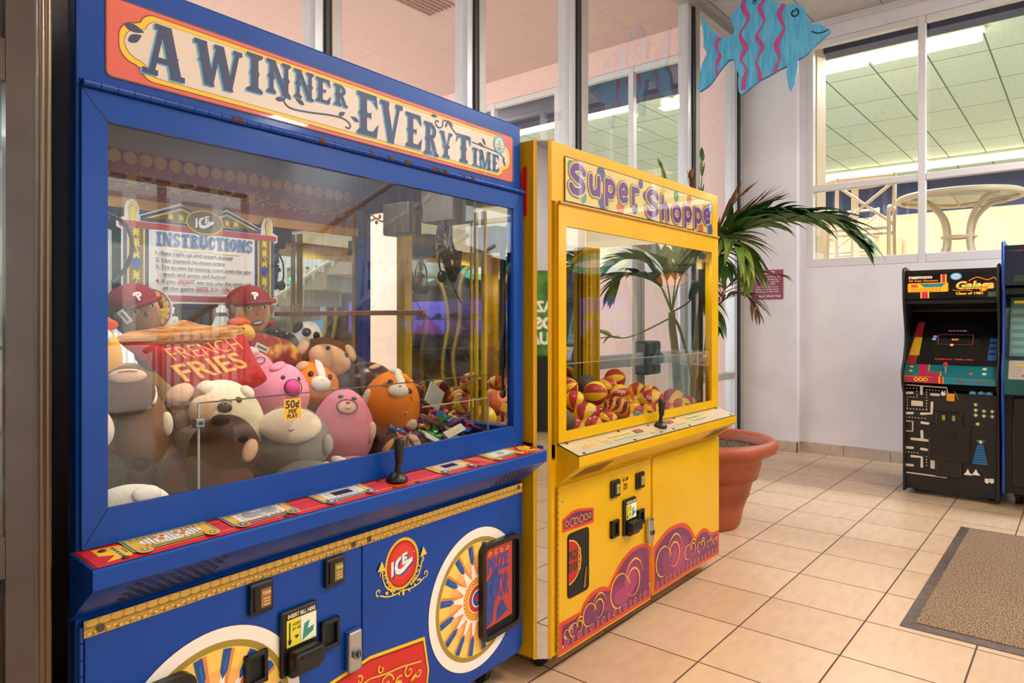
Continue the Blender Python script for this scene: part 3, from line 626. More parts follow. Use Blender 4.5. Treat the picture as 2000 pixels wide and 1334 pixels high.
# round logo decal
A = Art(Fy(DF), .0006, .00016)
cx, cz = -.606, .597
A.disc(cx, cz, .069, YEL, .076, 40); A.discs([(cx+.066*math.cos(t), cz+.073*math.sin(t), .0028) for t in [2*PI*i/44 for i in range(44)]], P('#c9a018', .5), 6)
A.disc(cx, cz, .061, P('#9c1f1a', .4), .068, 40); A.disc(cx, cz, .056, P('#cf2f27', .4), .062, 40); A.disc(cx, cz+.004, .045, P('#dc3a30', .4), .05, 40)
def ice(A, cx, cz, k, c1, c2):
    T = lambda pts, dx=0, dz=0: [(cx+k*(p[0]+dx), cz+k*(p[1]+dz+.12*p[0])) for p in pts]
    I_ = [(-1, -.62), (-.78, -.5), (-.78, .42), (-1, .42)]
    Cc = [(-.05, .52), (-.12, .30), (-.32, .2), (-.42, 0), (-.36, -.24), (-.12, -.36), (.2, -.24), (.55, .02), (1.0, .08), (1.0, -.22), (.6, -.42), (.2, -.62), (-.2, -.7), (-.56, -.52), (-.7, -.1), (-.6, .3), (-.35, .5)]
    E_ = [(.02, -.16), (.02, .62), (.5, .62), (.5, .44), (.24, .44), (.24, .32), (.46, .32), (.46, .16), (.24, .16), (.24, .02), (.5, .14), (.5, -.02), (.26, -.14)]
    A.polys([T(g, .13, -.13) for g in (I_, Cc, E_)], c2); A.polys([T(g, .07, -.07) for g in (I_, Cc, E_)], c2); A.polys([T(g) for g in (I_, Cc, E_)], c1)
ice(A, cx-.002, cz+.002, .043, WHT, P('#234f9e', .4)); A.text('TM', cx+.043, cz+.022, .004, WHT)
sc = P('#e9cb3a', .45)
for q in (-1, 1):
    A.stroke(smooth([(cx, cz-.078), (cx+q*.03, cz-.082), (cx+q*.062, cz-.078), (cx+q*.09, cz-.066)], 5), .004, sc); A.stroke(curl(cx+q*.094, cz-.055, .012, -PI/2, .9, q), .0038, sc)
    A.stroke(smooth([(cx+q*.03, cz-.07), (cx+q*.06, cz-.055), (cx+q*.075, cz-.03), (cx+q*.082, cz+.005)], 5), .005, sc, taper=lambda t: 1.2-.7*t)
    for k in range(5): A.stroke(curl(cx+q*(.045+.009*k), cz-.062+.014*k, .009, k, .8, q), .0028, sc)
    A.polys([drop(cx+q*(.02+.012*k), cz-.078+.004*k, .015, (PI/2-.5*q*k) if k % 2 else -1, .004) for k in range(5)], sc)
A.polys([drop(cx, cz-.094, .022, PI/2, .006), [(cx+.07, cz+.0), (cx+.1, cz+.004), (cx+.084, cz+.03)], [(cx-.07, cz+.0), (cx-.1, cz+.004), (cx-.084, cz+.03)]], sc)
A.build('logo_decal', blue)
# red scroll banner at the bottom between the wheels
A = Art(Fy(DF), .0006, .00016)
for i, (mm, o) in enumerate(((YEL, 0), (P('#8c1a1a', .4), .006), (P('#cf2a26', .4), .010))):
    A.poly([(-.95+o, .13+o*.3), (-.51-o, .13+o*.3), (-.492-o*1.2, .238), (-.512-o, .347-o*1.5), (-.73, .372-o*1.5), (-.95+o, .347-o*1.5), (-.968+o*1.2, .238)], mm)
for q in (-1, 1):
    for (x, z, r, a, t) in ((.06, .27, .028, 0, 1.3), (.11, .25, .022, 1, 1.2), (.15, .27, .02, 2, 1.1), (.19, .25, .014, 3, 1.2), (.05, .2, .02, 3, 1.1), (.1, .2, .018, 4, 1.2), (.15, .2, .016, 5, 1.1), (.04, .32, .014, 2, 1.)):
        A.stroke(curl(-.73+q*x, z, r, a, t, q), .005, GOLD, taper=lambda t: 1.2-.6*t)
    A.stroke(smooth([(-.73, .31), (-.73+q*.06, .30), (-.73+q*.12, .295), (-.73+q*.2, .28)], 5), .005, GOLD)
    A.polys([drop(-.73+q*(.03+.03*k), .23+.02*(k % 2), .03, PI/2+.4*q*k, .008) for k in range(6)], GOLD)
A.build('banner_decal', blue)
# coin slots, bill reader, lock
def coin_slot(parent, x, z, w=.064, hh=.078, y=DF, gl='#8c7a3a'):
    c = MB(); c.cbox(x-w/2, x+w/2, y-.014, y, z-hh/2, z+hh/2, BLK, .006); c.cbox(x-w*.36, x-w*.22, y-.018, y-.012, z-hh*.36, z+hh*.36, BLKM, .002)
    o = c.build('coin_slot', parent); A = Art(Fy(y-.014), .0006); A.rect(x-.006, z-hh*.34, x+w*.38, z+hh*.3, P('#3b3a20', .2)); A.rects([(x-.004, z-hh*.3, x+w*.35, z+hh*.26)], P(gl, .3))
    A.text('TOKEN', x+w*.17, z+hh*.08, .007, P('#efe6b0', .3), w=.022, al='c', bold=.02); A.rects([(x+.002, z-hh*.06-.007*i, x+w*.3, z-hh*.03-.007*i) for i in range(3)], P('#d8cf92', .3)); A.build('coin_label', o)
coin_slot(blue, -1.079, .651, gl='#a0652c'); coin_slot(blue, -.860, .65)
def bill(parent, x, z, k=1., y=DF):
    c = MB(); w = .108*k; hh = .165*k
    c.cbox(x-w/2, x+w/2, y-.012, y, z-hh/2, z+hh/2, BLK, .006)
    c.cbox(x-w*.36, x+w*.5, y-.05*k, y-.01, z-hh*.40, z-hh*.10, BLK, .01); c.cbox(x-w*.36, x+w*.5, y-.034*k, y-.01, z-hh*.5, z-hh*.34, BLK, .008); c.cbox(x-w*.2, x+w*.36, y-.054*k, y-.045*k, z-hh*.20, z-hh*.15, BLKM, .002)
    o = c.build('bill_acceptor', parent); A = Art(Fy(y-.012), .0006); x0, x1, z0, z1 = x-w*.36, x+w*.46, z-hh*.06, z+hh*.46
    A.rect(x0, z0, x1, z1, P('#e8dc3a', .35)); A.rect(x0, z1-.018*k, x1, z1, BLK); A.text('INSERT BILL HERE', (x0+x1)/2, z1-.014*k, .0095*k, WHT, w=(x1-x0)*.92, al='c', bold=.02)
    A.rect(x+.002, z0+.003, x1-.002, z1-.02*k, P('#e9f2ee', .35)); A.poly([(x+.006, z0+.005), (x1-.01, z0+.02*k), (x1-.006, z1-.03*k), (x+.012, z1-.04*k)], P('#2f9a78', .35)); A.poly([(x+.022*k, z0+.03*k), (x1-.004, z0+.035*k), (x1-.004, z1-.024*k), (x+.03*k, z1-.03*k)], P('#f0efe8', .35))
    A.stroke([(x0+.008*k, z1-.024*k), (x0+.008*k, z0+.014*k)], .003*k, BLK); A.poly([(x0+.002*k, z0+.018*k), (x0+.014*k, z0+.018*k), (x0+.008*k, z0+.004*k)], BLK)
    for i, t in enumerate(('ACCEPTS', '$1 $5')): A.text(t, x0+.028*k, z1-.034*k-i*.011*k, .006*k, BLK, w=.024*k, al='c', bold=.02)
    A.poly([(x0+.022*k, z0+.008*k), (x0+.034*k, z0+.008*k), (x0+.028*k, z0+.017*k), (x0+.034*k, z0+.026*k), (x0+.022*k, z0+.026*k), (x0+.028*k, z0+.017*k)], BLK)
    A.build('bill_label', o)
bill(blue, -.972, .512)
def ret(parent, x, z, w=.060, hh=.078, y=DF):
    c = MB()
    for q in ((x-w/2, x+w/2, z-hh/2, z-hh/2+.012), (x-w/2, x+w/2, z+hh/2-.012, z+hh/2), (x-w/2, x-w/2+.011, z-hh/2, z+hh/2), (x+w/2-.011, x+w/2, z-hh/2, z+hh/2)): c.cbox(q[0], q[1], y-.014, y, q[2], q[3], BLK, .003)
    c.box(x-w/2+.01, x+w/2-.01, y-.003, y, z-hh/2+.01, z+hh/2-.01, BLKM); c.build('coin_return', parent)
ret(blue, -.875, .489); ret(blue, -1.092, .484)
def lock(parent, x, z, w=.046, hh=.112, y=DF):
    c = MB(); c.cbox(x-w/2, x+w/2, y-.022, y, z-hh/2, z+hh/2, CHROME, .006); c.cyl((x, y-.03, z-.006), (x, y-.02, z-.006), .014, STEEL, 20); c.cyl((x, y-.033, z-.006), (x, y-.029, z-.006), .008, BLK, 16); c.box(x-.002, x+.002, y-.0338, y-.032, z-.012, z, STEEL); c.build('door_lock', parent)
lock(blue, -.798, .418)
# prize doors
def prize(parent, x0, x1, z0, z1, y=DF, art='peel'):
    e = MB(); t = .016
    for pts in (rrect(x0, z0, x1, z1, .03, 5),):
        inn = rrect(x0+t, z0+t, x1-t, z1-t, .02, 5); n = len(pts)
        vs = [(p[0], y-.024, p[1]) for p in pts]+[(p[0], y-.024, p[1]) for p in inn]+[(p[0], y, p[1]) for p in pts]+[(p[0], y-.001, p[1]) for p in inn]
        fs = []
        for i in range(n):
            j = (i+1) % n; fs += [(i, j, n+j, n+i), (i, j, 2*n+j, 2*n+i), (n+i, n+j, 3*n+j, 3*n+i)]
        e.add(vs, fs, BLK)
    o = e.build('prize_door', parent)
    mid = (x0+x1)/2
    B = MB(); B.box(x0+t-.002, x1-t+.002, y-.0080, y-.0072, z0+t, z1-t, BLKM); B.build('door_recess', o)
    w = x1-x0-2*t
    A = Art(lambda u, v, h: (u, y-.0225+.0125*(u-x0)/(x1-x0)-h, v), .0004)
    A.rect(x0+t, z0+.045, x1-t-.03, z1-t, P('#b5231f', .3, coat=.5))
    A.poly([(x0+t, z0+.05), (x0+t+w*.2, z0+.06), (x0+t+w*.28, z0+.14), (x0+t+w*.42, z0+.2), (x0+t+w*.34, z0+.24), (x0+t, z0+.2)], P('#1c3f86', .3))
    A.poly([(x0+t+w*.3, z0+.05), (x0+t+w*.7, z0+.07), (x0+t+w*.5, z0+.12), (x0+t+w*.35, z0+.1)], P('#1c3f86', .3))
    A.text('PRIZE', x0+t+.008, z1-t-.085, .05, P('#2a4a9c', .3), w=w*.68, bold=.03); A.text('DOOR', x0+t+.008, z1-t-.18, .075, P('#2a4a9c', .3), w=w*.68, bold=.03)
    for k in range(4): A.stroke(curl(x0+t+.02+k*.035, z1-t-.02, .010, k, 1.1), .003, GOLD)
    A.build('flap_art', o)
prize(blue, -.256, -.038, .232, .558); prize(blue, -1.43, -1.247, .232, .55)
# crane carriage and claw
def chain(pts, r, coil, turns, m, mb, wire):
    P_ = [Vector(p) for p in smooth(pts, 10)]; L_ = [0]
    for i in range(1, len(P_)): L_.append(L_[-1]+(P_[i]-P_[i-1]).length)
    N = turns*9; out = []
    for k in range(N+1):
        s_ = L_[-1]*k/N; i = max(j for j in range(len(L_)) if L_[j] <= s_+1e-9); i = min(i, len(P_)-2)
        t = (s_-L_[i])/max(1e-9, L_[i+1]-L_[i]); p = P_[i].lerp(P_[i+1], t); d_ = (P_[i+1]-P_[i]).normalized(); a = d_.cross(Vector((0, 1, 0))).normalized(); b = d_.cross(a)
        an = 2*PI*k/9; out.append(p+a*coil*math.cos(an)+b*coil*math.sin(an))
    mb.tube(out, wire, m, 5)
def crane(parent, x, y, top, k=1.0, cord=BLK):
    c = MB(); c.cbox(x-.055*k, x+.065*k, y-.09, y+.07, top-.085*k, top+(.16 if parent is blue else 0), P('#4a4440', .5), .004); c.cbox(x-.13*k, x-.06*k, y+.06, y+.2, top-.13*k, top-.01, P('#35302e', .5), .006)
    c.build('crane_carriage', parent)
    r = MB(); r.cyl((WB+.025, y-.06, 1.915), (-.03, y-.06, 1.915), .006, P('#4a4643', .6), 10); r.cyl((WB+.025, y+.15, 1.915), (-.03, y+.15, 1.915), .006, P('#4a4643', .6), 10)
    if parent is blue: r.build('gantry_rail', parent)
    q = MB(); zt = top-.085*k
    q.cyl((x+.025, y, zt), (x+.025, y, zt-.095*k), .014*k, STEEL, 16); q.cyl((x+.025, y, zt-.095*k), (x+.025, y, zt-.12*k), .006, STEEL, 10)
    q.lathe([(0, 0), (.022*k, 0), (.024*k, .012), (.012, .022), (0, .024)], (x+.025, y, zt-.135*k), BLK, 16)
    for i, a in enumerate((.2, 2.3, 4.4)):
        ca, sa = math.cos(a), math.sin(a)
        q.tube([(x+.025+ca*.015*k, y+sa*.015*k, zt-.05*k), (x+.025+ca*.034*k, y+sa*.034*k, zt-.09*k), (x+.025+ca*.038*k, y+sa*.038*k, zt-.15*k), (x+.025+ca*.03*k, y+sa*.03*k, zt-.19*k)], .004, BLK, 6)
        q.ell((x+.025+ca*.026*k, y+sa*.026*k, zt-.2*k), (.02*k, .02*k, .024*k), BLK, nu=12, nv=8)
    q.build('claw', parent)
    cb_ = MB(); chain([(x-.02, y-.03, zt), (x-.05, y-.03, zt-.03), (x-.058, y-.03, zt-.08), (x-.035, y-.03, zt-.12), (x-.01, y-.03, zt-.17*k), (x+.01, y-.03, zt-.195*k), (x+.035, y-.03, zt-.17), (x+.045, y-.03, zt-.10)], 0, .014, 44, cord, cb_, .0032)
    cb_.tube(smooth([(x-.01, y-.03, zt), (x-.02, y-.03, zt-.05), (x+.0, y-.03, zt-.14), (x-.01, y-.03, zt-.2), (x+.06, y-.03, zt-.3)], 6), .0022, cord, 5)
    cb_.build('coiled_cord', parent)
crane(blue, -.105, .28, 1.767)
# gas strut
g = MB(); g.cbox(-.058, -.022, .045, .075, 1.575, 1.62, BLK, .003); g.cyl((-.036, .055, 1.58), (-.036, .055, 1.14), .011, BLK, 12); g.cyl((-.036, .055, 1.14), (-.036, .055, 1.05), .005, BLK, 10); g.ell((-.036, .055, 1.045), (.013, .013, .016), BLK, nu=10, nv=6); g.build('gas_strut', blue)
# acrylic dividers
d = MB(); d.box(-.470, -.466, .03, .82, .81, 1.335, ACRYL); d.build('side_divider', blue)
MB().cbox(-.478, -.458, .03, .825, 1.332, 1.348, P('#7d5a44', .5), .003).build('divider_rail', blue)
d = MB(); d.box(-1.160, -.05, .118, .121, .81, 1.115, ACRYL); d.box(-1.162, -1.158, .121, .55, .81, 1.115, ACRYL); d.cbox(-1.1625, -1.1575, .1165, .1225, .81, 1.115, P('#b9bab4', .2), .001)
d.box(-1.16, -.05, .1165, .1225, 1.1125, 1.1155, P('#5b564e', .3)); d.box(-.13, -.127, .05, .2, .81, 1.04, ACRYL); d.cbox(-.132, -.125, .048, .052, .81, 1.04, P('#7c8088', .3), .001); d.box(-.46, -.13, .05, .053, 1.038, 1.041, P('#b7a76a', .3))
d.build('prize_divider', blue)
c = MB(); c.cbox(-1.172, -1.148, .108, .130, 1.055, 1.078, STEEL, .003); c.cyl((-1.16, .104, 1.066), (-1.16, .11, 1.066), .004, BLK, 8); c.build('divider_clip', blue)
# red frieze with gold discs on the back wall
A = Art(Fy(DB-.032), .0006)
zb = 1.675
A.rect(WB+.06, zb, -.055, zb+.034, P('#c98f34', .5)); A.rect(WB+.06, zb+.034, -.055, 1.862, P('#8e2a26', .5))
A.discs([(-1.445+i*.0493, 1.838, .0235, .0235) for i in range(28)], P('#5e1d16', .5), 20); A.discs([(-1.445+i*.0493, 1.838, .0215) for i in range(28)], P('#cf9f3e', .45), 20)
GLF = P('#cf9a3a', .45); GLD = P('#4e2015', .5)
def leaf(x, z, a, k=1.):
    o = [(-.12, 0)]
    for i in range(25):
        t = math.radians(-105+210*i/24); r = .58+.48*math.cos(3.45*t)*(1 if abs(t) < 1.3 else .6); o.append((.45+r*.55*math.cos(t), r*.62*math.sin(t)))
    return [(x+k*.030*(p[0]*math.cos(a)-p[1]*math.sin(a)), z+k*.030*(p[0]*math.sin(a)+p[1]*math.cos(a))) for p in o]
for q, (mm, dz, ww) in enumerate(((GLD, -.0015, .0075), (GLF, 0, .0045))):
    lv = []; ds = []; A.dh = 0; A.h = .0022+.0008*q
    for i in range(11):
        x = WB+.02+i*.142; z = 1.765+dz
        lv += [leaf(x+.03, z+.005, PI/2+.75, .85), leaf(x+.03, z+.005, PI/2-.75, .85), leaf(x+.03, z-.002, -PI/2+.75, .85), leaf(x+.03, z-.002, -PI/2-.75, .85)]
        ds += [(x+.102, z+.014, .008+.0015*(1-q)), (x+.082, z-.014, .008+.0015*(1-q))]
        A.stroke(smooth([(x+.03, z+.004), (x+.055, z+.014), (x+.08, z+.002), (x+.104, z+.012)], 5), ww, mm); A.stroke(smooth([(x+.03, z), (x+.055, z-.008), (x+.08, z+.004), (x+.11, z-.006), (x+.142+.03, z+.0)], 5), ww, mm)
        A.stroke(curl(x+.058, z+.026, .009, -1.2, .8), ww*.7, mm); A.stroke(curl(x+.126, z-.02, .009, 1.2, .8, -1), ww*.7, mm)
    A.polys(lv, mm); A.discs(ds, mm)
A.build('red_frieze', blue)
# instruction sign standing against the mirror
sg = MB(); YS = DB-.06
out = [(-1.055, 1.612), (-1.055, 1.636), (-1.03, 1.645), (-1.03, 1.68), (-1.022, 1.697), (-1.007, 1.703), (-.992, 1.697), (-.985, 1.68), (-.985, 1.655), (-.849, 1.71), (-.81, 1.683), (-.722, 1.683), (-.683, 1.71), (-.545, 1.655), (-.54, 1.68), (-.53, 1.695), (-.517, 1.7), (-.503, 1.695), (-.495, 1.68), (-.495, 1.645), (-.474, 1.636), (-.474, 1.612), (-.49, 1.604), (-.49, 1.405), (-.474, 1.4), (-.474, 1.378), (-.492, 1.372)]
out += [(-.565+.076*math.cos(t), 1.350+.076*math.sin(t)) for t in [math.radians(a) for a in range(15, -196, -15)]]
out += [(-.66, 1.372), (-.85, 1.372)]+[(-.951+.076*math.cos(t), 1.350+.076*math.sin(t)) for t in [math.radians(a) for a in range(15, -196, -15)]]+[(-1.04, 1.372), (-1.057, 1.378), (-1.057, 1.4), (-1.04, 1.405), (-1.04, 1.604)]
sg.prism(out, YS, YS+.004, 'y', P('#d9d3c8', .4))
for i in (-1.03, -.5, -.77): sg.cyl((i, YS+.004, 1.55), (i, DB-.027, 1.55), .006, STEEL, 8)
sgo = sg.build('instruction_sign', blue)
A = Art(Fy(YS), .0006, .00018)
BRN = P('#6e5a2c', .5); SGR = P('#a83a3a', .4); SB = P('#26386e', .4); SY = P('#d9b93a', .45)
A.rect(-.945, 1.40, -.57, 1.615, P('#ddd6d4', .35))
for x0, x1 in ((-1.035, -.955), (-.572, -.492)):
    A.rect(x0, 1.40, x1, 1.612, SB); A.rect(x0+.012, 1.40, x1-.012, 1.612, SY); A.rect(x0+.018, 1.40, x1-.018, 1.612, BRN)
    c = (x0+x1)/2
    A.polys([leaf(c, z, a, .55) for z in (1.415, 1.46, 1.52, 1.565, 1.6) for a in (PI/2+.6, PI/2-.6, -PI/2+.7, -PI/2-.7)], SY); A.stroke(smooth([(c+.004*(-1)**i, 1.405+i*.022) for i in range(10)], 4), .003, SY); A.poly([(c, 1.522), (c+.022, 1.50), (c, 1.478), (c-.022, 1.50)], P('#2d4a94', .4))
A.poly(rrect(-1.048, 1.614, -.480, 1.633, .009), SGR); A.poly(rrect(-1.05, 1.381, -.480, 1.398, .008), SGR)
for pk, x0, x1, zl, zr in ((-.849, -.982, -.80, 1.638, 1.638), (-.683, -.73, -.548, 1.638, 1.638)):
    tri = lambda o: [(x0+o*1.2, 1.637+o), (x1-o*1.2, 1.637+o), (x1-o*1.2, (1.685 if pk < -.7 else 1.652)-o), (pk, 1.702-o*1.4), (x0+o*1.2, (1.652 if pk < -.7 else 1.685)-o)]
    A.poly(tri(0), SB); A.poly(tri(.007), SY); A.poly(tri(.011), BRN)
    A.polys([leaf(pk+i*.026, 1.66, a, .45) for i in (-1.4, 0, 1.3) for a in (1.1, 2.2, -.9, -2.3)], SY)
for c in (-1.007, -.517):
    A.discs([(c, 1.688, .008), (c, 1.666, .012), (c, 1.650, .009)], SY); A.rects([(c-.014, 1.675, c+.014, 1.679), (c-.009, 1.634, c+.009, 1.648)], SY)
A.h = .006; A.disc(-.766, 1.653, .068, SY, .042, 36); A.disc(-.766, 1.653, .064, BRN, .038, 36); ice(A, -.768, 1.655, .033, P('#e6e0d8', .4), SB)
xs = [-.932, -.915, -.880, -.848, -.812, -.776, -.742, -.706, -.672, -.655, -.618, -.584]
ww = [.0, .0]; word = 'INSTRUCTIONS'; x = -.933
wid = {'I': .018, 'S': .028, 'T': .032, 'O': .030, 'U': .032, 'N': .034, 'R': .031, 'C': .029}
tot = sum(wid[c]+.0022 for c in word); k = .352/tot
lt = []
for c in word:
    lt += west(c, x, x+wid[c]*k, 1.563, 1.607); x += (wid[c]+.0022)*k
A.polys(lt, P('#5478ac', .4)); A.stroke(smooth([(-.88, 1.553), (-.80, 1.551), (-.757, 1.555), (-.71, 1.551), (-.63, 1.553)], 4), .0022, SY)
DK = P('#3c3c40', .5)
for i, (t, w_, ind) in enumerate((('1. Step right up and insert money', .275, 0), ('2. Use joystick to move crane', .244, 0), ('3. Try to win by moving crane over toy you', .345, 0), ('want and press red button', .222, .024), ('4. If you', .064, 0), ('of the game', .105, .024))):
    A.text(t, -.937+ind, 1.532-i*.0232, .0125, DK, w=w_, bold=.012)
A.text("DON'T", -.862, 1.4385, .0135, P('#b02a3a', .4), w=.056, bold=.03, shear=.25); A.text('win toy, play the candy side', -.798, 1.4392, .0125, DK, w=.213, bold=.012); A.text('UNTIL YOU WIN!', -.802, 1.4155, .0135, P('#b02a3a', .4), w=.13, bold=.03, shear=.25)
for c in (-.951, -.565):
    A.h = .004
    A.disc(c, 1.350, .073, P('#d9d3c8', .4), n=40); A.ring(c, 1.35, .066, .004, P('#8e2a4a', .4), n=40); A.disc(c, 1.350, .064, P('#d9a35a', .45), n=40)
    A.polys([[(c+.02*math.cos(t-.09), 1.35+.02*math.sin(t-.09)), (c+.048*math.cos(t-.07), 1.35+.048*math.sin(t-.07)), (c+.062*math.cos(t), 1.35+.062*math.sin(t)), (c+.048*math.cos(t+.07), 1.35+.048*math.sin(t+.07)), (c+.02*math.cos(t+.09), 1.35+.02*math.sin(t+.09))] for t in [2*PI*i/16 for i in range(16)]], P('#e9c94e', .45))
    A.polys([[(c+.018*math.cos(t-.1), 1.35+.018*math.sin(t-.1)), (c+.052*math.cos(t), 1.35+.052*math.sin(t)), (c+.018*math.cos(t+.1), 1.35+.018*math.sin(t+.1))] for t in [2*PI*(i+.5)/16 for i in range(16)]], P('#a8566a', .45))
    A.discs([(c+.060*math.cos(t), 1.35+.060*math.sin(t), .0035) for t in [2*PI*(i+.5)/16 for i in range(16)]], P('#2d4a94', .4), 5); A.disc(c, 1.35, .018, P('#c8a030', .4))
A.build('sign_print', sgo)
q = MB(); q.tube(smooth([(-1.235, .45, 1.60), (-1.185, .45, 1.575), (-1.165, .45, 1.52), (-1.18, .45, 1.46), (-1.215, .45, 1.415)], 8), .0055, BLK, 8); q.build('loose_cable', blue)
# stickers on the glass
A = Art(Fy(-.0065), .0006); A.poly(rrect(-1.008, 1.066, -.958, 1.118, .002), P('#eab52c', .45))
for i, (t, h_, w_) in enumerate((('50\u00a2', .019, .042), ('PER', .0105, .024), ('PLAY', .0105, .031))): A.text(t, -.983, (1.095, 1.0815, 1.0695)[i], h_*(.92 if i else 1), P('#2b3038', .5), w=w_, al='c', bold=.03)
A.build('price_sticker', blue)
# feet
def caster(parent, x, y, z, r=.04):
    c = MB(); c.cyl((x, y, z), (x, y, z-.03), .018, STEEL, 12); c.box(x-.022, x+.022, y-.018, y+.018, r, z-.01, P('#4c4a48', .5)); c.cyl((x-.014, y+.01, r), (x+.014, y+.01, r), r, P('#1b1a19', .6), 20); c.build('caster', parent)
for x in (-1.38, -.1):
    for y in (.1, .76): caster(blue, x, y, .105)
for x in (-.42, -1.05):
    lg = MB(); lg.cyl((x, .1, .0), (x, .1, .10), .012, P('#3a3735', .5), 10); lg.lathe([(0, 0), (.022, 0), (.02, .012), (0, .014)], (x, .1, 0), P('#3a3735', .5), 14)
    lg.build('levelling_foot', blue)
for x in (-1.1, -.45): spot('lamp_or_fill_light', (x, .30, 1.93), 15, (1, .94, .85), blue)  # unseen spots added to brighten the toys, no fixture built

# ================================================================ the yellow crane machine
YO = (2.068, 1.514)
yel = empty('crane_machine', (YO[0], YO[1], 0)); tag(yel, 'yellow crane machine with spotted sign, full of small balls, in the middle', 'crane machine')
YEN = mottled('yellow_enamel', '#d9aa00', '#dfb202', 3, .3, spec=.4, coat=.2); YED = P('#b78a08', .4, name='yellow_enamel_edge')
WY, DY, ZY = 1.448, .80, 1.974
m = MB(); cc = .078
foot = [(0.0, 0), (WY, 0), (WY, DY), (-cc+.002, DY), (-cc+.002, .05), (-.032, 0)]
m.prism(foot, .08, .80, 'z', YEN); m.prism(foot, 1.755, ZY, 'z', YEN)
m.cbox(0, WY, -.001, .05, .79, .858, YEN, .004)
m.cbox(0, .03, 0, .05, .80, 1.76, YEN, .004); m.cbox(WY-.045, WY, 0, .05, .80, 1.76, YEN, .004)
m.cbox(-cc+.002, -.03, DY-.05, DY, .80, 1.76, YEN, .004); m.cbox(WY-.05, WY, DY-.05, DY, .80, 1.76, YEN, .004)
m.cbox(-cc+.002, -cc+.02, .05, .11, .80, 1.76, YEN, .004); m.cbox(-cc+.002, -cc+.02, .05, DY, .80, .87, YEN, .004); m.cbox(WY-.02, WY, .02, DY, .80, .87, YEN, .004)
m.cbox(-cc, WY, DY-.02, DY, .80, 1.76, YEN, .004)
m.box(.002, WY-.002, .03, DY-.02, .795, .812, P('#3a2c12', .6))
m.build('cabinet', yel)
MB().box(-cc+.008, -cc+.013, .10, DY-.04, .86, 1.76, GLASS).build('side_glass', yel); MB().box(WY-.012, WY-.007, .045, DY-.045, .86, 1.76, GLASS).build('side_glass', yel)
MB().box(-cc+.03, WY-.04, DY-.028, DY-.022, .812, 1.757, MIRROR).build('back_mirror', yel)
MB().box(-.05, WY-.02, .03, DY-.03, 1.745, 1.754, P('#f7e8c0', .5, em=.55)).build('inner_ceiling', yel)  # glow put into the panel, imitating a bright ceiling reflected in the door
# chamfered corner with its mirror strip
a0, a1 = Vector((-.0, 0)), Vector((-.0, 0))
p0 = Vector((-.030, -.002)); p1 = Vector((-.078, .046)); dv = (p1-p0).normalized(); nv = Vector((-.7071, -.7071))
def strip(t0, t1, h0, h1, z0, z1, mt, mb):
    L_ = (p1-p0).length; a = p0+dv*L_*t0; b = p0+dv*L_*t1
    mb.prism([tuple(a+nv*h0), tuple(b+nv*h0), tuple(b+nv*h1), tuple(a+nv*h1)], z0, z1, 'z', mt)
q = MB(); strip(0, .2, -.004, .006, .08, 1.975, YEN, q); strip(.8, 1, -.004, .006, .08, 1.975, YEN, q); strip(.2, .8, -.002, .004, .08, 1.975, P('#d9c9b6', .5), q); q.build('corner_post', yel)
q = MB(); strip(.21, .79, .004, .005, .082, 1.97, MIRROR, q); q.build('corner_mirror', yel)
# left side art
q = MB(); q.box(-cc-.001, -cc+.002, .10, DY-.02, .16, .72, P('#c21d1a', .3)); q.box(-cc-.002, -cc+.002, .115, DY-.02, .19, .70, P('#2c0a3a', .3)); q.build('side_art', yel)
q = MB(); q.box(-cc-.004, -cc+.002, .075, .09, 1.70, 1.88, P('#d02626', .3)); q.box(-cc-.004, -cc+.002, .1, .115, 1.72, 1.86, P('#d02626', .3)); q.build('side_trim', yel)
# marquee
A = Art(Fy(-.003), .001, .0004); sx0, sx1, sz0, sz1 = .055, 1.361, 1.765, 1.928
A.rect(sx0-.004, sz0-.004, sx1+.004, sz1+.004, P('#2a2417', .4)); A.rect(sx0, sz0, sx1, sz1, P('#f3d58c', .3))
rnd = random.Random(11); cols = ('#3f9a50', '#e0703a', '#4a5fa0', '#3f9a50', '#e0703a', '#4a5fa0', '#e8c23a')
dots = [(.09, 1.90, .022, 0), (.30, 1.905, .03, 2), (.17, 1.795, .025, 0), (.31, 1.795, .03, 2), (.45, 1.785, .03, 1), (.57, 1.80, .024, 2), (.66, 1.865, .02, 5), (.70, 1.775, .022, 3), (.83, 1.915, .018, 6), (.96, 1.905, .026, 0), (1.10, 1.91, .026, 1), (1.23, 1.78, .03, 1), (1.34, 1.785, .03, 2), (1.28, 1.905, .02, 6), (.62, 1.91, .02, 2)]
for (x, z, r, c) in dots:
    A.h = .0024
    if z+r > sz1: z = sz1-r*.8
    pts = [(x+r*math.cos(2*PI*i/24), min(max(z+r*1.05*math.sin(2*PI*i/24), sz0), sz1)) for i in range(24)]
    A.poly(pts, P(cols[c], .3))
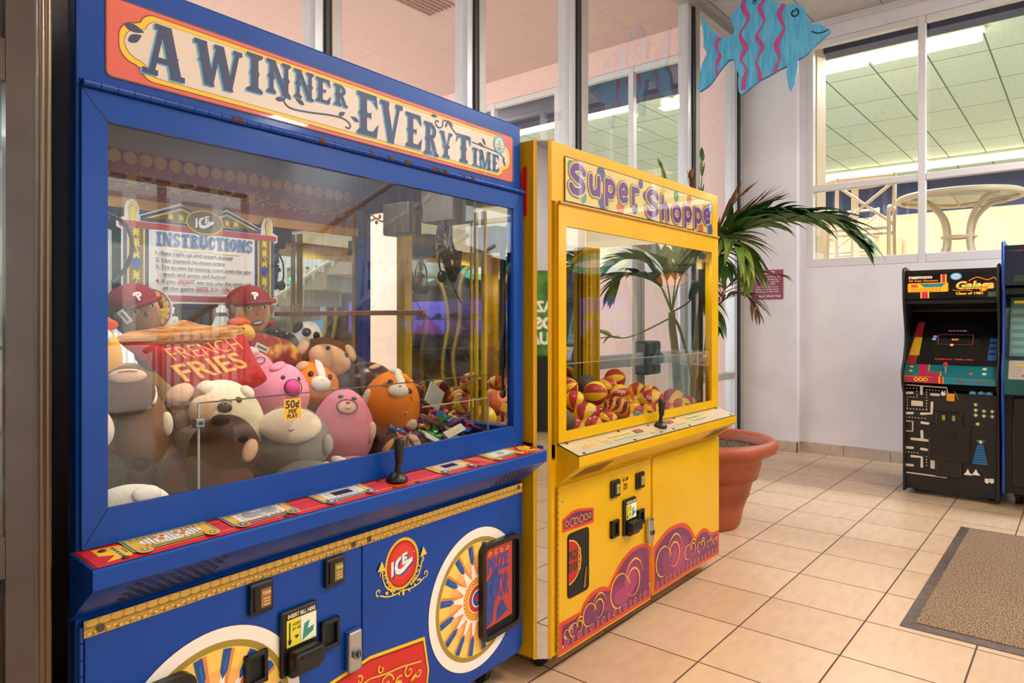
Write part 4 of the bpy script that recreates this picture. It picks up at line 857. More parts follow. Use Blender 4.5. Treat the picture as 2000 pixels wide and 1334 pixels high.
SK = {'S': [[(.92, .80), (.66, .99), (.28, .95), (.12, .74), (.36, .56), (.74, .42), (.88, .20), (.62, .01), (.22, .02), (.05, .18)]], 'u': [[(.1, 1), (.1, .35), (.3, .03), (.62, .06), (.86, .35)], [(.88, 1), (.88, .5), (.88, 0)]],
      'p': [[(.12, 1), (.12, .3), (.12, -.5)], [(.12, .75), (.42, .99), (.82, .84), (.92, .45), (.66, .06), (.24, .12)]], 'e': [[(.14, .50), (.5, .50), (.86, .56), (.78, .90), (.45, 1), (.14, .78), (.08, .38), (.36, .02), (.86, .12)]],
      'r': [[(.15, 1), (.15, .5), (.15, 0)], [(.18, .6), (.42, .92), (.86, .95)]], 'h': [[(.12, 1.55), (.12, .7), (.12, 0)], [(.12, .6), (.45, .98), (.82, .75), (.86, 0)]], 'o': [[(.5+.42*math.cos(t), .5+.5*math.sin(t)) for t in [2*PI*i/12 for i in range(13)]]]}
def super_text(w_, m_, h_):
    A.dh = .00003; A.h = h_
    for t, x, wd, z, hh in (('S', .088, .088, 1.812, .085), ('u', .222, .062, 1.822, .056), ('p', .335, .062, 1.824, .056), ('e', .442, .060, 1.822, .058), ('r', .548, .050, 1.822, .056),
                            ('S', .675, .095, 1.795, .088), ('h', .815, .062, 1.790, .055), ('o', .925, .072, 1.794, .056), ('p', 1.045, .066, 1.806, .054), ('p', 1.160, .066, 1.812, .054), ('e', 1.268, .060, 1.822, .056)):
        for sk in SK[t]:
            pts = smooth([(x-.006+p[0]*wd*1.14, z-.004+p[1]*hh*1.12) for p in sk], 6); ww = w_*(1.12 if t == 'S' else 1); A.stroke(pts, ww, m_); A.discs([(pts[0][0], pts[0][1], ww/2), (pts[-1][0], pts[-1][1], ww/2)], m_, 14)
super_text(.046, P('#e8843a', .35), .0030); super_text(.041, P('#4f9f4c', .35), .0038); super_text(.035, P('#f3e3b0', .35), .0046); super_text(.0255, P('#74298c', .35), .0054)
A.h = .0064; A.dh = .0002; A.disc(1.338, 1.897, .022, P('#4fb0d8', .4), .026); A.disc(1.338, 1.897, .017, P('#bfe3ee', .4), .02); A.rects([(1.326, 1.894, 1.35, 1.896), (1.328, 1.887, 1.348, 1.889)], P('#c86a4a', .5))
A.build('marquee', yel)
MB().box(sx0, sx1, -.012, -.0105, sz0, sz1, GLASS).build('marquee_cover', yel)
# door frame
gx0, gx1, gz0, gz1 = .05, 1.348, .90, 1.667; fx0, fx1, fz0, fz1 = .002, WY-.02, .862, 1.742
d = MB(); yf = -.012
for q in (((fx0, fz0), (gx0, gz0), (gx0, gz1), (fx0, fz1)), ((fx1, fz0), (gx1, gz0), (gx1, gz1), (fx1, fz1)), ((fx0, fz0), (fx1, fz0), (gx1, gz0), (gx0, gz0)), ((fx0, fz1), (fx1, fz1), (gx1, gz1), (gx0, gz1))): d.prism(q, yf, 0, 'y', YEN)
d.build('door_frame', yel); MB().box(gx0, gx1, -.006, -.002, gz0, gz1, GLASS).build('door_glass', yel)
h = MB(); h.cyl((fx0, -.014, 1.75), (fx1, -.014, 1.75), .007, YED, 10); h.build('hinge', yel)
# inner posts, struts and added fill light
q = MB()
for x0, x1 in ((1.296, 1.308), (1.335, 1.355)): q.cbox(x0, x1, DY-.075, DY-.045, .81, 1.742, YEN, .002)
q.cbox(1.398, 1.412, DY-.09, DY-.07, .81, 1.742, YEN, .002)
for i in range(14): q.cyl((1.315, DY-.08, .86+i*.065), (1.315, DY-.07, .86+i*.065), .004, GOLD, 8)
q.build('corner_rail', yel)
q = MB(); q.cbox(-.062, -.045, .30, .318, .81, 1.742, YEN, .002); q.cbox(-.062, -.045, .345, .357, .81, 1.742, YEN, .002); q.cbox(-.06, -.05, .372, .378, .81, 1.742, YEN, .001); q.build('corner_rail', yel)
g = MB(); g.cbox(1.385, 1.41, .06, .09, 1.585, 1.64, P('#e6d59a', .4), .003); g.cbox(1.385, 1.405, .06, .08, .95, 1.585, BLK, .004); g.ell((1.40, .05, 1.12), (.014, .014, .014), GOLD, nu=10, nv=6); g.cyl((1.41, .07, .95), (1.41, .07, .84), .006, BLK, 8); g.build('gas_strut', yel)
q = MB(); q.box(.03, 1.38, .05, .053, .82, 1.146, ACRYL); q.box(1.376, 1.379, .053, .25, .82, 1.146, ACRYL); q.box(.03, 1.38, .049, .0535, 1.144, 1.147, P('#a89888', .3)); q.build('prize_divider', yel)
crane(yel, .34, .42, 1.742, .95, P('#2c2a20', .5))
for x in (.3, 1.1): spot('lamp_or_fill_light', (x, .12, 1.735), 11, (1, .92, .75), yel)  # unseen spots added to light the inside
# shelf
s = MB(); sy = -.10
s.prism([(0, .855), (sy, .822), (sy-.002, .818), (sy-.002, .785), (.0, .705)], .004, WY-.004, 'x', YEN); s.build('control_shelf', yel)
def Fs2(u, v, h): return (u, -.001-v, .857-.33*v+h)
A = Art(Fs2, .0012); A.rect(.003, 0, WY-.003, .103, P('#3a3026', .4)); A.rect(.008, .002, WY-.008, .098, P('#c9bda0', .25, coat=.6))
for x in (.16, .20): A.ring(x, .05, .03, .004, P('#e9c03a', .4), .026)
for x in (.1, .13, .24, .27): A.ring(x, .06, .012, .003, P('#e9c03a', .4))
A.rects([(.30+.022*i, .034, .316+.022*i, .045) for i in range(8)], P('#d8c060', .4)); A.rects([(.31+.026*i, .060, .332+.026*i, .069) for i in range(8)], P('#a8c88a', .4))
A.rects([(.50, .03, .56, .055)], P('#8e5a50', .3)); A.rects([(.80, .02, .86, .045)], P('#8e5a50', .3)); A.rects([(.58, .07, .62, .078), (.86, .06, .93, .068)], P('#e9c03a', .4)); A.rects([(1.0, .03, 1.15, .04), (1.02, .055, 1.17, .065)], P('#a8c88a', .4))
A.build('control_overlay', yel)
b_ = MB()
for (u, v) in ((.05, .012), (.05, .09), (.42, .012), (.42, .09), (.92, .012), (.92, .09), (1.40, .012), (1.40, .09), (.655, .02), (.655, .085), (.77, .02), (.77, .085)): MB().ell(Fs2(u, v, .002), (.008, .007, .003), P('#2c241c', .5), nu=10, nv=6).build('bolt', yel)
joystick(yel, .715, -.050, .840)
def slots2(x0, n, sk):
    q = Art(lambda u, v, h: (u, -.102*(v-.705)/(.785-.705)-h*.7, v-h*.7), .0008)
    q.polys([[(x0+i*.019, .722), (x0+i*.019+.008, .722), (x0+i*.019+.008+sk, .768), (x0+i*.019+sk, .768)] for i in range(n)], P('#4a3408', .6)); q.build('speaker_grille', yel)
slots2(.06, 11, .02); slots2(1.2, 11, .02)
# lower doors
m = MB(); m.cbox(.006, .704, -.010, .004, .07, .70, YEN, .003); m.cbox(.722, WY-.004, -.010, .004, .08, .70, YEN, .003); m.build('lower_door', yel)
h = MB()
for i in range(26): h.cyl((.0, -.008, .09+i*.0236), (.0, -.008, .109+i*.0236), .005, YED, 8)
h.build('piano_hinge', yel)
A = Art(Fy(-.010), .0006)
A.dh = .00025
VR = P('#d23a1c', .35, coat=.3); PU = P('#6b1f5a', .35, coat=.3); MG = P('#a0306a', .35, coat=.3); YL = P('#e8b82a', .4)
def offs(c, k, cx, cz): return [((p[0]-cx)*k+cx, (p[1]-cz)*k+cz) for p in c]
L1 = [(.006, .078), (.702, .078), (.702, .305)]+smooth([(.702, .305), (.66, .33), (.60, .340), (.53, .338), (.45, .31), (.39, .268), (.35, .232)], 5)[1:]+smooth([(.34, .232), (.29, .248), (.22, .245), (.17, .222), (.145, .196)], 5)+[(.006, .196)]
L2 = [(.024, .094), (.684, .094), (.684, .295)]+smooth([(.684, .295), (.65, .315), (.60, .324), (.53, .320), (.46, .294), (.41, .256), (.362, .21)], 5)[1:]+smooth([(.345, .214), (.29, .23), (.23, .228), (.18, .206), (.155, .180)], 5)+[(.024, .180)]
R1 = [(.725, .086), (1.440, .086), (1.440, .212)]+smooth([(1.44, .212), (1.38, .214), (1.33, .222)], 4)[1:]+smooth([(1.33, .222), (1.29, .250), (1.24, .262), (1.19, .252), (1.16, .238)], 5)+smooth([(1.15, .245), (1.10, .30), (1.03, .338), (.95, .35), (.86, .345), (.78, .32), (.725, .295)], 5)
R2 = [(.740, .102), (1.424, .102), (1.424, .196)]+smooth([(1.424, .196), (1.38, .198), (1.33, .204)], 4)[1:]+smooth([(1.33, .204), (1.29, .232), (1.24, .244), (1.20, .236), (1.15, .215)], 5)+smooth([(1.145, .22), (1.09, .278), (1.02, .318), (.95, .332), (.87, .328), (.80, .305), (.740, .275)], 5)
A.poly(L1, VR); A.poly(R1, VR); A.poly(L2, PU); A.poly(R2, PU)
A.discs([(.42, .17, .12, .05), (.55, .24, .08, .07), (.95, .2, .14, .09), (1.1, .16, .12, .045)], P('#84265f', .35, coat=.3), 24); A.discs([(.46, .165, .07, .035), (.52, .21, .05, .06), (.98, .19, .08, .06)], P('#a0306a', .35, coat=.3), 24)
A.discs([(.05+i*.0425, .112, .012 if i % 2 == 0 else .007, .0105) for i in range(15)]+[(.76+i*.0425, .12, .012 if i % 2 == 0 else .007, .0105) for i in range(16)], P('#9c2c78', .35), 14)
A.dh = 0; A.h += .0006
for i in range(15): A.ring(.05+i*.0425, .112, .014 if i % 2 == 0 else .008, .0028, P('#c98a3a', .4), .0125, 16)
for i in range(16): A.ring(.76+i*.0425, .12, .014 if i % 2 == 0 else .008, .0028, P('#c98a3a', .4), .0125, 16)
A.dh = .00005; A.h = .0030
def heart(cx, cz, r, w_, sg=1):
    tp = lambda t: .35+1.1*math.sin(PI*min(1, t*1.1))
    A.stroke([(cx-r*1.0+r*1.05*math.cos(a), cz+r*1.02*math.sin(a)) for a in [math.radians(-70-i*9.5) for i in range(31)]], w_, YL, taper=tp)
    A.stroke(smooth([(cx-r*.3, cz+r*.75), (cx+r*.1, cz+r*1.25), (cx+r*.8, cz+r*1.5), (cx+r*1.45, cz+r*1.2), (cx+r*1.9, cz+r*.5)], 6), w_, YL, taper=tp)
    A.stroke(smooth([(cx+r*.25, cz+r*.1), (cx+r*.0, cz+r*.5), (cx-r*.3, cz+r*.75)], 5), w_*.8, YL)
    A.stroke([(cx+r*.62+r*.8*math.cos(a), cz+r*.1+r*.85*math.sin(a)) for a in [math.radians(190-i*13) for i in range(26)]], w_, YL, taper=tp)
heart(.50, .19, .068, .0055); heart(.245, .165, .042, .0045); heart(.12, .143, .024, .004); heart(.065, .142, .016, .003)
heart(.88, .21, .066, .0055); heart(1.10, .188, .034, .0045); heart(1.22, .18, .024, .004); heart(1.32, .17, .018, .003); heart(1.39, .165, .014, .003)
A.build('scroll_decal', yel)
A = Art(Fy(-.010), .001)
A.poly([(.026, .527), (.238, .519), (.238, .577), (.131, .594), (.092, .594), (.026, .574)], VR); A.poly([(.036, .537), (.228, .530), (.228, .568), (.13, .584), (.094, .584), (.036, .566)], PU)
for x, r in ((.055, .010), (.09, .015), (.115, .012), (.15, .014), (.18, .012), (.208, .009)): A.ring(x, .553, r, .0028, YL)
A.build('small_decal', yel)
coin_slot(yel, .391, .624, .066, .072, -.010); coin_slot(yel, .595, .622, .066, .072, -.010)
bill(yel, .505, .486, .93, -.010); ret(yel, .386, .460, .058, .07, -.010); ret(yel, .598, .462, .056, .066, -.010); lock(yel, .673, .388, .048, .105, -.010)
A = Art(Fy(-.010), .0008)
for i, (t, w_) in enumerate((('$1.00', .046), ('PER', .028), ('PLAY', .034))): A.text(t, .482, (.639, .617, .603)[i], .014 if i == 0 else .0105, P('#3a2e1a', .5), w=w_, al='c', bold=.03)
A.build('price_print', yel)
b_ = MB()
for x, z in ((.03, .645), (.60, .69), (.74, .69), (1.42, .69), (.045, .13), (.69, .14), (.03, .1)): MB().ell((x, -.011, z), (.007, .004, .007), CHROME, nu=12, nv=6).build('bolt', yel)
# prize opening
px0, px1, pz0, pz1 = .058, .203, .268, .512
e = MB(); e.prism(rrect(px0, pz0, px1, pz1, .018), -.0125, -.0105, 'y', BLK); o = e.build('prize_door', yel)
A = Art(Fy(-.0127), .0006); A.poly(rrect(px0+.004, pz0+.004, px1-.004, pz1-.004, .015), BLKM)
A.poly([(px0+.004+.0, .34)]+[(px0+.004+.085*math.cos(t), .405+.085*math.sin(t)) for t in [math.radians(a) for a in range(-88, 89, 8)]], YL); A.poly([(px0+.004, .345)]+[(px0+.004+.080*math.cos(t), .405+.080*math.sin(t)) for t in [math.radians(a) for a in range(-88, 89, 8)]], P('#b3221f', .35))
A.text('PRIZE', px0+.006, .412, .032, P('#1d3a2c', .4), w=.06, bold=.04); A.text('DOOR', px0+.006, .368, .032, P('#1d3a2c', .4), w=.06, bold=.04)
for k in range(4): A.ring(px0+.073, .37+k*.022, .009, .003, YL, n=14)
A.poly([(px1-.045, .285), (px1-.03, .285), (px1-.022, .36), (px1-.03, .36)], P('#8a6a18', .4)); A.build('door_print', o)
for x in (.0, .62, 1.3):
    caster(yel, x if x else .03, .09, .085, .034); caster(yel, x if x else .03, .7, .085, .034)
# ================================================================ plush toys in the blue machine
def FUR(h): return P(h, .9, spec=.15, bump=.25, bscale=260, sheen=.04)
DKB = P('#1a1412', .35); 
def toy(name, label, s, d, z, R, mat, feats, yaw=0, roll=0, pitch=0, shape=.12, cat='plush toy', group=None):
    w0 = bw(s, d, z); face = math.atan2(-w0.y, -w0.x)+PI/2
    e = empty(name, w0, (0, 0, 0)); tag(e, label, cat, group)
    M = Matrix.Rotation(face+math.radians(yaw), 3, 'Z') @ Matrix.Rotation(math.radians(roll), 3, 'Y') @ Matrix.Rotation(math.radians(-pitch), 3, 'X')
    e.rotation_euler = M.to_euler()
    def f(dd, p): k = 1-shape*dd.z; return Vector((p.x*k, p.y*k, p.z))
    MB().ell((0, 0, 0), R, mat, nu=28, nv=18, f=f).build('body', e)
    def surf(az, el, out=1.0):
        a, b = math.radians(az), math.radians(el); dd = Vector((math.sin(a)*math.cos(b), -math.cos(a)*math.cos(b), math.sin(b)))
        k = 1-shape*dd.z; p = Vector((dd.x*R[0]*k, dd.y*R[1]*k, dd.z*R[2])); n = Vector((dd.x/R[0], dd.y/R[1], dd.z/R[2])).normalized()
        return p*out, n
    for ft in feats:
        nm, az, el, w, h, t, mt = ft[:7]; rl = ft[7] if len(ft) > 7 else 0; out = ft[8] if len(ft) > 8 else 1.0
        p, n = surf(az, el, out)
        if nm in ('eye', 'nose', 'mouth', 'patch', 'muzzle', 'brow', 'whisker', 'belly', 'stripe'):
            q = n.to_track_quat('-Y', 'Z')
        else: q = n.to_track_quat('-Y', 'Z')
        T = Matrix.Translation(p) @ q.to_matrix().to_4x4() @ Matrix.Rotation(math.radians(rl), 4, 'Y')
        mb = MB()
        if nm == 'ring_mark':
            mb.tube([T @ Vector((w*math.cos(2*PI*i/24), -t, h*math.sin(2*PI*i/24))) for i in range(25)], .0016, mt, 6); mb.build('outline', e)
        elif nm in ('mouth', 'whisker', 'brow'):
            mb.tube([T @ Vector((-w+2*w*i/6, -t, h*(1-((i-3)/3)**2))) for i in range(7)], .0014, mt, 6); mb.build(nm, e)
        else: mb.ell((0, 0, 0), (w, t, h), mt, nu=14, nv=10, T=T); mb.build({'patch': 'face_patch', 'stripe': 'fur_stripe'}.get(nm, nm), e)
    return e
cream, white, pink, pinkd, orange, brown, dbrown, tan, grey, black = FUR('#efe3c8'), FUR('#f0ece2'), FUR('#f59ab8'), P('#e23a92', .5), FUR('#ff9228'), FUR('#6a4228'), FUR('#2e1c14'), FUR('#e3b894'), FUR('#5d564e'), FUR('#17161a')
def face2(sz=.009, az=16, el=18, m=DKB): return [('eye', -az, el, sz, sz, .004, m), ('eye', az, el, sz, sz, .004, m)]
# lower layers first, so that everything rests on something
FILL = [(-1.34, .62, .895, '#d9c9a8', 'plain cream plush toy at the bottom of the pile, far left'), (-1.13, .66, .90, '#7a4a2c', 'brown plush toy buried under the fries pillow'), (-.90, .66, .90, '#e9a24a', 'light orange plush toy buried at the back of the pile'),
        (-.68, .68, .90, '#e58aa8', 'rose plush toy buried behind the pink pig'), (-.575, .48, .89, '#5b3a28', 'dark plush toy squeezed under the orange cat plush'), (-.78, .45, .90, '#c9b48a', 'beige plush toy under the pink pig'), (-1.0, .42, .88, '#dcd3c0', 'off white plush toy under the polar bear'), (-1.36, .36, .89, '#8a5a34', 'brown plush toy under the monkeys at the far left'),
        (-.57, .70, 1.06, '#48413c', 'charcoal plush toy wedged under the monkey plush'), (-.74, .72, 1.09, '#8e2c22', 'dark red plush toy wedged behind the pizza pillow'), (-1.05, .66, 1.09, '#b98a4c', 'tan plush toy wedged behind the fries pillow'), (-1.30, .60, 1.09, '#7c2020', 'maroon plush toy wedged under the capped doll at the left'), (-.90, .60, 1.08, '#d6c29a', 'sand coloured plush toy wedged below the fries pillow')]
for i, (s, d, z, c, l) in enumerate(FILL):
    toy('plush_toy', l, s, d, z, (.11, .10, .085), FUR(c), face2(), yaw=i*37)
# polar bear
toy('polar_bear_plush', 'cream white polar bear plush with brown nose below the red fries pillow', -1.012, .28, 1.035, (.118, .10, .118), cream,
    [('eye', -20, 36, .009, .009, .004, P('#4a2a1c', .4)), ('eye', 28, 38, .009, .009, .004, P('#4a2a1c', .4)), ('nose', 4, 26, .019, .014, .010, P('#4a2a1c', .4)), ('brow', 4, 33, .018, .008, .002, P('#4a2a1c', .4)), ('ear', -50, 55, .025, .025, .014, cream), ('ear', 62, 50, .022, .022, .014, cream)], roll=6)
toy('pig_plush', 'pink pig plush with a magenta snout beside the polar bear', -.698, .46, 1.078, (.095, .09, .098), pink,
    [('eye', -2, 36, .007, .008, .003, DKB), ('eye', 42, 38, .006, .007, .003, DKB), ('nose', 22, 18, .026, .024, .013, pinkd), ('ring_mark', 22, 18, .029, .027, .004, DKB), ('ear', -40, 62, .02, .03, .01, pink)], roll=12)
toy('guinea_pig_plush', 'small orange and white striped guinea pig plush behind the pink bear', -.490, .56, 1.088, (.092, .085, .085), orange,
    [('patch', 8, 42, .016, .05, .008, white, -20), ('muzzle', 14, 8, .036, .028, .014, white), ('nose', 14, 16, .010, .007, .015, P('#d8587a', .5)), ('eye', -14, 26, .010, .011, .007, DKB), ('eye', 38, 28, .009, .011, .007, DKB), ('ear', -58, 40, .026, .024, .012, tan), ('whisker', -22, 8, .010, .002, .003, DKB), ('whisker', -22, 2, .010, .003, .003, DKB)], roll=14)
toy('cat_plush', 'large round orange cat plush with white muzzle, rightmost of the pile', -.362, .30, 1.012, (.104, .10, .127), orange,
    [('patch', 16, 52, .016, .045, .008, white, -14), ('muzzle', 10, 32, .036, .024, .012, white, -10), ('nose', 12, 38, .009, .006, .013, P('#d8587a', .5)), ('eye', -14, 46, .010, .011, .008, DKB), ('eye', 40, 34, .010, .011, .008, DKB), ('whisker', -22, 40, .010, .002, .003, DKB, 15), ('whisker', -22, 35, .010, .002, .003, DKB), ('whisker', 40, 22, .010, .001, .003, DKB, 70), ('ear', -8, 78, .022, .016, .014, white), ('ear', 40, 60, .014, .018, .012, orange), ('paw', -58, 12, .012, .03, .014, white, -10), ('paw', 52, -22, .028, .026, .016, white, -30)], roll=10, shape=.06)
toy('bear_plush', 'tall pink bear plush with outlined cream muzzle left of the orange cat', -.622, .24, .975, (.098, .085, .125), FUR('#e58aa8'),
    [('muzzle', 6, 36, .029, .021, .008, P('#f2cfc4', .8)), ('ring_mark', 6, 36, .031, .023, .007, DKB), ('nose', 8, 42, .009, .006, .011, P('#b03a4a', .5)), ('mouth', 8, 34, .009, -.004, .011, P('#b03a4a', .5)), ('eye', -16, 56, .009, .006, .006, DKB), ('eye', 32, 52, .009, .006, .006, DKB), ('paw', 62, -2, .010, .034, .016, FUR('#efc8c0'), 10), ('paw', 30, -58, .045, .022, .02, white, 20)], roll=4, shape=.16)
toy('seal_plush', 'grey and cream sleepy plush behind the price sticker', -.842, .20, .968, (.112, .085, .105), FUR('#8a857c'),
    [('patch', 2, 32, .085, .052, .03, FUR('#ecd9c2'), 8), ('eye', 4, 50, .007, .005, .030, P('#5a5a60', .5)), ('eye', 26, 46, .007, .005, .026, P('#5a5a60', .5)), ('mouth', 2, 22, .007, -.003, .032, DKB), ('paw', 62, -8, .022, .03, .014, FUR('#a8a298'))], roll=-4)
toy('dog_plush', 'dark brown plush with one cream paw in front of the polar bear', -1.055, .18, .985, (.088, .075, .085), FUR('#4a3022'),
    [('ear', -30, 58, .024, .018, .014, dbrown), ('paw', 42, 4, .022, .030, .014, tan, 20), ('patch', 30, 24, .014, .010, .008, black)], roll=8)
toy('bear_plush', 'big brown plush body filling the lower left behind the acrylic panel', -1.115, .17, .895, (.115, .045, .085), FUR('#5c3c28'), [('patch', -10, 20, .02, .022, .006, dbrown)], roll=-12)
toy('panda_plush', 'black and white panda plush standing at the back of the pile', -.430, .68, 1.245, (.058, .055, .068), white,
    [('patch', -8, 22, .017, .017, .008, black), ('patch', 34, 18, .014, .016, .008, black), ('nose', 22, 0, .011, .009, .010, black), ('ear', -62, 30, .022, .024, .014, black), ('eye', -6, 22, .004, .004, .016, white), ('body_fur', -60, -50, .05, .045, .04, black)], roll=14)
toy('monkey_plush', 'brown monkey plush with large tan face under the panda', -.405, .60, 1.165, (.112, .09, .088), brown,
    [('muzzle', 6, 8, .078, .052, .040, tan, 10), ('eye', -2, 24, .009, .011, .012, P('#2a1408', .4), 0, 1.36), ('eye', 28, 20, .009, .011, .012, P('#2a1408', .4), 0, 1.30), ('ear', -64, 18, .030, .040, .016, tan), ('ear', 66, 34, .026, .036, .016, tan), ('mouth', 14, -22, .012, -.003, .05, DKB), ('brow', -8, 42, .010, .005, .018, DKB)], roll=14)
toy('seal_plush', 'glossy dark brown plush lying between the monkey and the orange cat', -.330, .46, 1.095, (.102, .08, .068), P('#2a1a14', .3, sheen=.2), [('patch', 30, 50, .03, .010, .008, tan, -20)])
toy('raccoon_plush', 'grey raccoon plush behind the pizza pillow', -.545, .70, 1.232, (.08, .06, .06), grey,
    [('patch', 6, 36, .05, .014, .010, black), ('eye', -8, 38, .005, .005, .014, white), ('eye', 24, 36, .005, .005, .014, white), ('nose', 12, 26, .006, .005, .016, black), ('ear', -30, 62, .02, .024, .012, brown)], roll=10)
toy('dragon_plush', 'small green plush peeping out behind the raccoon', -.555, .76, 1.300, (.045, .035, .036), FUR('#2e7a3c'), [('patch', 30, 10, .02, .01, .008, P('#b83a2e', .8)), ('eye', 0, 30, .004, .004, .004, DKB)])
toy('chicken_plush', 'little yellow chicken plush with orange comb beside the right capped doll', -.775, .57, 1.278, (.050, .04, .034), FUR('#e8ae44'), [('comb', -40, 62, .03, .022, .012, FUR('#ea5a22'), -20), ('comb', 10, 75, .03, .014, .014, FUR('#ea5a22')), ('brow', 10, 18, .007, .004, .002, DKB)], roll=8)
toy('pig_plush', 'pink plush with closed eyes tucked under the fries pillow edge', -.730, .56, 1.150, (.066, .06, .064), FUR('#e894a8'), [('ear', -20, 70, .042, .022, .022, FUR('#f2c4c4')), ('ring_mark', 28, 26, .018, .012, .003, DKB), ('brow', -8, 26, .008, .003, .002, DKB)], roll=-14)
toy('lion_plush', 'yellow lion plush with white muzzle and orange mane at the left glass edge', -1.315, .30, 1.230, (.055, .05, .075), FUR('#e2a640'), [('muzzle', 6, 42, .028, .018, .012, white), ('nose', 0, 44, .008, .006, .014, P('#8a3a2a', .5)), ('eye', -20, 60, .006, .003, .003, DKB), ('eye', 24, 58, .004, .003, .003, DKB), ('mane', 10, 80, .045, .010, .02, FUR('#ea5a22')), ('paw', -10, -58, .03, .014, .02, FUR('#e0502a'))])
toy('monkey_plush', 'brown plush with tan open muzzle under the yellow lion', -1.270, .26, 1.145, (.068, .06, .060), brown, [('muzzle', 8, 40, .042, .018, .014, tan), ('mouth', 8, 40, .020, .003, .015, brown)])
toy('monkey_plush', 'hanging brown monkey plush with cream hands at the left', -1.215, .28, 1.040, (.062, .06, .098), FUR('#7c5432'), [('paw', -20, 66, .026, .040, .02, FUR('#e8d2b0'), 20), ('paw', 60, 12, .014, .03, .014, FUR('#efdcc0')), ('paw', 40, 66, .010, .036, .012, FUR('#e9e0c0'), 30), ('belly', 0, -50, .02, .02, .02, black)], roll=4)
toy('monkey_plush', 'peach and brown plush squeezed below the fries pillow corner', -1.10, .28, 1.085, (.062, .05, .055), FUR('#7a5236'), [('paw', -30, 46, .030, .036, .02, tan, 40), ('paw', 34, -4, .040, .040, .02, FUR('#e6c0a0'))])
toy('cat_plush', 'pale pink plush cut by the left edge of the glass', -1.370, .20, 1.070, (.048, .05, .055), FUR('#e6cbbb'), [('brow', 14, 30, .008, -.002, .003, DKB), ('brow', 30, 24, .008, -.002, .003, DKB), ('mouth', 0, 0, .006, -.003, .004, DKB)])
toy('seal_plush', 'dark charcoal plush in shade below the pale pink one', -1.350, .24, .962, (.070, .07, .055), FUR('#2c2a28'), [])
toy('sheep_plush', 'white fluffy plush lying in the front left corner of the blue machine', -1.335, .085, .900, (.085, .035, .055), FUR('#efead8'), [('patch', 30, 40, .03, .02, .01, FUR('#f3efe4')), ('paw', -50, 10, .02, .03, .012, white)], shape=0)
toy('penguin_plush', 'small pale plush with orange beak lying flat against the front glass', -1.035, .072, .878, (.050, .03, .032), FUR('#e8cdb8'), [('nose', 12, 34, .012, .014, .010, P('#e0804a', .7)), ('eye', -16, 34, .005, .005, .004, DKB), ('eye', 40, 34, .006, .005, .004, P('#7a3a2a', .5)), ('stripe', 12, 56, .02, .004, .006, DKB)], cat='plush toy')
toy('frog_plush', 'bright green plush just showing at the front glass', -1.178, .075, .858, (.045, .028, .030), FUR('#8fd85a'), [('eye', 30, 20, .004, .004, .003, DKB)])
toy('tiger_plush', 'tan tiger striped plush under the big orange cat', -.485, .110, .898, (.068, .05, .048), FUR('#cf9a5c'), [('stripe', -30, 30, .006, .03, .006, DKB, 20), ('stripe', -8, 36, .006, .03, .006, DKB, -10), ('stripe', 14, 34, .006, .03, .006, DKB, 10), ('stripe', 34, 28, .006, .03, .006, DKB, -20), ('ear', 70, 60, .02, .02, .012, tan)])
toy('hippo_plush', 'rose pink plush with white foot at the front glass below the pink bear', -.700, .095, .872, (.095, .04, .045), FUR('#d9788c'), [('paw', -30, 40, .04, .018, .012, white, 30)])
toy('seal_plush', 'grey plush lying in the shade below the sleepy cream face', -.865, .10, .882, (.085, .04, .05), FUR('#77726a'), [('paw', 50, 20, .02, .03, .012, FUR('#aaa49a'))])
# capped dolls
def doll(label, s, d, z, k, yaw, roll, pitch, smile):
    skin = FUR('#c9966a'); cap = FUR('#8f1c22')
    ft = [('eye', -22, 6, .010, .007, .004, white), ('eye', -22, 6, .0045, .0055, .007, P('#3a2a20', .3)), ('eye', 22, 6, .010, .007, .004, white), ('eye', 22, 6, .0045, .0055, .007, P('#3a2a20', .3)), ('brow', -22, 18, .013, .004, .003, P('#2a1a12', .5)), ('brow', 22, 18, .013, .004, .003, P('#2a1a12', .5)), ('nose', 0, -6, .007, .009, .008, skin), ('ear', -88, 0, .006, .014, .012, skin), ('ear', 88, 0, .006, .014, .012, skin), ('hair', -70, 6, .014, .02, .012, P('#7a5534', .8)), ('hair', 70, 6, .014, .02, .012, P('#7a5534', .8))]
    if smile: ft += [('mouth_open', 2, -32, .022, .010, .004, P('#3a1614', .5), -6), ('teeth', 2, -30, .018, .006, .006, white, -6)]
    e = toy('ballplayer_plush_doll', label, s, d, z, (.066*k, .060*k, .078*k), skin, ft, yaw, roll, pitch, shape=-.05, cat='plush doll')
    c = MB()
    c.ell((0, .004, .030*k), (.072*k, .068*k, .058*k), cap, nu=24, nv=14, f=lambda dd, p: Vector((p.x, p.y, max(p.z, -.012*k))))
    c.ell((0, -.075*k, .022*k), (.052*k, .040*k, .008*k), cap, nu=20, nv=8)
    c.build('cap', e)
    A = Art(lambda u, v, h: (u, -.066*k*math.cos(min(1.2, abs(v)/(.06*k)))-h-.0015, .032*k+v), .003, .0004)
    A.text('P', -.002, .004, .022*k, P('#efe6dc', .6), w=.016*k, al='c', bold=.05); A.stroke(curl(-.012*k, .021*k, .006*k, 0, .8), .003, P('#efe6dc', .6)); A.build('cap_badge', e)
    b = MB(); b.ell((0, .01, -.12*k), (.05*k, .04*k, .06*k), FUR('#b9b4ae'), nu=16, nv=10); b.build('shirt', e)
    return e
doll('plush ballplayer doll in a dark red cap lying tilted, left of the fries pillow', -1.105, .56, 1.335, 1.0, 26, -22, 6, False)
doll('smiling plush ballplayer doll in a dark red cap, upright before the sign', -.680, .66, 1.345, 1.05, 22, -4, 4, True)
t = MB(); 
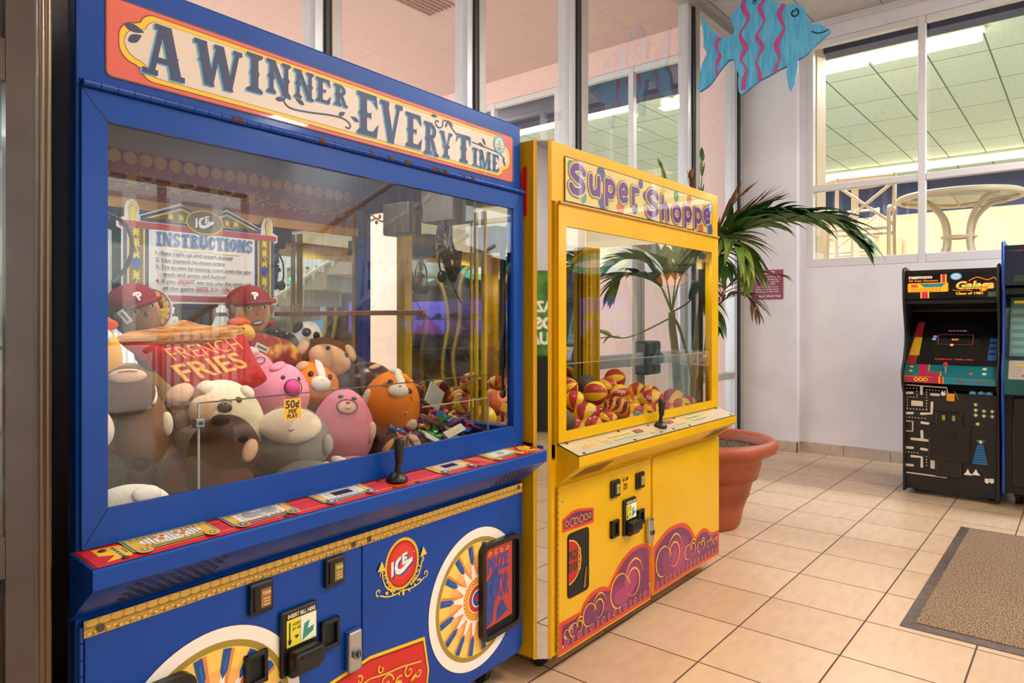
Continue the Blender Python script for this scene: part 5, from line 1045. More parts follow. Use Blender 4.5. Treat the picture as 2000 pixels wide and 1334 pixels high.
def price_tag(s, d, z, ry, label):
    e = MB().cbox(-.020, .020, -.001, .001, -.009, .009, P('#d9d3c4', .4), .0006); e.box(-.014, .014, -.0016, -.001, -.003, .003, P('#5a5a52', .5))
    o = e.build('paper_tag', None, bw(s, d, z), (0, math.radians(ry), math.radians(-20))); tag(o, label, 'tag')
price_tag(-1.18, .46, 1.325, 52, 'folded paper tag hanging on the left capped doll'); price_tag(-.875, .29, 1.235, 28, 'folded paper tag lying on the red fries pillow'); price_tag(-.760, .49, 1.150, 10, 'white care label on the pink plush under the pillow')
# food pillows
def pillow(name, label, pts, d, depth, mats, deco):
    """a stuffed cushion from an outline of (s, z) points leaning in the pile"""
    cs = sum(p[0] for p in pts)/len(pts); cz = sum(p[1] for p in pts)/len(pts)
    e = empty(name, bw(cs, d, cz), (0, 0, math.radians(2.9))); tag(e, label, 'pillow')
    for k, (nm, mt, poly) in enumerate(mats):
        mb = MB(); n = len(poly); rings = 6; vs = []; fs = []
        mc = (sum(p[0] for p in poly)/n, sum(p[1] for p in poly)/n)
        for sgn in (-1, 1):
            o = len(vs)
            for r in range(rings):
                t = r/rings; hgt = depth*math.sqrt(max(0, 1-(1-t)**2))*.8
                for p in poly:
                    x = p[0]+(mc[0]-p[0])*t-cs; z = p[1]+(mc[1]-p[1])*t-cz; vs.append((x, sgn*hgt+lean(x, z), z))
            vs.append((mc[0]-cs, sgn*depth*.8+lean(mc[0]-cs, mc[1]-cz), mc[1]-cz))
            for r in range(rings-1):
                for i in range(n): fs.append((o+r*n+i, o+r*n+(i+1) % n, o+(r+1)*n+(i+1) % n, o+(r+1)*n+i))
            for i in range(n): fs.append((o+(rings-1)*n+i, o+(rings-1)*n+(i+1) % n, o+rings*n))
        mb.add(vs, fs, mt, True); mb.build(nm, e)
    if deco: deco(e, cs, cz)
    return e
def lean(x, z): return .22*z
def q(px, py): return None
def fries_deco(e, cs, cz):
    A = Art(lambda u, v, h: (u, -.036-h+lean(u, v)+.35*((u-.01)**2+v*v), v), .001, .0005)
    y_ = P('#e8a83a', .8)
    rot = .02
    A.text('FRENCH', -cs-1.108, 1.208-cz, .036, y_, w=.205, bold=-.01, rot=.12, shear=-.7); A.text('FRIES', -cs-1.088, 1.152-cz, .048, y_, w=.195, bold=.02, rot=.15, shear=-.6)
    A.build('embroidery', e)
redf = FUR('#b81a22'); frym = mottled('fries_print', '#8e4a22', '#d99a4a', 30, .9, 4, .1, (.6, 1, 6)); 
bag = smooth([(-1.235, 1.262), (-1.20, 1.267), (-1.151, 1.258), (-1.096, 1.256), (-1.01, 1.254), (-.932, 1.261), (-.88, 1.273), (-.857, 1.217), (-.835, 1.17), (-.820, 1.138), (-.858, 1.118), (-.916, 1.108), (-.994, 1.100), (-1.07, 1.105), (-1.11, 1.137), (-1.168, 1.20)], 3, True)
fry = smooth([(-1.245, 1.264), (-1.21, 1.284), (-1.151, 1.292), (-1.095, 1.304), (-1.055, 1.316), (-1.01, 1.304), (-.948, 1.298), (-.9, 1.302), (-.875, 1.275), (-.948, 1.248), (-1.039, 1.245), (-1.151, 1.248), (-1.216, 1.252)], 3, True)
pillow('fries_pillow', 'red pillow with golden French fries lettering leaning on the plush pile', bag, .36, .04, [('pillow_bag', redf, bag), ('fries_top', frym, fry)], fries_deco)
pz = smooth([(-.76, 1.262), (-.70, 1.275), (-.62, 1.262), (-.55, 1.235), (-.515, 1.19), (-.53, 1.16), (-.62, 1.15), (-.70, 1.17), (-.745, 1.21)], 3, True)
pillow('pizza_pillow', 'dark red pillow with yellow melted cheese print between pig and raccoon', pz, .60, .035, [('pillow_case', mottled('pizza_print', '#8e1e16', '#e0a040', 16, .9, 3, .1, (1, 1, 1), lo=.52, hi=.66), pz)], None)
# candies in the bin at the right of the blue machine
rnd = random.Random(21)
CCOL = [('#c43a6a', 'rose'), ('#3a6ac4', 'blue'), ('#d8a83a', 'golden'), ('#b83226', 'red'), ('#6a3a96', 'purple'), ('#3a9a4a', 'green'), ('#cfc7b8', 'silver'), ('#3c2a22', 'brown')]
protos = {}
def candy_mesh(kind, c):
    m_ = P(c, .25, .35, spec=.6); b = MB()
    if kind == 0:
        b.ell((0, 0, 0), (.017, .010, .009), m_, nu=10, nv=6); b.cyl((.013, 0, 0), (.028, 0, 0), .003, m_, 8, .010); b.cyl((-.013, 0, 0), (-.028, 0, 0), .003, m_, 8, .010)
    elif kind == 1:
        b.ell((0, 0, 0), (.026, .017, .006), m_, nu=12, nv=6); b.box(-.032, -.024, -.015, .015, -.001, .001, m_); b.box(.024, .032, -.015, .015, -.001, .001, m_)
    else:
        b.ell((0, 0, 0), (.013, .013, .012), m_, nu=12, nv=8); b.cyl((.01, 0, 0), (.055, 0, .0), .0018, P('#efece2', .5), 6)
    return b
# heap surface height in the bin
def heap(s, d): return .885+.19*max(0, min(1, (d-.06)/.45))*(1-.30*abs((s+.30)/.2)*.5)
spots = []
tries = 0
while len(spots) < 135 and tries < 6000:
    tries += 1; s = rnd.uniform(-.43, -.09); d = rnd.uniform(.13, .62); lay = rnd.choice((0, 1, 1))
    z = heap(s, d)-.02+lay*.022
    if all((s-a[0])**2+(d-a[1])**2+(z-a[2])**2 > .029**2 for a in spots): spots.append((s, d, z))
for i, (s, d, z) in enumerate(spots):
    ki, (c, cn) = rnd.choice((0, 0, 1, 1, 2)), rnd.choice(CCOL)
    key = (ki, c)
    if key not in protos: protos[key] = candy_mesh(ki, c).build('wrapped_candy'); o = protos[key]
    else: o = protos[key].copy(); COL.objects.link(o)
    o.location = bw(s, d, z); o.rotation_euler = (rnd.uniform(-.7, .7), rnd.uniform(-.7, .7), rnd.uniform(0, 6)); o.scale = [rnd.uniform(1.15, 1.5)]*3
    tag(o, '%s %s in the candy heap right of the orange cat plush' % (cn, ('twist-wrapped candy', 'flat candy packet', 'round lollipop')[ki]), 'candy', 'wrapped candies in the candy bin')
base = MB(); base.ell((0, 0, 0), (.15, .30, .125), P('#5a3c34', .7), nu=24, nv=12, f=lambda dd, p: Vector((p.x, p.y, max(p.z, -.01))))
o = base.build('candy_heap', None, bw(-.27, .42, .85), (0, 0, math.radians(2.9))); tag(o, 'loose dark mass of small candies at the bottom of the candy bin', 'candy'); o['kind'] = 'stuff'
def packet(label, s, d, z, w, h, rot, c, txt=None, name='candy_packet'):
    b = MB(); b.cbox(-w/2, w/2, -.003, .003, -h/2, h/2, P(c, .3, .2), .002)
    e = b.build(name, None, bw(s, d, z), rot); tag(e, label, 'packet')
    if txt:
        A = Art(lambda u, v, hh: (u, -.003-hh, v), .0006)
        for t, x, zz, hh, cc_ in txt: A.text(t, x, zz, hh, P(cc_, .5), al='c', bold=.02)
        A.build('packet_print', e)
packet('clear silvery card packet standing on the candy heap', -.245, .20, 1.045, .075, .085, (math.radians(-20), math.radians(38), math.radians(-8)), '#a9a9ad')
packet('white round-ended hang tag lying at the front of the candy bin', -.375, .085, .925, .085, .040, (math.radians(-60), math.radians(28), 0), '#e9e2d2', None, 'hang_tag')
packet('foil strip packet lying across the front of the candy bin', -.262, .09, .935, .09, .030, (math.radians(-50), math.radians(-14), 0), '#cfc6a8')
packet('dark green packet standing at the right of the candy heap', -.165, .30, 1.06, .055, .10, (math.radians(-8), math.radians(12), math.radians(20)), '#2c4426')
packet('brown bar packet lying on the candy heap behind the front tag', -.300, .15, .965, .11, .022, (math.radians(-30), math.radians(22), 0), '#5a3422')
# ================================================================ balls in the yellow machine
def yw(x, y, z): return Vector((YO[0]+x, YO[1]+y, z))
def ball(label, x, d, z, r, kind, rot, txt=None):
    mb = MB(); Rr, Yy, Dk = P('#b3242c', .35, spec=.4), P('#f0c020', .35, spec=.4), P('#2a1a18', .6)
    if kind == 'terps': seq = []; [seq.extend(((Dk, .045), (Rr if i % 2 else Yy, .74))) for i in range(8)]
    elif kind == 'tiger': seq = [(P('#e8822a', .4), .30), (P('#241812', .5), .16)]*13
    elif kind == 'grey': seq = [(P('#5c5148', .6), 1.5), (Dk, .04)]*4
    elif kind == 'green': seq = [(P('#3f5a4a', .5), 1.5), (Dk, .04)]*4
    elif kind == 'yellow': seq = [(P('#f2cc1a', .4), 3.1), (Dk, .03)]*2
    elif kind == 'blue': seq = [(P('#4a86a0', .4), .7), (P('#cfe2e6', .4), .08)]*8
    else: seq = [(P('#d8683c', .5), 1.5), (Dk, .05)]*4
    tot = sum(s_[1] for s_ in seq); a = 0; nv = 14
    for mt, w_ in seq:
        w_ = w_/tot*2*PI; n = max(1, round(w_/.2)); vs = []
        for j in range(nv+1):
            ph = PI*j/nv; rr = r*(.992 if mt is Dk and kind != 'tiger' else 1)
            for i in range(n+1):
                th = a+w_*i/n+(.35*math.sin(ph*3+a*2) if kind == 'tiger' else 0); vs.append((rr*math.sin(ph)*math.cos(th), rr*math.sin(ph)*math.sin(th), rr*math.cos(ph)))
        mb.add(vs, [(j*(n+1)+i, (j+1)*(n+1)+i, (j+1)*(n+1)+i+1, j*(n+1)+i+1) for j in range(nv) for i in range(n)], mt, True); a += w_
    e = mb.build('toy_ball', None, yw(x, d, z), rot); tag(e, label, 'ball', 'small play balls in the yellow machine')
    if txt:
        # lettering wrapped on the sphere, facing the viewer
        c_ = Euler(rot).to_matrix().inverted(); vdir = (Vector((0, 0, CAMH))-yw(x, d, z)).normalized(); vdir = (Matrix.Rotation(math.radians(txt[1]), 3, 'Z') @ vdir); rt_ = vdir.cross(Vector((0, 0, -1))).normalized(); up_ = Vector((0, 0, 1))
        def F(u, v, h):
            q_ = vdir*1+rt_*(u/r)+up_*(v/r); return tuple(c_ @ (q_.normalized()*(r+.0012+h)))
        A = Art(F, .0); A.text(txt[0], 0, txt[2]*r, r*.42, P('#f4ead0', .5), al='c', w=r*1.1, bold=.02, shear=.3); A.build('ball_print', e)
BALLS = [(0.727, 0.45, 0.985, 0.045, 'terps', (1, .3, 0), None, 'red and yellow ball at the upper middle left of the yellow machine pile, front one'), (0.554, .30, .944, .050, 'terps', (.4, .8, 1), None, 'red and yellow ball against the left of the pile beside the front left ball'),
 (.430, .15, .905, .057, 'terps', (.2, 1.1, .5), ('Terps', 20, .35), 'red and yellow ball in front at the left, beside the tiger striped ball'), (.807, .35, .957, .060, 'terps', (1.5, .2, .3), None, 'red and yellow ball behind the front left ball and the tiger ball'),
 (1.155, .50, .950, .056, 'terps', (.6, 1.2, 2), None, 'red and yellow ball under the topmost ball'), (1.399, .60, .975, .062, 'terps', (1.3, .5, .2), None, 'topmost red and yellow ball of the pile'),
 (.657, .14, .906, .063, 'tiger', (.3, 1.3, 0), None, 'orange ball with black tiger stripes at the front'), (1.034, .35, .930, .056, 'terps', (1.4, 0, 1), ('Terps', 0, .2), 'red ball with upside lettering right behind the tiger ball'),
 (1.401, .46, .911, .053, 'terps', (.5, 1.1, 1), None, 'red and yellow ball below the topmost one, to the right'), (1.323, .57, .900, .060, 'old', (.5, 1.1, 1), None, 'worn faded ball behind the lettered ball at the right'),
 (1.094, .20, .900, .066, 'terps', (1.4, 0, 2.1), ('Terps', 0, .2), 'large red and yellow ball with cream lettering at the front middle'), (1.330, .20, .885, .066, 'terps', (.7, .9, .6), None, 'red and yellow ball at the front right of the pile'),
 (1.375, .36, .900, .058, 'terps', (1.2, .3, 1.5), None, 'red and yellow ball at the far right against the side glass'), (.869, .17, .880, .042, 'terps', (1.1, 1.3, .4), None, 'small red and yellow ball right of the tiger ball'),
 (.998, .66, .965, .047, 'grey', (0, .5, 0), None, 'dark grey ball at the back left of the pile'), (1.228, .68, .955, .052, 'grey', (1, .5, 0), None, 'dark brown grey ball at the back, right of the other dark one'),
 (.201, .11, .905, .050, 'grey', (.6, .5, 0), None, 'dark ball cut by the left frame of the yellow machine'), (.760, .09, .868, .028, 'blue', (.6, .5, 0), None, 'little blue speckled ball peeping out right of the tiger ball'),
 (.05, .22, .925, .055, 'terps', (1.2, .4, 2), None, 'red and yellow ball near the left side glass of the yellow machine, highest there'), (.02, .38, .915, .055, 'yellow', (.5, 1.2, 0), None, 'plain yellow softball near the left side glass'), (.0, .12, .872, .052, 'green', (.5, .2, 0), None, 'grey green ball in the front left corner of the yellow machine'),
 (.16, .34, .93, .055, 'terps', (1.0, 1.4, 2), None, 'red and yellow ball behind the plain yellow ball'), (.08, .52, .935, .055, 'terps', (.3, 1.4, 1), None, 'red and yellow ball at the back near the left side glass'), (.24, .50, .95, .055, 'old', (.3, 1.4, 1), None, 'faded orange ball in the left back of the pile'),
 (.34, .32, .93, .055, 'terps', (.3, .4, 1), None, 'red and yellow ball between the left glass and the front left ball'), (.42, .50, .955, .055, 'terps', (.9, .4, 1), None, 'red and yellow ball in the back of the left half'), (.60, .60, .965, .055, 'terps', (1.6, .4, 0), None, 'red and yellow ball in the very back, left of the middle')]
for x, d, z, r, kd, rt2, tx, lb in BALLS: ball(lb, x, d, z, r, kd, rt2, tx)
# lower layer that carries them
i = 0
for gx in range(11):
    for gy in range(5):
        x = .02+gx*.132; d = .12+gy*.135
        if d > .76 or x > 1.37: continue
        i += 1
        if gy in (0, 1) or gx in (0, 10) or True:
            key = 'low%d' % (i % 3)
            if key not in protos:
                ball('red and yellow ball in the lowest layer of the yellow machine', x, d, .812+.052, .052, 'terps', (i*.7, i*.4, i), None); protos[key] = COL.objects[-1]
            else:
                o = protos[key].copy(); COL.objects.link(o); o.location = yw(x, d, .864)
# ================================================================ hanging fish
FA, FB = Vector((5.85, 2.71, 0)), Vector((6.08, 1.65, 0)); FD = (FB-FA).normalized(); FN = Vector((FD.y, -FD.x, 0))
if FN.x > 0: FN = -FN
def fp(zx, zy):
    """picture trace to the board's own plane, as (along, height)"""
    x = 1340+zx/5.56; y = zy/5.56; d = at(x, y, 1)-Vector((0, 0, CAMH)); t = FA.dot(FN)/d.dot(FN); p = d*t; return ((p-FA).dot(FD), CAMH+p.z)
FO = [(165,185),(215,230),(265,300),(320,370),(380,402),(450,407),(500,385),(525,330),(512,275),(482,210),(500,150),(560,80),(590,10),(610,-60),(660,-120),(740,-130),(800,-80),(850,-20),(900,3),(960,15),(1060,40),(1130,45),(1190,35),(1240,55),(1290,100),(1310,180),(1335,240),(1380,265),(1440,255),(1480,275),(1520,300),(1572,335),(1500,400),(1400,490),(1330,570),(1260,620),(1218,640),(1212,720),(1200,800),(1180,880),(1130,990),(1110,930),(1095,850),(1090,780),(1098,712),(1000,760),(900,820),(800,870),(700,950),(600,1030),(570,990),(562,900),(570,800),(540,740),(522,700),(525,650),(490,638),(450,660),(400,720),(340,800),(280,890),(230,940),(150,990),(120,960),(130,920),(150,850),(150,780),(170,700),(225,580),(185,500),(190,420),(180,300)]
fz = Vector((0, 0, 1)); fish = empty('hanging_fish', (FA+FD*.55)+fz*3.7); tag(fish, 'blue wooden fish cutout with wavy pink stripes hanging from the ceiling', 'fish decoration')
fo = Vector(fish.location)
def fw(u, v, h): return FA+FD*u+fz*v+FN*h-fo
mb = MB(); F2 = [fp(*p) for p in FO]; n = len(F2)
front = [fw(p[0], p[1], 0) for p in F2]; back = [fw(p[0], p[1], -.045) for p in F2]; tri = tessellate_polygon([[Vector((p[0], p[1], 0)) for p in F2]])
FM = mottled('blue_fish_paint', '#48a8d8', '#68c0e8', 7, .55, 4, .05, (6, 6, .8)); FE = P('#2f6f92', .6)
mb.add(front+back, [tuple(t) for t in tri]+[tuple(n+i for i in t[::-1]) for t in tri], FM); mb.add(front+back, [(i, (i+1) % n, n+(i+1) % n, n+i) for i in range(n)], FE)
mb.build('fish_board', fish)
A = Art(fw, .001)
FPK = P('#b9508e', .6)
for st_, w_ in (([(640,0),(618,60),(640,130),(678,190),(650,260),(598,340),(590,400),(620,460),(650,520),(612,600),(598,650),(638,720),(655,780),(630,860),(620,980)], .042), ([(850,0),(800,70),(820,150),(850,220),(810,310),(770,390),(800,460),(832,520),(790,600),(762,680),(790,760),(805,870)], .036), ([(1070,45),(1015,130),(1030,220),(1065,300),(1030,390),(980,480),(1000,570),(1012,640),(975,740),(962,785)], .044), ([(370,405),(328,480),(345,560),(365,610),(335,690),(325,760),(345,810)], .036)):
    A.stroke(smooth([fp(*p) for p in st_], 5), w_, FPK, taper=lambda t: .75+.3*math.sin(t*14))
A.stroke(smooth([fp(*p) for p in ((1190,92),(1218,120),(1212,160),(1175,180),(1148,160),(1155,125),(1185,118))], 5), .012, P('#1a1a1e', .5)); A.stroke(smooth([fp(*p) for p in ((1360,340),(1400,356),(1440,360),(1500,345),(1550,318))], 5), .010, P('#1a1a1e', .5))
A.stroke(smooth([fp(*p) for p in ((770,0),(765,30),(735,45),(712,20))], 5), .008, P('#2b6f96', .5)); A.disc(*fp(742, 10), .012, P('#1a3a4e', .5))
A.build('painted_stripes', fish)
r = MB()
for u in (.42, .62): r.tube([fw(u, 3.9, -.02), (fw(u, CZ-.003, -.02))], .0025, STEEL, 6)
r.build('hanging_wire', fish)
# ================================================================ potted palm
pp = at(1378, 626, 4.5); PX, PY = pp.x, pp.y
palm = empty('potted_palm', (PX, PY, 0)); tag(palm, 'big palm with green and dried brown fronds in a terracotta pot', 'potted plant')
TC = mottled('terracotta', '#9a4a2c', '#ad5a38', 4, .5, bump=.05); 
MB().lathe([(0, 0), (.20, 0), (.215, .02), (.235, .12), (.262, .2), (.268, .2), (.29, .29), (.315, .32), (.322, .32), (.345, .42), (.35, .47), (.385, .475), (.43, .49), (.445, .52), (.44, .55), (.415, .565), (.385, .56), (.37, .54), (.365, .48)], (0, 0, 0), TC, 48).build('pot', palm)
MB().lathe([(0, .50), (.37, .495)], (0, 0, 0), mottled('potting_soil', '#2a1c14', '#a08a70', 60, .95, bump=.8, lo=.5, hi=.75), 32).build('soil', palm)
PO = Vector((PX, PY, 0))
def wp(x, y, d): return at(x, y, d)-PO
TRK = mottled('palm_trunk', '#6e5e48', '#8d8a62', 14, .8, stretch=(1, 1, .4)); GR1 = mottled('palm_leaf_green', '#2c5a24', '#4f7f38', 6, .45); GR2 = mottled('palm_leaf_light', '#4a7a30', '#88a048', 6, .45); BR = mottled('dry_leaf_brown', '#5a3826', '#8a6248', 9, .8)
for nm, pts, r0, r1 in (('trunk', [(1326, 810, 4.5), (1322, 740, 4.5), (1318, 680, 4.48), (1313, 640, 4.46), (1312, 610, 4.45)], .030, .022), ('trunk', [(1371, 810, 4.55), (1364, 760, 4.52), (1378, 700, 4.5), (1385, 640, 4.45), (1392, 560, 4.4)], .024, .016), ('trunk', [(1352, 810, 4.5), (1356, 700, 4.5), (1368, 600, 4.5), (1385, 520, 4.45), (1400, 470, 4.4)], .020, .012), ('trunk', [(1345, 810, 4.55), (1352, 740, 4.5), (1330, 650, 4.5), (1316, 620, 4.45)], .013, .008)):
    c = smooth([wp(*p) for p in pts], 5); MB().tube(c, [r0+(r1-r0)*i/(len(c)-1) for i in range(len(c))], TRK, 10).build(nm, palm)
prr = random.Random(8)
def frond(pts, L, mat, n=22, droop=.5, wid=.020, start=.25, spread=50, stem=.006, sm=None, messy=.15):
    c = [Vector(p) for p in smooth([wp(*p) for p in pts], 8)]; N = len(c); mb = MB()
    mb.tube(c, [stem*(1-.75*i/(N-1)) for i in range(N)], sm or mat, 6)
    for k in range(n):
        t = start+(1-start)*k/(n-1); i = min(int(t*(N-1)), N-2); p = c[i]; tn = (c[i+1]-c[i]).normalized()
        side0 = tn.cross(Vector((0, 0, 1))); side0 = side0.normalized() if side0.length > .1 else Vector((.6, -.8, 0)); ll = L*(.55+.45*math.sin(PI*min(1, .15+t*.85)))*(1 if k < n-1 else .8)
        for sg in (-1, 1):
            a = math.radians(spread*(1-.55*t)+prr.uniform(-9, 9)); up = prr.uniform(.05, .3); d = (tn*math.cos(a)+side0*sg*math.sin(a)+Vector((0, 0, up))).normalized()
            w = wid*prr.uniform(.8, 1.15); m_ = 6; vs = []; fs = []; q = p.copy(); lr = ll*prr.uniform(.85, 1.1); nrm = d.cross(Vector((0, 0, 1)))
            nrm = nrm.normalized() if nrm.length > .05 else side0; cur = d.copy(); drp = droop*prr.uniform(.7, 1.3)
            for j in range(m_+1):
                s_ = j/m_; ww = w*math.sin(PI*min(1, .12+.88*s_)**.8)*.85+.0008; wv = nrm*ww; fold = Vector((0, 0, ww*.7))
                vs += [q-wv+fold*.6, q, q+wv+fold*.6]; cur = (cur+Vector((prr.uniform(-messy, messy)*.3, prr.uniform(-messy, messy)*.3, -drp*.30*(s_+.2)))).normalized(); q = q+cur*(lr/m_)
            for j in range(m_):
                for e_ in (0, 1): fs.append((j*3+e_, j*3+e_+1, (j+1)*3+e_+1, (j+1)*3+e_))
            mb.add(vs, fs, mat, True)
    mb.build('frond', palm)
frond([(1385, 520, 4.4), (1420, 468, 4.3), (1480, 440, 4.2), (1550, 428, 4.1), (1620, 432, 4.05), (1672, 468, 4.0)], .40, GR1, 34, .75, .034, .14, 48, .008, GR2)
frond([(1390, 500, 4.35), (1425, 450, 4.3), (1475, 425, 4.2), (1520, 415, 4.1), (1560, 420, 4.1)], .30, GR1, 22, .5, .026, .2, 50, .007, GR2)
frond([(1385, 520, 4.4), (1405, 470, 4.25), (1430, 470, 4.1), (1455, 500, 4.05), (1468, 540, 4.0)], .30, GR2, 24, .8, .026, .2, 60, .007, GR2)
frond([(1380, 560, 4.4), (1395, 500, 4.25), (1405, 480, 4.1), (1415, 500, 4.02), (1420, 530, 4.0)], .20, GR1, 12, .9, .026, .3, 65)
frond([(1395, 470, 4.4), (1430, 432, 4.35), (1470, 405, 4.3), (1515, 392, 4.25)], .22, BR, 13, .05, .010, .1, 30, .007, BR, .4)
frond([(1395, 470, 4.4), (1415, 425, 4.35), (1440, 390, 4.3), (1462, 372, 4.3)], .16, BR, 9, .0, .012, .1, 26, .006, BR, .4)
frond([(1395, 470, 4.4), (1450, 440, 4.3), (1510, 432, 4.2), (1540, 428, 4.2)], .20, BR, 10, .25, .012, .3, 35, .006, BR, .5)
frond([(1398, 600, 4.4), (1430, 575, 4.3), (1460, 580, 4.25), (1480, 610, 4.2)], .20, BR, 12, 1.0, .012, .2, 50, .005, BR, .6)
frond([(1398, 600, 4.4), (1412, 570, 4.3), (1440, 545, 4.25), (1475, 530, 4.2), (1530, 540, 4.15)], .18, BR, 10, .8, .013, .2, 45, .005, BR, .6)
frond([(1372, 500, 4.5), (1368, 400, 4.55), (1372, 330, 4.6), (1371, 300, 4.6)], .11, GR1, 4, 0, .016, .4, 12, .006)
frond([(1360, 500, 4.5), (1358, 430, 4.55), (1350, 370, 4.6), (1348, 350, 4.6)], .13, BR, 7, 0, .014, .5, 22, .005, BR, .3)
frond([(1330, 540, 4.6), (1310, 430, 4.7), (1298, 350, 4.75), (1290, 325, 4.75)], .12, GR2, 6, 0, .018, .5, 16, .006)
frond([(1312, 610, 4.45), (1290, 560, 4.4), (1250, 540, 4.35), (1215, 540, 4.3), (1197, 570, 4.28)], .26, GR1, 18, .6, .026, .25, 50, .007, GR2)
frond([(1312, 610, 4.45), (1270, 520, 4.5), (1225, 505, 4.5), (1195, 520, 4.5)], .24, GR1, 16, .5, .026, .25, 50, .007, GR2)
frond([(1312, 610, 4.45), (1300, 540, 4.4), (1280, 500, 4.35), (1240, 480, 4.3)], .22, GR2, 14, .4, .022, .3, 45, .006)
frond([(1312, 610, 4.45), (1330, 540, 4.35), (1355, 500, 4.3), (1380, 510, 4.2), (1390, 545, 4.15)], .26, GR1, 16, .8, .026, .25, 50, .007, GR2)
frond([(1312, 610, 4.45), (1320, 540, 4.5), (1330, 490, 4.55), (1345, 455, 4.6)], .24, GR2, 14, .5, .022, .3, 50, .006)
frond([(1312, 610, 4.45), (1345, 590, 4.4), (1370, 560, 4.4), (1395, 600, 4.3), (1400, 640, 4.3)], .22, GR1, 12, .9, .026, .3, 50, .006)
frond([(1312, 620, 4.45), (1220, 660, 4.6), (1160, 640, 4.7), (1130, 600, 4.75)], .24, GR2, 10, .8, .02, .4, 50, .006)
# ================================================================ mat
MATX = MB(); RUB = mottled('brown_rubber', '#4a3c34', '#5d4d44', 20, .6)
x0, x1, y1, y0 = 3.36, 5.22, .629, -.6
MATX.prism([(x0, y1), (x1, y1), (x1, y0), (x0, y0)], .001, .003, 'z', RUB)
def bevel_edge(a, b, ai, bi): MATX.add([(a[0], a[1], .002), (b[0], b[1], .002), (bi[0], bi[1], .010), (ai[0], ai[1], .010)], [(0, 1, 2, 3)], RUB)
bw_ = .05; O = [(x0, y1), (x1, y1), (x1, y0), (x0, y0)]; I = [(x0+bw_, y1-bw_), (x1-bw_, y1-bw_), (x1-bw_, y0+bw_), (x0+bw_, y0+bw_)]
for i in range(4): bevel_edge(O[i], O[(i+1) % 4], I[i], I[(i+1) % 4])
e = empty('entrance_mat', ((x0+x1)/2, (y0+y1)/2, 0)); tag(e, 'brown carpet entrance mat with dark rubber border on the tiled floor', 'floor mat')
o = MATX.build('rubber_border', e); o.location = (-(x0+x1)/2, -(y0+y1)/2, 0)
CP = mottled('mat_carpet', '#5a4634', '#a88e70', 75, .95, 4, .9, (1, 2.4, 1), lo=.38, hi=.62)
o = MB().cbox(x0+bw_, x1-bw_, y0+bw_, y1-bw_, .004, .014, CP, .003).build('carpet', e); o.location = (-(x0+x1)/2, -(y0+y1)/2, 0)
# ================================================================ notice sign on the column
def Fc(yc, zc, x=CX): return lambda u, v, h: (x-h, yc-u, zc+v)
sgn = empty('notice_sign', (CX, 2.53, 1.68)); tag(sgn, 'maroon notice plate with white text on the white column behind the palm', 'sign')
MB().cbox(-.008, -.0, -.157, .157, -.150, .150, P('#8e2f52', .35), .003).build('plate', sgn)
A = Art(lambda u, v, h: (-.008-h, -u, v), .0008); WS = P('#efe2e4', .5)
A.text('NOTICE', 0, .108, .028, WS, w=.15, al='c', bold=.03)
for t, z, w_ in (('Glass Containers Are Not Allowed', .072, .25), ('Please Deposit Food & Beverages Here for', .048, .26), ('Only a suitable waste bin', .024, .24), ('in PUBLIC AREAS', 0, .16), ('Alcoholic Beverages must be', -.03, .22), ('purchased from Hotel Bar for', -.054, .24), ('consumption in POOL AREA', -.078, .24)): A.text(t, 0, z, .014, WS, w=w_, al='c', bold=.02)
A.rects([(-.05, -.016, .05, -.013)], WS); A.text('NO GLASS OR BOTTLES', 0, -.128, .021, WS, w=.27, al='c', bold=.03); A.build('lettering', sgn)
# ================================================================ arcade cabinets along the right wall
def cabinet(name, label, yc, w, prof, side, edge, back=.74, fx=5.93, rot=-PI/2, loc=None):
    e = empty(name, loc or (fx, yc, 0), (0, 0, rot)); tag(e, label, 'arcade cabinet')
    for s_ in (-1, 1):
        m = MB(); a, b = (s_*w/2, s_*(w/2-.018)) if s_ > 0 else (s_*w/2, s_*w/2+.018); lo, hi = min(a, b), max(a, b)
        m.prism(prof, lo, hi, 'x', side)
        pts = [((lo+hi)/2, p[0], p[1]) for p in prof]; m.tube(pts+[pts[0]], .010, edge, 6, False)
        m.build('side_panel', e)
    return e
P1 = [(.03, .03), (.03, .76), (-.03, .84), (-.045, .93), (.03, 1.02), (.075, 1.12), (.09, 1.22), (.03, 1.42), (.01, 1.49), (.0, 1.68), (.02, 1.705), (.06, 1.715), (.62, 1.66), (.66, 1.2), (.66, .03)]
WC = .607
c1 = cabinet('arcade_cabinet', 'black upright arcade cabinet with maze and starship artwork against the white wall', .790, WC, P1, P('#1b1a1c', .4), P('#101012', .35))
hw = WC/2-.018
m = MB(); m.box(-hw, hw, .045, .64, .06, .78, P('#121214', .5)); m.box(-hw, hw, .3, .64, .78, 1.65, P('#121214', .5)); m.box(-hw, hw, .02, .6, 1.665, 1.69, BLK); m.box(-hw, hw, .05, .32, 1.44, 1.47, BLKM)
m.prism([(.05, 1.46), (.30, 1.40), (.30, 1.46)], -hw, hw, 'x', BLKM); m.box(-hw, hw, .06, .12, .04, .115, P('#232326', .5)); m.build('body', c1)
m = MB(); m.box(-hw, hw, .022, .03, 1.475, 1.668, P('#0d0d0f', .15)); o = m.build('marquee', c1)
A = Art(Fy(.022), .0006); AO = P('#f08a1a', .4, em=.25); AY = P('#f8c81e', .4, em=.25); AR = P('#d8284a', .4, em=.2)
A.text('namco', -.262, 1.628, .024, P('#efe8d8', .4, em=.2), w=.155, bold=.05); A.text('20 Year Reunion', -.262, 1.605, .013, AO, w=.19, bold=.04)
A.rects([(-.055, 1.585, -.017, 1.655), (-.185, 1.48, -.128, 1.53)], AY); A.rects([(-.046, 1.585, -.026, 1.655), (-.176, 1.48, -.137, 1.53)], AR)
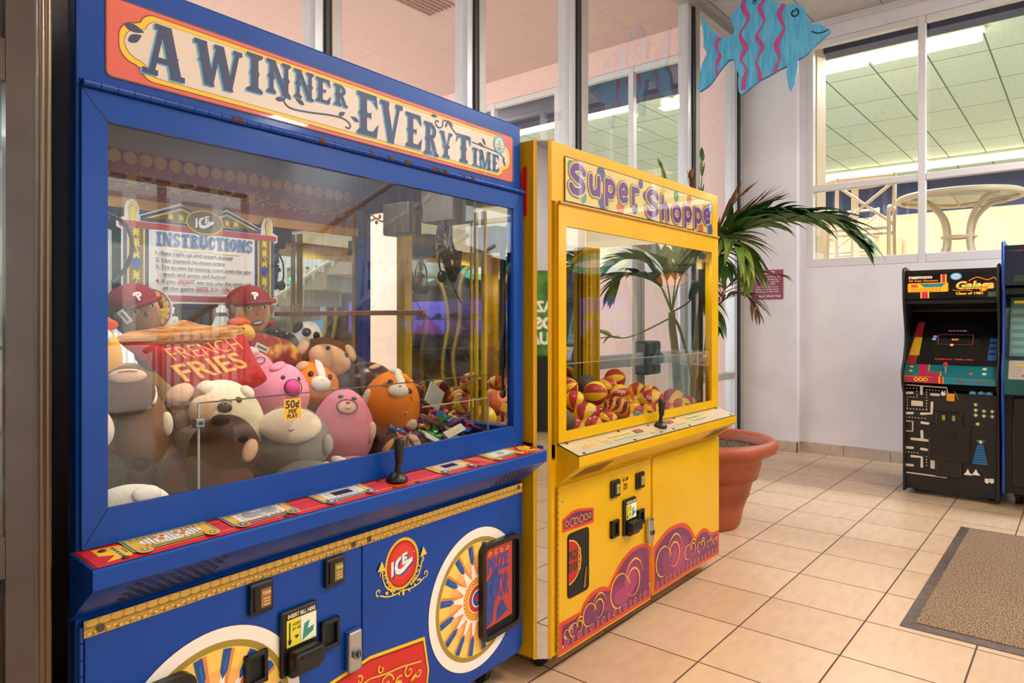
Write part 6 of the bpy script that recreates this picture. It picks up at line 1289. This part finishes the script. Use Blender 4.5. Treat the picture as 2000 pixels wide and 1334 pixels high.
A.poly(rrect(-.270, 1.526, -.005, 1.595, .01), AO); A.poly(rrect(-.262, 1.530, -.013, 1.590, .008), AY); A.poly([(-.19, 1.588), (-.02, 1.588), (-.05, 1.562), (-.16, 1.562)], P('#1f8a9a', .4, em=.2))
A.text('MS.', -.245, 1.563, .021, AR, w=.05, bold=.05); A.text('PAC-MAN', -.250, 1.534, .024, AR, w=.20, bold=.06); A.text('PAC-MAN', -.250, 1.534, .024, AY, w=.20, bold=.01)
A.disc(.042, 1.636, .037, P('#3f9ad0', .4, em=.2), .027); A.disc(.042, 1.636, .029, P('#bfe0ee', .4, em=.2), .020); A.rects([(.022, 1.632, .062, 1.636)], P('#e0804a', .4))
A.text('Galaga', .035, 1.545, .052, AO, w=.235, bold=.06, shear=.25); A.text('Galaga', .037, 1.547, .050, P('#f8e070', .4, em=.25), w=.23, bold=.02, shear=.25); A.rects([(.05, 1.550, .20, 1.557)], P('#3fa83a', .4, em=.2))
A.stroke(smooth([(.12, 1.60), (.17, 1.625), (.23, 1.605), (.27, 1.62), (.285, 1.60)], 5), .006, AO); A.stroke(smooth([(.02, 1.54), (.05, 1.53), (.09, 1.535), (.14, 1.53)], 5), .005, AO); A.text('Class of 1981', .04, 1.503, .016, AY, w=.165, bold=.05); A.rect(.235, 1.485, .285, 1.52, P('#3c6a48', .4))
A.build('marquee_art', o)
# sloped monitor
def slope(y0, z0, y1, z1): return lambda u, v, h: (u, y0+(y1-y0)*v-h*.8, z0+(z1-z0)*v+h*.5)
m = MB(); m.add([(-hw, .05, .985), (hw, .05, .985), (hw, .30, 1.38), (-hw, .30, 1.38)], [(0, 1, 2, 3)], P('#08080a', .2)); o = m.build('monitor_bezel', c1)
A = Art(slope(.05, .985, .30, 1.38), .002); A.poly([(-.175, .02), (.20, .02), (.17, .80), (-.145, .80)], P('#0b0e0f', .08)); 
A.poly([(-hw, .0), (-.22, .0), (-.19, .8), (-.235, .8)], P('#8e1a2a', .4)); A.poly([(-.272, .16), (-.205, .16), (-.196, .5), (-.247, .5)], P('#c9a21a', .4)); A.poly([(.225, .1), (hw, .1), (hw, .5), (.235, .5)], P('#14589a', .4)); A.rects([(.235, .2+.1*i, .27, .24+.1*i) for i in range(3)], P('#0a1a2a', .4))
A.stroke([(-.09, .38), (.13, .38), (.13, .56), (-.09, .56)], .0035, P('#b04a4a', .5, em=.5), True); A.text('READY', .02, .455, .028, P('#e8a02a', .5, em=.6), al='c', w=.045, bold=.03); A.rects([(-.125, .50, -.1, .54)], P('#c04ac0', .5, em=.5)); A.rects([(-.13, .455, -.105, .49)], P('#3ac0c0', .5, em=.5)); A.disc(-.0, .365, .012, P('#e8a07a', .5, em=.5), .02)
A.text('NAMCO 1980-1981', .02, .09, .024, P('#c03a3a', .5, em=.5), al='c', w=.24, bold=.02); A.text('ONE PLAYER', .03, .62, .02, P('#a86ac0', .5, em=.4), al='c', w=.12, bold=.02); A.build('screen', o)
# control panel
m = MB(); m.prism([(-.03, .905), (.06, .99), (.06, .85), (-.02, .85)], -hw, hw, 'x', P('#0f6a70', .35)); o = m.build('control_panel', c1)
A = Art(slope(-.03, .906, .06, .991), .001); A.rect(-hw, 0, hw, 1, P('#0f7078', .35)); A.poly([(-.19, 0), (-.10, .0), (-.06, .0), (-.06, .3), (-.14, .35), (-.14, 1), (-.2, 1)], P('#b32a4a', .4)); A.stroke([(-.05, 0), (-.05, .35), (-.13, .4), (-.13, 1)], .006, AO); A.build('panel_art', o)
A = Art(lambda u, v, h: (u, -.031+.011*(.905-v)/.055-h, v), .0012)
A.rect(-hw, .852, hw, .904, P('#1688a8', .35)); A.rect(-hw, .852, -.03, .904, P('#b32a4a', .35)); A.rects([(-.062, .852, -.05, .904), (-.036, .852, -.03, .904)], AO); A.rects([(-hw, .897, -.1, .900)], AO); [A.ring(-.205+.03*i, .877, .012, .005, AY, n=14) for i in range(3)]
A.stroke(smooth([(.02, .895), (.06, .893), (.1, .882), (.16, .884), (.22, .893), (.28, .87)], 5), .005, P('#7a8a2a', .4)); A.polys([drop(.05, .878, .06, -.2, .008), drop(.16, .867, .05, .1, .007), drop(.22, .878, .04, .3, .006)], P('#8a4a2a', .5)); A.build('panel_front_art', o)
j = MB(); j.cyl((-.02, .0, .93), (-.02, -.005, .985), .005, CHROME, 8); j.ell((-.02, -.006, .995), (.016, .016, .016), P('#d8202c', .2), nu=14, nv=10); j.build('joystick', c1)
for x, y, z, c in ((.135, -.005, .93, '#e0502a'), (.215, .03, .965, '#f0ece0'), (.215, -.003, .932, '#f0ece0'), (-.245, .03, .965, '#e8b020'), (-.245, .0, .935, '#e8b020')):
    MB().ell((x, y, z), (.015, .013, .010), P(c, .3), nu=12, nv=8).build('button', c1)
# lower front artwork
def zc(x, y):
    px = 1720+x/4.6; py = 720+y/4.6; t = (px-1762)/186; return (-.30+.60*t, (965+25*t-py)*(.003874-.000258*t))
A = Art(Fy(.045), .0008); A.dh = .00005; A.h = .0012; MZ = P('#d8d0bc', .45); MO = P('#8a6a4a', .5)
walls = [[(215,148),(595,178),(600,225)],[(362,165),(362,232)],[(215,222),(275,222)],[(455,238),(520,242)],[(215,405),(278,405)],[(460,312),(455,410),(360,412)],[(215,475),(280,482),(278,570),(215,565)],[(365,492),(430,502)],[(365,570),(368,640)],[(270,638),(430,655)],[(215,715),(278,720)],[(362,730),(412,738)],[(270,795),(365,805),(365,890)],[(215,872),(278,878)],[(215,940),(595,990),(602,940)]]
for w_ in walls: A.stroke([zc(*p) for p in w_], .0185 if w_[0][1] not in (148, 475, 940) else .009, MZ)
A.discs([zc(*w_[k])+(.009,) for w_ in walls if w_[0][1] not in (148, 475, 940) for k in (0, -1)], MZ)
A.poly([zc(*p) for p in ((265,290),(375,298),(375,345),(265,338))], MZ); A.poly([zc(*p) for p in ((445,812),(485,816),(485,912),(445,905))], MZ)
dots_ = [(x, 180) for x in range(225, 330, 30)]+[(x, 195+(x-410)*.08) for x in range(410, 580, 28)]+[(x, 260) for x in range(228, 330, 30)]+[(228, y) for y in range(285, 370, 25)]+[(x, 365+(x-228)*.06) for x in range(228, 420, 30)]+[(410, y) for y in range(215, 380, 26)]+[(x, 440+(x-215)*.08) for x in range(215, 400, 30)]+[(x, 755+(x-215)*.1) for x in range(215, 345, 28)]+[(410, y) for y in range(800, 880, 26)]+[(320, y) for y in (205, 238)]
A.discs([zc(*p)+(.0042,) for p in dots_], P('#efe8d8', .5), 8); A.disc(*zc(562, 232), .016, P('#efe8d8', .5)); A.poly(rrect(zc(592, 0)[0], zc(592, 296)[1], zc(664, 0)[0], zc(664, 232)[1], .004), P('#f0a020', .4))
A.h = .0016
for i, t in enumerate(('50\u00a2', 'PER', 'PLAY')): A.text(t, zc(628, 0)[0], zc(628, 252)[1]-i*.020, .014, P('#3a2a10', .5), al='c', w=.04, bold=.03)
A.build('maze_artwork', c1); A = Art(Fy(.045), .0012, .00005); BLA = P('#2a8ad0', .4); 
for (x, y) in ((822, 225), (895, 228), (962, 232)): cx_, cz_ = zc(x, y); A.discs([(cx_-.012, cz_, .011), (cx_+.012, cz_, .011), (cx_, cz_+.008, .009)], BLA, 8); A.disc(cx_, cz_, .006, P('#d8c83a', .4))
for (x, y) in ((848, 330), (848, 380), (848, 425), (918, 388), (918, 432), (988, 392), (988, 437), (865, 505)):
    cx_, cz_ = zc(x, y); A.polys([[(cx_-.016, cz_-.012), (cx_-.006, cz_+.004), (cx_-.012, cz_+.014)], [(cx_+.016, cz_-.012), (cx_+.006, cz_+.004), (cx_+.012, cz_+.014)]], BLA); A.disc(cx_, cz_, .008, P('#e0c84a', .4), .012)
A.dh = .0002
A.poly([zc(*p) for p in ((860,690),(915,690),(950,878),(815,862))], P('#0f4a80', .4))
for k in range(8): A.stroke([zc(862-k*6, 700+k*22), zc(888, 708+k*22), zc(914+k*5, 702+k*23)], .004, P('#2f9ac8', .4))
cx_, cz_ = zc(890, 665); A.polys([[(cx_-.028, cz_+.014), (cx_-.01, cz_-.012), (cx_-.006, cz_+.004)], [(cx_+.028, cz_+.014), (cx_+.01, cz_-.012), (cx_+.006, cz_+.004)]], BLA); A.disc(cx_, cz_, .009, P('#e0c84a', .4), .014)
for x in (780, 850): cx_, cz_ = zc(x, 950); A.polys([[(cx_-.028, cz_-.012), (cx_+.028, cz_-.012), (cx_+.012, cz_+.006), (cx_, cz_+.034), (cx_-.012, cz_+.006)]], P('#f0ece4', .4))
for x in (944, 985): cx_, cz_ = zc(x, 1018); A.poly([(cx_-.013, cz_+.018), (cx_+.013, cz_+.018), (cx_+.013, cz_-.008), (cx_, cz_-.018), (cx_-.013, cz_-.008)], P('#e8e4dc', .4))
A.stroke([zc(662, 210), zc(698, 282)], .003, P('#b0a890', .5)); A.discs([zc(prr.uniform(640, 1020), prr.uniform(200, 980))+(.002,) for _ in range(40)], P('#4a6a9a', .5), 6)
A.build('starship_artwork', c1)
m = MB(); m.cbox(zc(490, 0)[0], zc(735, 0)[0], .030, .046, .16, .64, P('#19181a', .35), .01); m.cbox(zc(430, 0)[0], zc(800, 0)[0], .024, .046, .275, .545, P('#151416', .35), .008); o = m.build('coin_door', c1)
for x in (560, 650):
    MB().cbox(zc(x-28, 0)[0], zc(x+28, 0)[0], .018, .031, .575, .625, BLK, .004).build('coin_slot', c1); MB().box(zc(x-4, 0)[0], zc(x+24, 0)[0], .0165, .018, .580, .618, P('#8e9038', .3)).build('coin_label', c1); MB().cbox(zc(x-28, 0)[0], zc(x+28, 0)[0], .016, .025, .44, .49, BLKM, .004).build('coin_return', c1)
for x in (-.24, .24): caster(c1, x, .2, .06, .025); caster(c1, x, .55, .06, .025)
# second cabinet, cut by the picture's right edge
P2 = [(.03, .10), (.03, .52), (-.01, .72), (-.04, .95), (.05, 1.12), (.06, 1.3), (.0, 1.62), (-.01, 1.86), (.05, 1.87), (.65, 1.82), (.68, .10)]
c2 = cabinet('arcade_cabinet', 'taller blue sided arcade cabinet with cyan trim cut by the right edge', .135, .68, P2, P('#153a8e', .35), P('#1a46a8', .3)); hw2 = .34-.018
m = MB(); m.box(-hw2, hw2, .05, .64, .10, .98, P('#0e0e10', .5)); m.box(-hw2, hw2, .30, .64, .98, 1.80, P('#0e0e10', .5)); m.box(-hw2, hw2, .02, .6, 1.80, 1.84, BLK); m.box(-hw2, hw2, .04, .3, 1.50, 1.54, BLKM); m.build('body', c2)
o = MB().box(-hw2, hw2, .015, .022, 1.56, 1.84, P('#1b2a44', .2)).build('marquee', c2)
A = Art(Fy(.015), .0006); A.poly([(-hw2, 1.8), (hw2, 1.84), (hw2, 1.76), (-.1, 1.8)], P('#7a8aa0', .4)); A.disc(.12, 1.70, .24, P('#8a7a50', .4), .10); A.disc(.12, 1.70, .20, P('#1a1a1a', .4), .08); A.disc(.12, 1.70, .16, P('#f08a2a', .4, em=.3), .06); A.polys([drop(-.26, 1.80, .06, .05, .008), drop(-.19, 1.803, .05, .05, .010), drop(-.14, 1.806, .05, .05, .006)], P('#8e1a2a', .4)); A.rect(-.27, 1.585, -.20, 1.63, P('#2a4a30', .4)); A.build('marquee_art', o)
m = MB(); m.add([(-hw2, .06, 1.04), (hw2, .06, 1.04), (hw2, .2, 1.50), (-hw2, .2, 1.50)], [(0, 1, 2, 3)], P('#20343a', .12)); o = m.build('monitor_bezel', c2)
A = Art(slope(.06, 1.04, .2, 1.50), .002); A.rect(-.30, .05, -.19, .95, P('#5a8a86', .3)); A.rects([(-.29, .1+.12*i, -.2, .16+.12*i) for i in range(7)], P('#7aa4a0', .3)); A.rects([(-.28, .86, -.21, .9)], AY); A.build('instruction_print', o)
m = MB(); m.prism([(-.04, .90), (.05, 1.04), (.05, .84), (-.03, .80)], -hw2, hw2, 'x', P('#0f5a5a', .35)); o = m.build('control_panel', c2)
A = Art(slope(-.04, .90, .05, 1.04), .0012); A.poly(rrect(-.30, .05, -.08, .95, .03), P('#b9b4ae', .4)); A.discs([(-.27+.03*i, .2+.3*(i % 3), .006) for i in range(6)], P('#6a2a2a', .4)); A.build('panel_art', o)
for x, y, z, c in ((-.24, .025, .995, '#e8c820'), (-.20, -.02, .935, '#e0581e'), (-.16, .02, .985, '#1a8a8e'), (-.12, -.01, .94, '#c02020')): MB().ell((x, y, z), (.026, .014, .010), P(c, .3), nu=12, nv=8).build('button', c2)
m = MB(); m.tube(smooth([(-.105, -.10, 1.20), (-.135, -.12, 1.14), (-.115, -.13, 1.06), (-.05, -.12, 1.02)], 5), .012, P('#2aa8d8', .3), 8); m.prism([(-.11, .9), (-.14, .6), (-.13, .45), (-.08, .36), (.1, .34), (.1, .95)], -.14, .04, 'y', P('#1a9ac0', .3)); m.build('cyan_shell', c2)
MB().cbox(-.28, .28, .035, .052, .15, .78, P('#131315', .4), .01).build('coin_door', c2)
for x in (-.26, .26): caster(c2, x, .2, .11, .05); caster(c2, x, .55, .11, .05)
# ================================================================ crane machine at the picture's left edge
lm = empty('crane_machine', (-.88, 1.415, 0)); tag(lm, 'dark bronze framed crane machine cut off by the left edge', 'crane machine')
LWX = 1.30; BZ = mottled('bronze_enamel', '#3c332e', '#4a4039', 5, .35, coat=.2); x1_ = LWX
m = MB(); m.cbox(0, x1_, .01, .80, .09, .84, BZ, .006); m.cbox(0, x1_, .01, .80, 1.78, 2.3, BZ, .006); m.cbox(x1_-.05, x1_, .01, .8, .84, 1.79, BZ, .006); m.cbox(0, .05, .01, .8, .84, 1.79, BZ, .006); m.cbox(0, x1_, .78, .80, .84, 1.79, P('#e8e4da', .5), .004); m.build('cabinet', lm)
m = MB()
for q_ in (((0, .88), (.07, .95), (.07, 1.72), (0, 1.79)), ((x1_-.03, .10), (x1_-.07, .10), (x1_-.07, 2.29), (x1_-.03, 2.29)), ((0, .88), (x1_-.071, .88), (x1_-.071, .95), (.07, .95)), ((0, 1.79), (x1_-.071, 1.79), (x1_-.071, 1.72), (.07, 1.72))): m.prism(q_, -.012, .01, 'y', BZ)
m.build('door_frame', lm)
m = MB()
for k, xx in enumerate((x1_-.028, x1_-.016, x1_-.004)): m.cyl((xx, -.004+.008*k, .09), (xx, -.004+.008*k, 2.3), .0085, P('#6a5a48', .22, .8) if k else BZ, 12)
m.build('corner_moulding', lm)
MB().box(.07, x1_-.07, -.004, 0, .95, 1.72, GLASS).build('door_glass', lm)
m = MB(); m.cbox(x1_-.11, x1_-.08, .70, .73, .84, 1.78, YEL, .003); m.box(.05, x1_-.05, .70, .705, 1.30, 1.36, P('#e9e0c0', .5)); m.build('inner_rail', lm)
for x in (.08, x1_-.08): caster(lm, x, .1, .095, .04); caster(lm, x, .7, .095, .04)
area('lamp_or_fill_light', (.6, .4, 1.76), (0, 0, 0), 1, .4, 10, (.85, .97, 1), lm)  # fill light inside the case, no fixture built
def lw(x, y, z): return Vector((-.88+x, 1.415+y, z))
for lb, x, y, z, R_, c in (('orange plush at the right edge of the left crane machine', 1.16, .16, 1.16, .07, '#ea7a2a'), ('pink plush below the orange one in the left crane machine', 1.13, .15, 1.05, .07, '#e79ac0'), ('yellow plush at the bottom of the left crane machine', 1.14, .16, .93, .08, '#e3d23a'), ('brown plush on top of the pile in the left crane machine', 1.12, .3, 1.27, .07, '#6a4a34'), ('green plush deep in the left crane machine', 1.0, .3, 1.02, .09, '#6aa04a'), ('white plush deep in the left crane machine', .95, .2, .90, .09, '#e8e2d6')):
    p_ = lw(x, y, z); e = empty('plush_toy', p_); tag(e, lb, 'plush toy'); MB().ell((0, 0, 0), (R_, R_*.9, R_*.9), FUR(c)).build('body', e); MB().ell((R_*.3, -R_*.7, R_*.3), (.007, .005, .008), DKB, nu=8, nv=6).build('eye', e)
# ================================================================ things in the pool room
TAN = P('#d2bfa2', .45); CXR = P('#b9a488', .6)
def patio_table(x, y, label):
    e = empty('patio_table', (x, y, PF)); tag(e, label, 'table')
    m = MB(); m.tube([(.53*math.cos(2*PI*i/48), .53*math.sin(2*PI*i/48), .76) for i in range(49)], .032, TAN, 10, False); m.build('table_rim', e)
    MB().lathe([(0, .758), (.51, .758), (.51, .765), (0, .765)], (0, 0, 0), P('#cfd8c8', .25), 40).build('glass_top', e)
    for k in range(4):
        a = PI/4+PI/2*k; c_, s_ = math.cos(a), math.sin(a)
        MB().tube(smooth([(c_*r_, s_*r_, z_) for r_, z_ in ((.50, .74), (.34, .70), (.19, .56), (.14, .37), (.18, .18), (.38, .012))], 5), .026, TAN, 10).build('leg', e)
    m = MB(); m.tube([(.15*math.cos(2*PI*i/16), .15*math.sin(2*PI*i/16), .36) for i in range(17)], .012, TAN, 8, False)
    for a in (0, PI/2): m.tube([(-.5*math.cos(a), -.5*math.sin(a), .735), (0, 0, .68), (.5*math.cos(a), .5*math.sin(a), .735)], .012, TAN, 8)
    m.build('brace', e)
patio_table(8.3, 1.02, 'round glass topped patio table with curved legs behind the right window pane')
bt = empty('bar_table', (9.5, 2.28, PF)); tag(bt, 'tall tan bar table whose flat top shows just above the left window rail', 'table')
MB().lathe([(0, 1.23), (.38, 1.23), (.39, 1.25), (.38, 1.27), (0, 1.27)], (0, 0, 0), TAN, 40).build('table_top', bt); MB().lathe([(.26, 0), (.25, .03), (.05, .06), (.04, 1.23)], (0, 0, 0), TAN, 24).build('pedestal', bt)
def stack_chair(x, y, rz, label, z0=PF):
    e = empty('patio_chair', (x, y, z0), (0, 0, rz)); e.scale = (1.1, 1.1, 1.1); tag(e, label, 'chair')
    for sx in (-.26, .26):
        MB().tube(smooth([(sx, -.26, 0), (sx, -.24, .42), (sx, -.20, .62), (sx, .2, .64), (sx, .26, .8), (sx, .30, 1.0)], 4), .018, TAN, 8).build('arm_frame', e)
        MB().tube([(sx, .30, 0), (sx, .22, .42), (sx, .30, 1.02)], .018, TAN, 8).build('leg', e)
    m = MB(); m.tube([(-.26, .3, 1.0), (.26, .3, 1.0)], .018, TAN); m.tube([(-.26, -.24, .42), (.26, -.24, .42)], .016, TAN); m.tube([(-.26, .22, .42), (.26, .22, .42)], .016, TAN); m.tube([(-.26, .29, .94), (.26, .23, .5)], .016, TAN); m.tube([(.26, .29, .94), (-.26, .23, .5)], .016, TAN); m.build('cross_frame', e)
stack_chair(8.1, 1.88, -PI*.5+.1, 'tan patio chair with crossed back frame behind the left lower pane'); stack_chair(10.6, 2.6, -PI*.5, 'tan patio chair standing farther back, behind the nearer one')
# ================================================================ what the mirrors see: racing cabinets and more along the right wall
def racer(y, label, scr, mq):
    e = empty('racing_cabinet', (6.0, y, 0), (0, 0, -PI/2)); tag(e, label, 'arcade cabinet'); DK_ = P('#1c2420', .4)
    m = MB(); m.prism([(.1, .0), (.1, .8), (-.05, .9), (.05, 1.05), (.2, 1.1), (.2, 1.7), (.05, 1.75), (.05, 2.05), (.9, 2.0), (.9, 0)], -.38, .38, 'x', DK_); m.build('body', e)
    A = Art(lambda u, v, h: (u, .2-h, v), .01); A.rect(-.30, 1.14, .30, 1.56, P(scr[0], .4, em=.8)); A.poly([(-.30, 1.14), (.30, 1.14), (.06, 1.32), (-.06, 1.32)], P(scr[1], .4, em=.5)); A.poly([(-.30, 1.32), (-.2, 1.42), (-.05, 1.34), (.1, 1.42), (.30, 1.32)], P(scr[2], .4, em=.3)); A.build('screen', e)
    m = MB(); m.tube(smooth([(-.40, .1, .2), (-.46, .0, .8), (-.45, .1, 1.3), (-.36, .04, 1.8), (0, .0, 2.05), (.36, .04, 1.8), (.45, .1, 1.3), (.46, .0, .8), (.40, .1, .2)], 6), .022, P('#e0b820', .4), 8); m.build('arch_trim', e)
    A = Art(lambda u, v, h: (u, .05-h, v), .01); A.disc(0, 1.9, .36, P(mq, .4, em=.7), .11); A.disc(0, 1.9, .24, P('#e8f4ee', .4, em=.9), .04); A.build('marquee', e)
    m = MB(); m.tube([(.16*math.cos(2*PI*i/20), -.12, .98+.16*math.sin(2*PI*i/20)) for i in range(21)], .018, BLK, 8, False); m.cyl((0, -.12, .98), (0, .06, .95), .03, BLK); m.build('steering_wheel', e)
racer(-.90, 'racing arcade cabinet with blue and green screen beside the blue cabinet', ('#2a3ac0', '#3a3a60', '#2aa04a'), '#4ac8b0')
racer(-2.0, 'racing arcade cabinet with purple sunset screen, mirrored in the crane glass', ('#6a5ae0', '#8a3aa0', '#3a2a70'), '#8ad8b8')
racer(-3.1, 'racing arcade cabinet with light blue screen furthest along the wall', ('#4a9ae0', '#60606a', '#2a6a3a'), '#6ad0c8')
P3 = [(.03, .03), (.03, .8), (-.05, .95), (.06, 1.1), (.08, 1.5), (.0, 1.9), (.05, 1.95), (.7, 1.9), (.7, .03)]
c3 = cabinet('arcade_cabinet', 'green jungle themed arcade cabinet behind the viewer, seen in the corner mirror', 0, .8, P3, P('#24602a', .4), BLK, loc=(-1.35, -2.9, 0), rot=math.atan2(.8, .6)+PI/2)
MB().box(-.38, .38, .05, .7, .03, 1.9, P('#0f1a10', .5)).build('body', c3)
A = Art(Fy(.05), .001); A.rect(-.38, .9, .38, 1.9, mottled('jungle_print', '#1c4a1c', '#5aa03a', 6, .5)); A.text('AMAZON', 0, 1.42, .12, P('#efe8d8', .5, em=.2), w=.6, al='c', bold=.04); A.text('LOST', 0, 1.22, .13, P('#efe8d8', .5, em=.2), w=.5, al='c', bold=.05); A.text('SQUAD', 0, 1.04, .13, P('#efe8d8', .5, em=.2), w=.6, al='c', bold=.05); A.build('poster_art', c3)
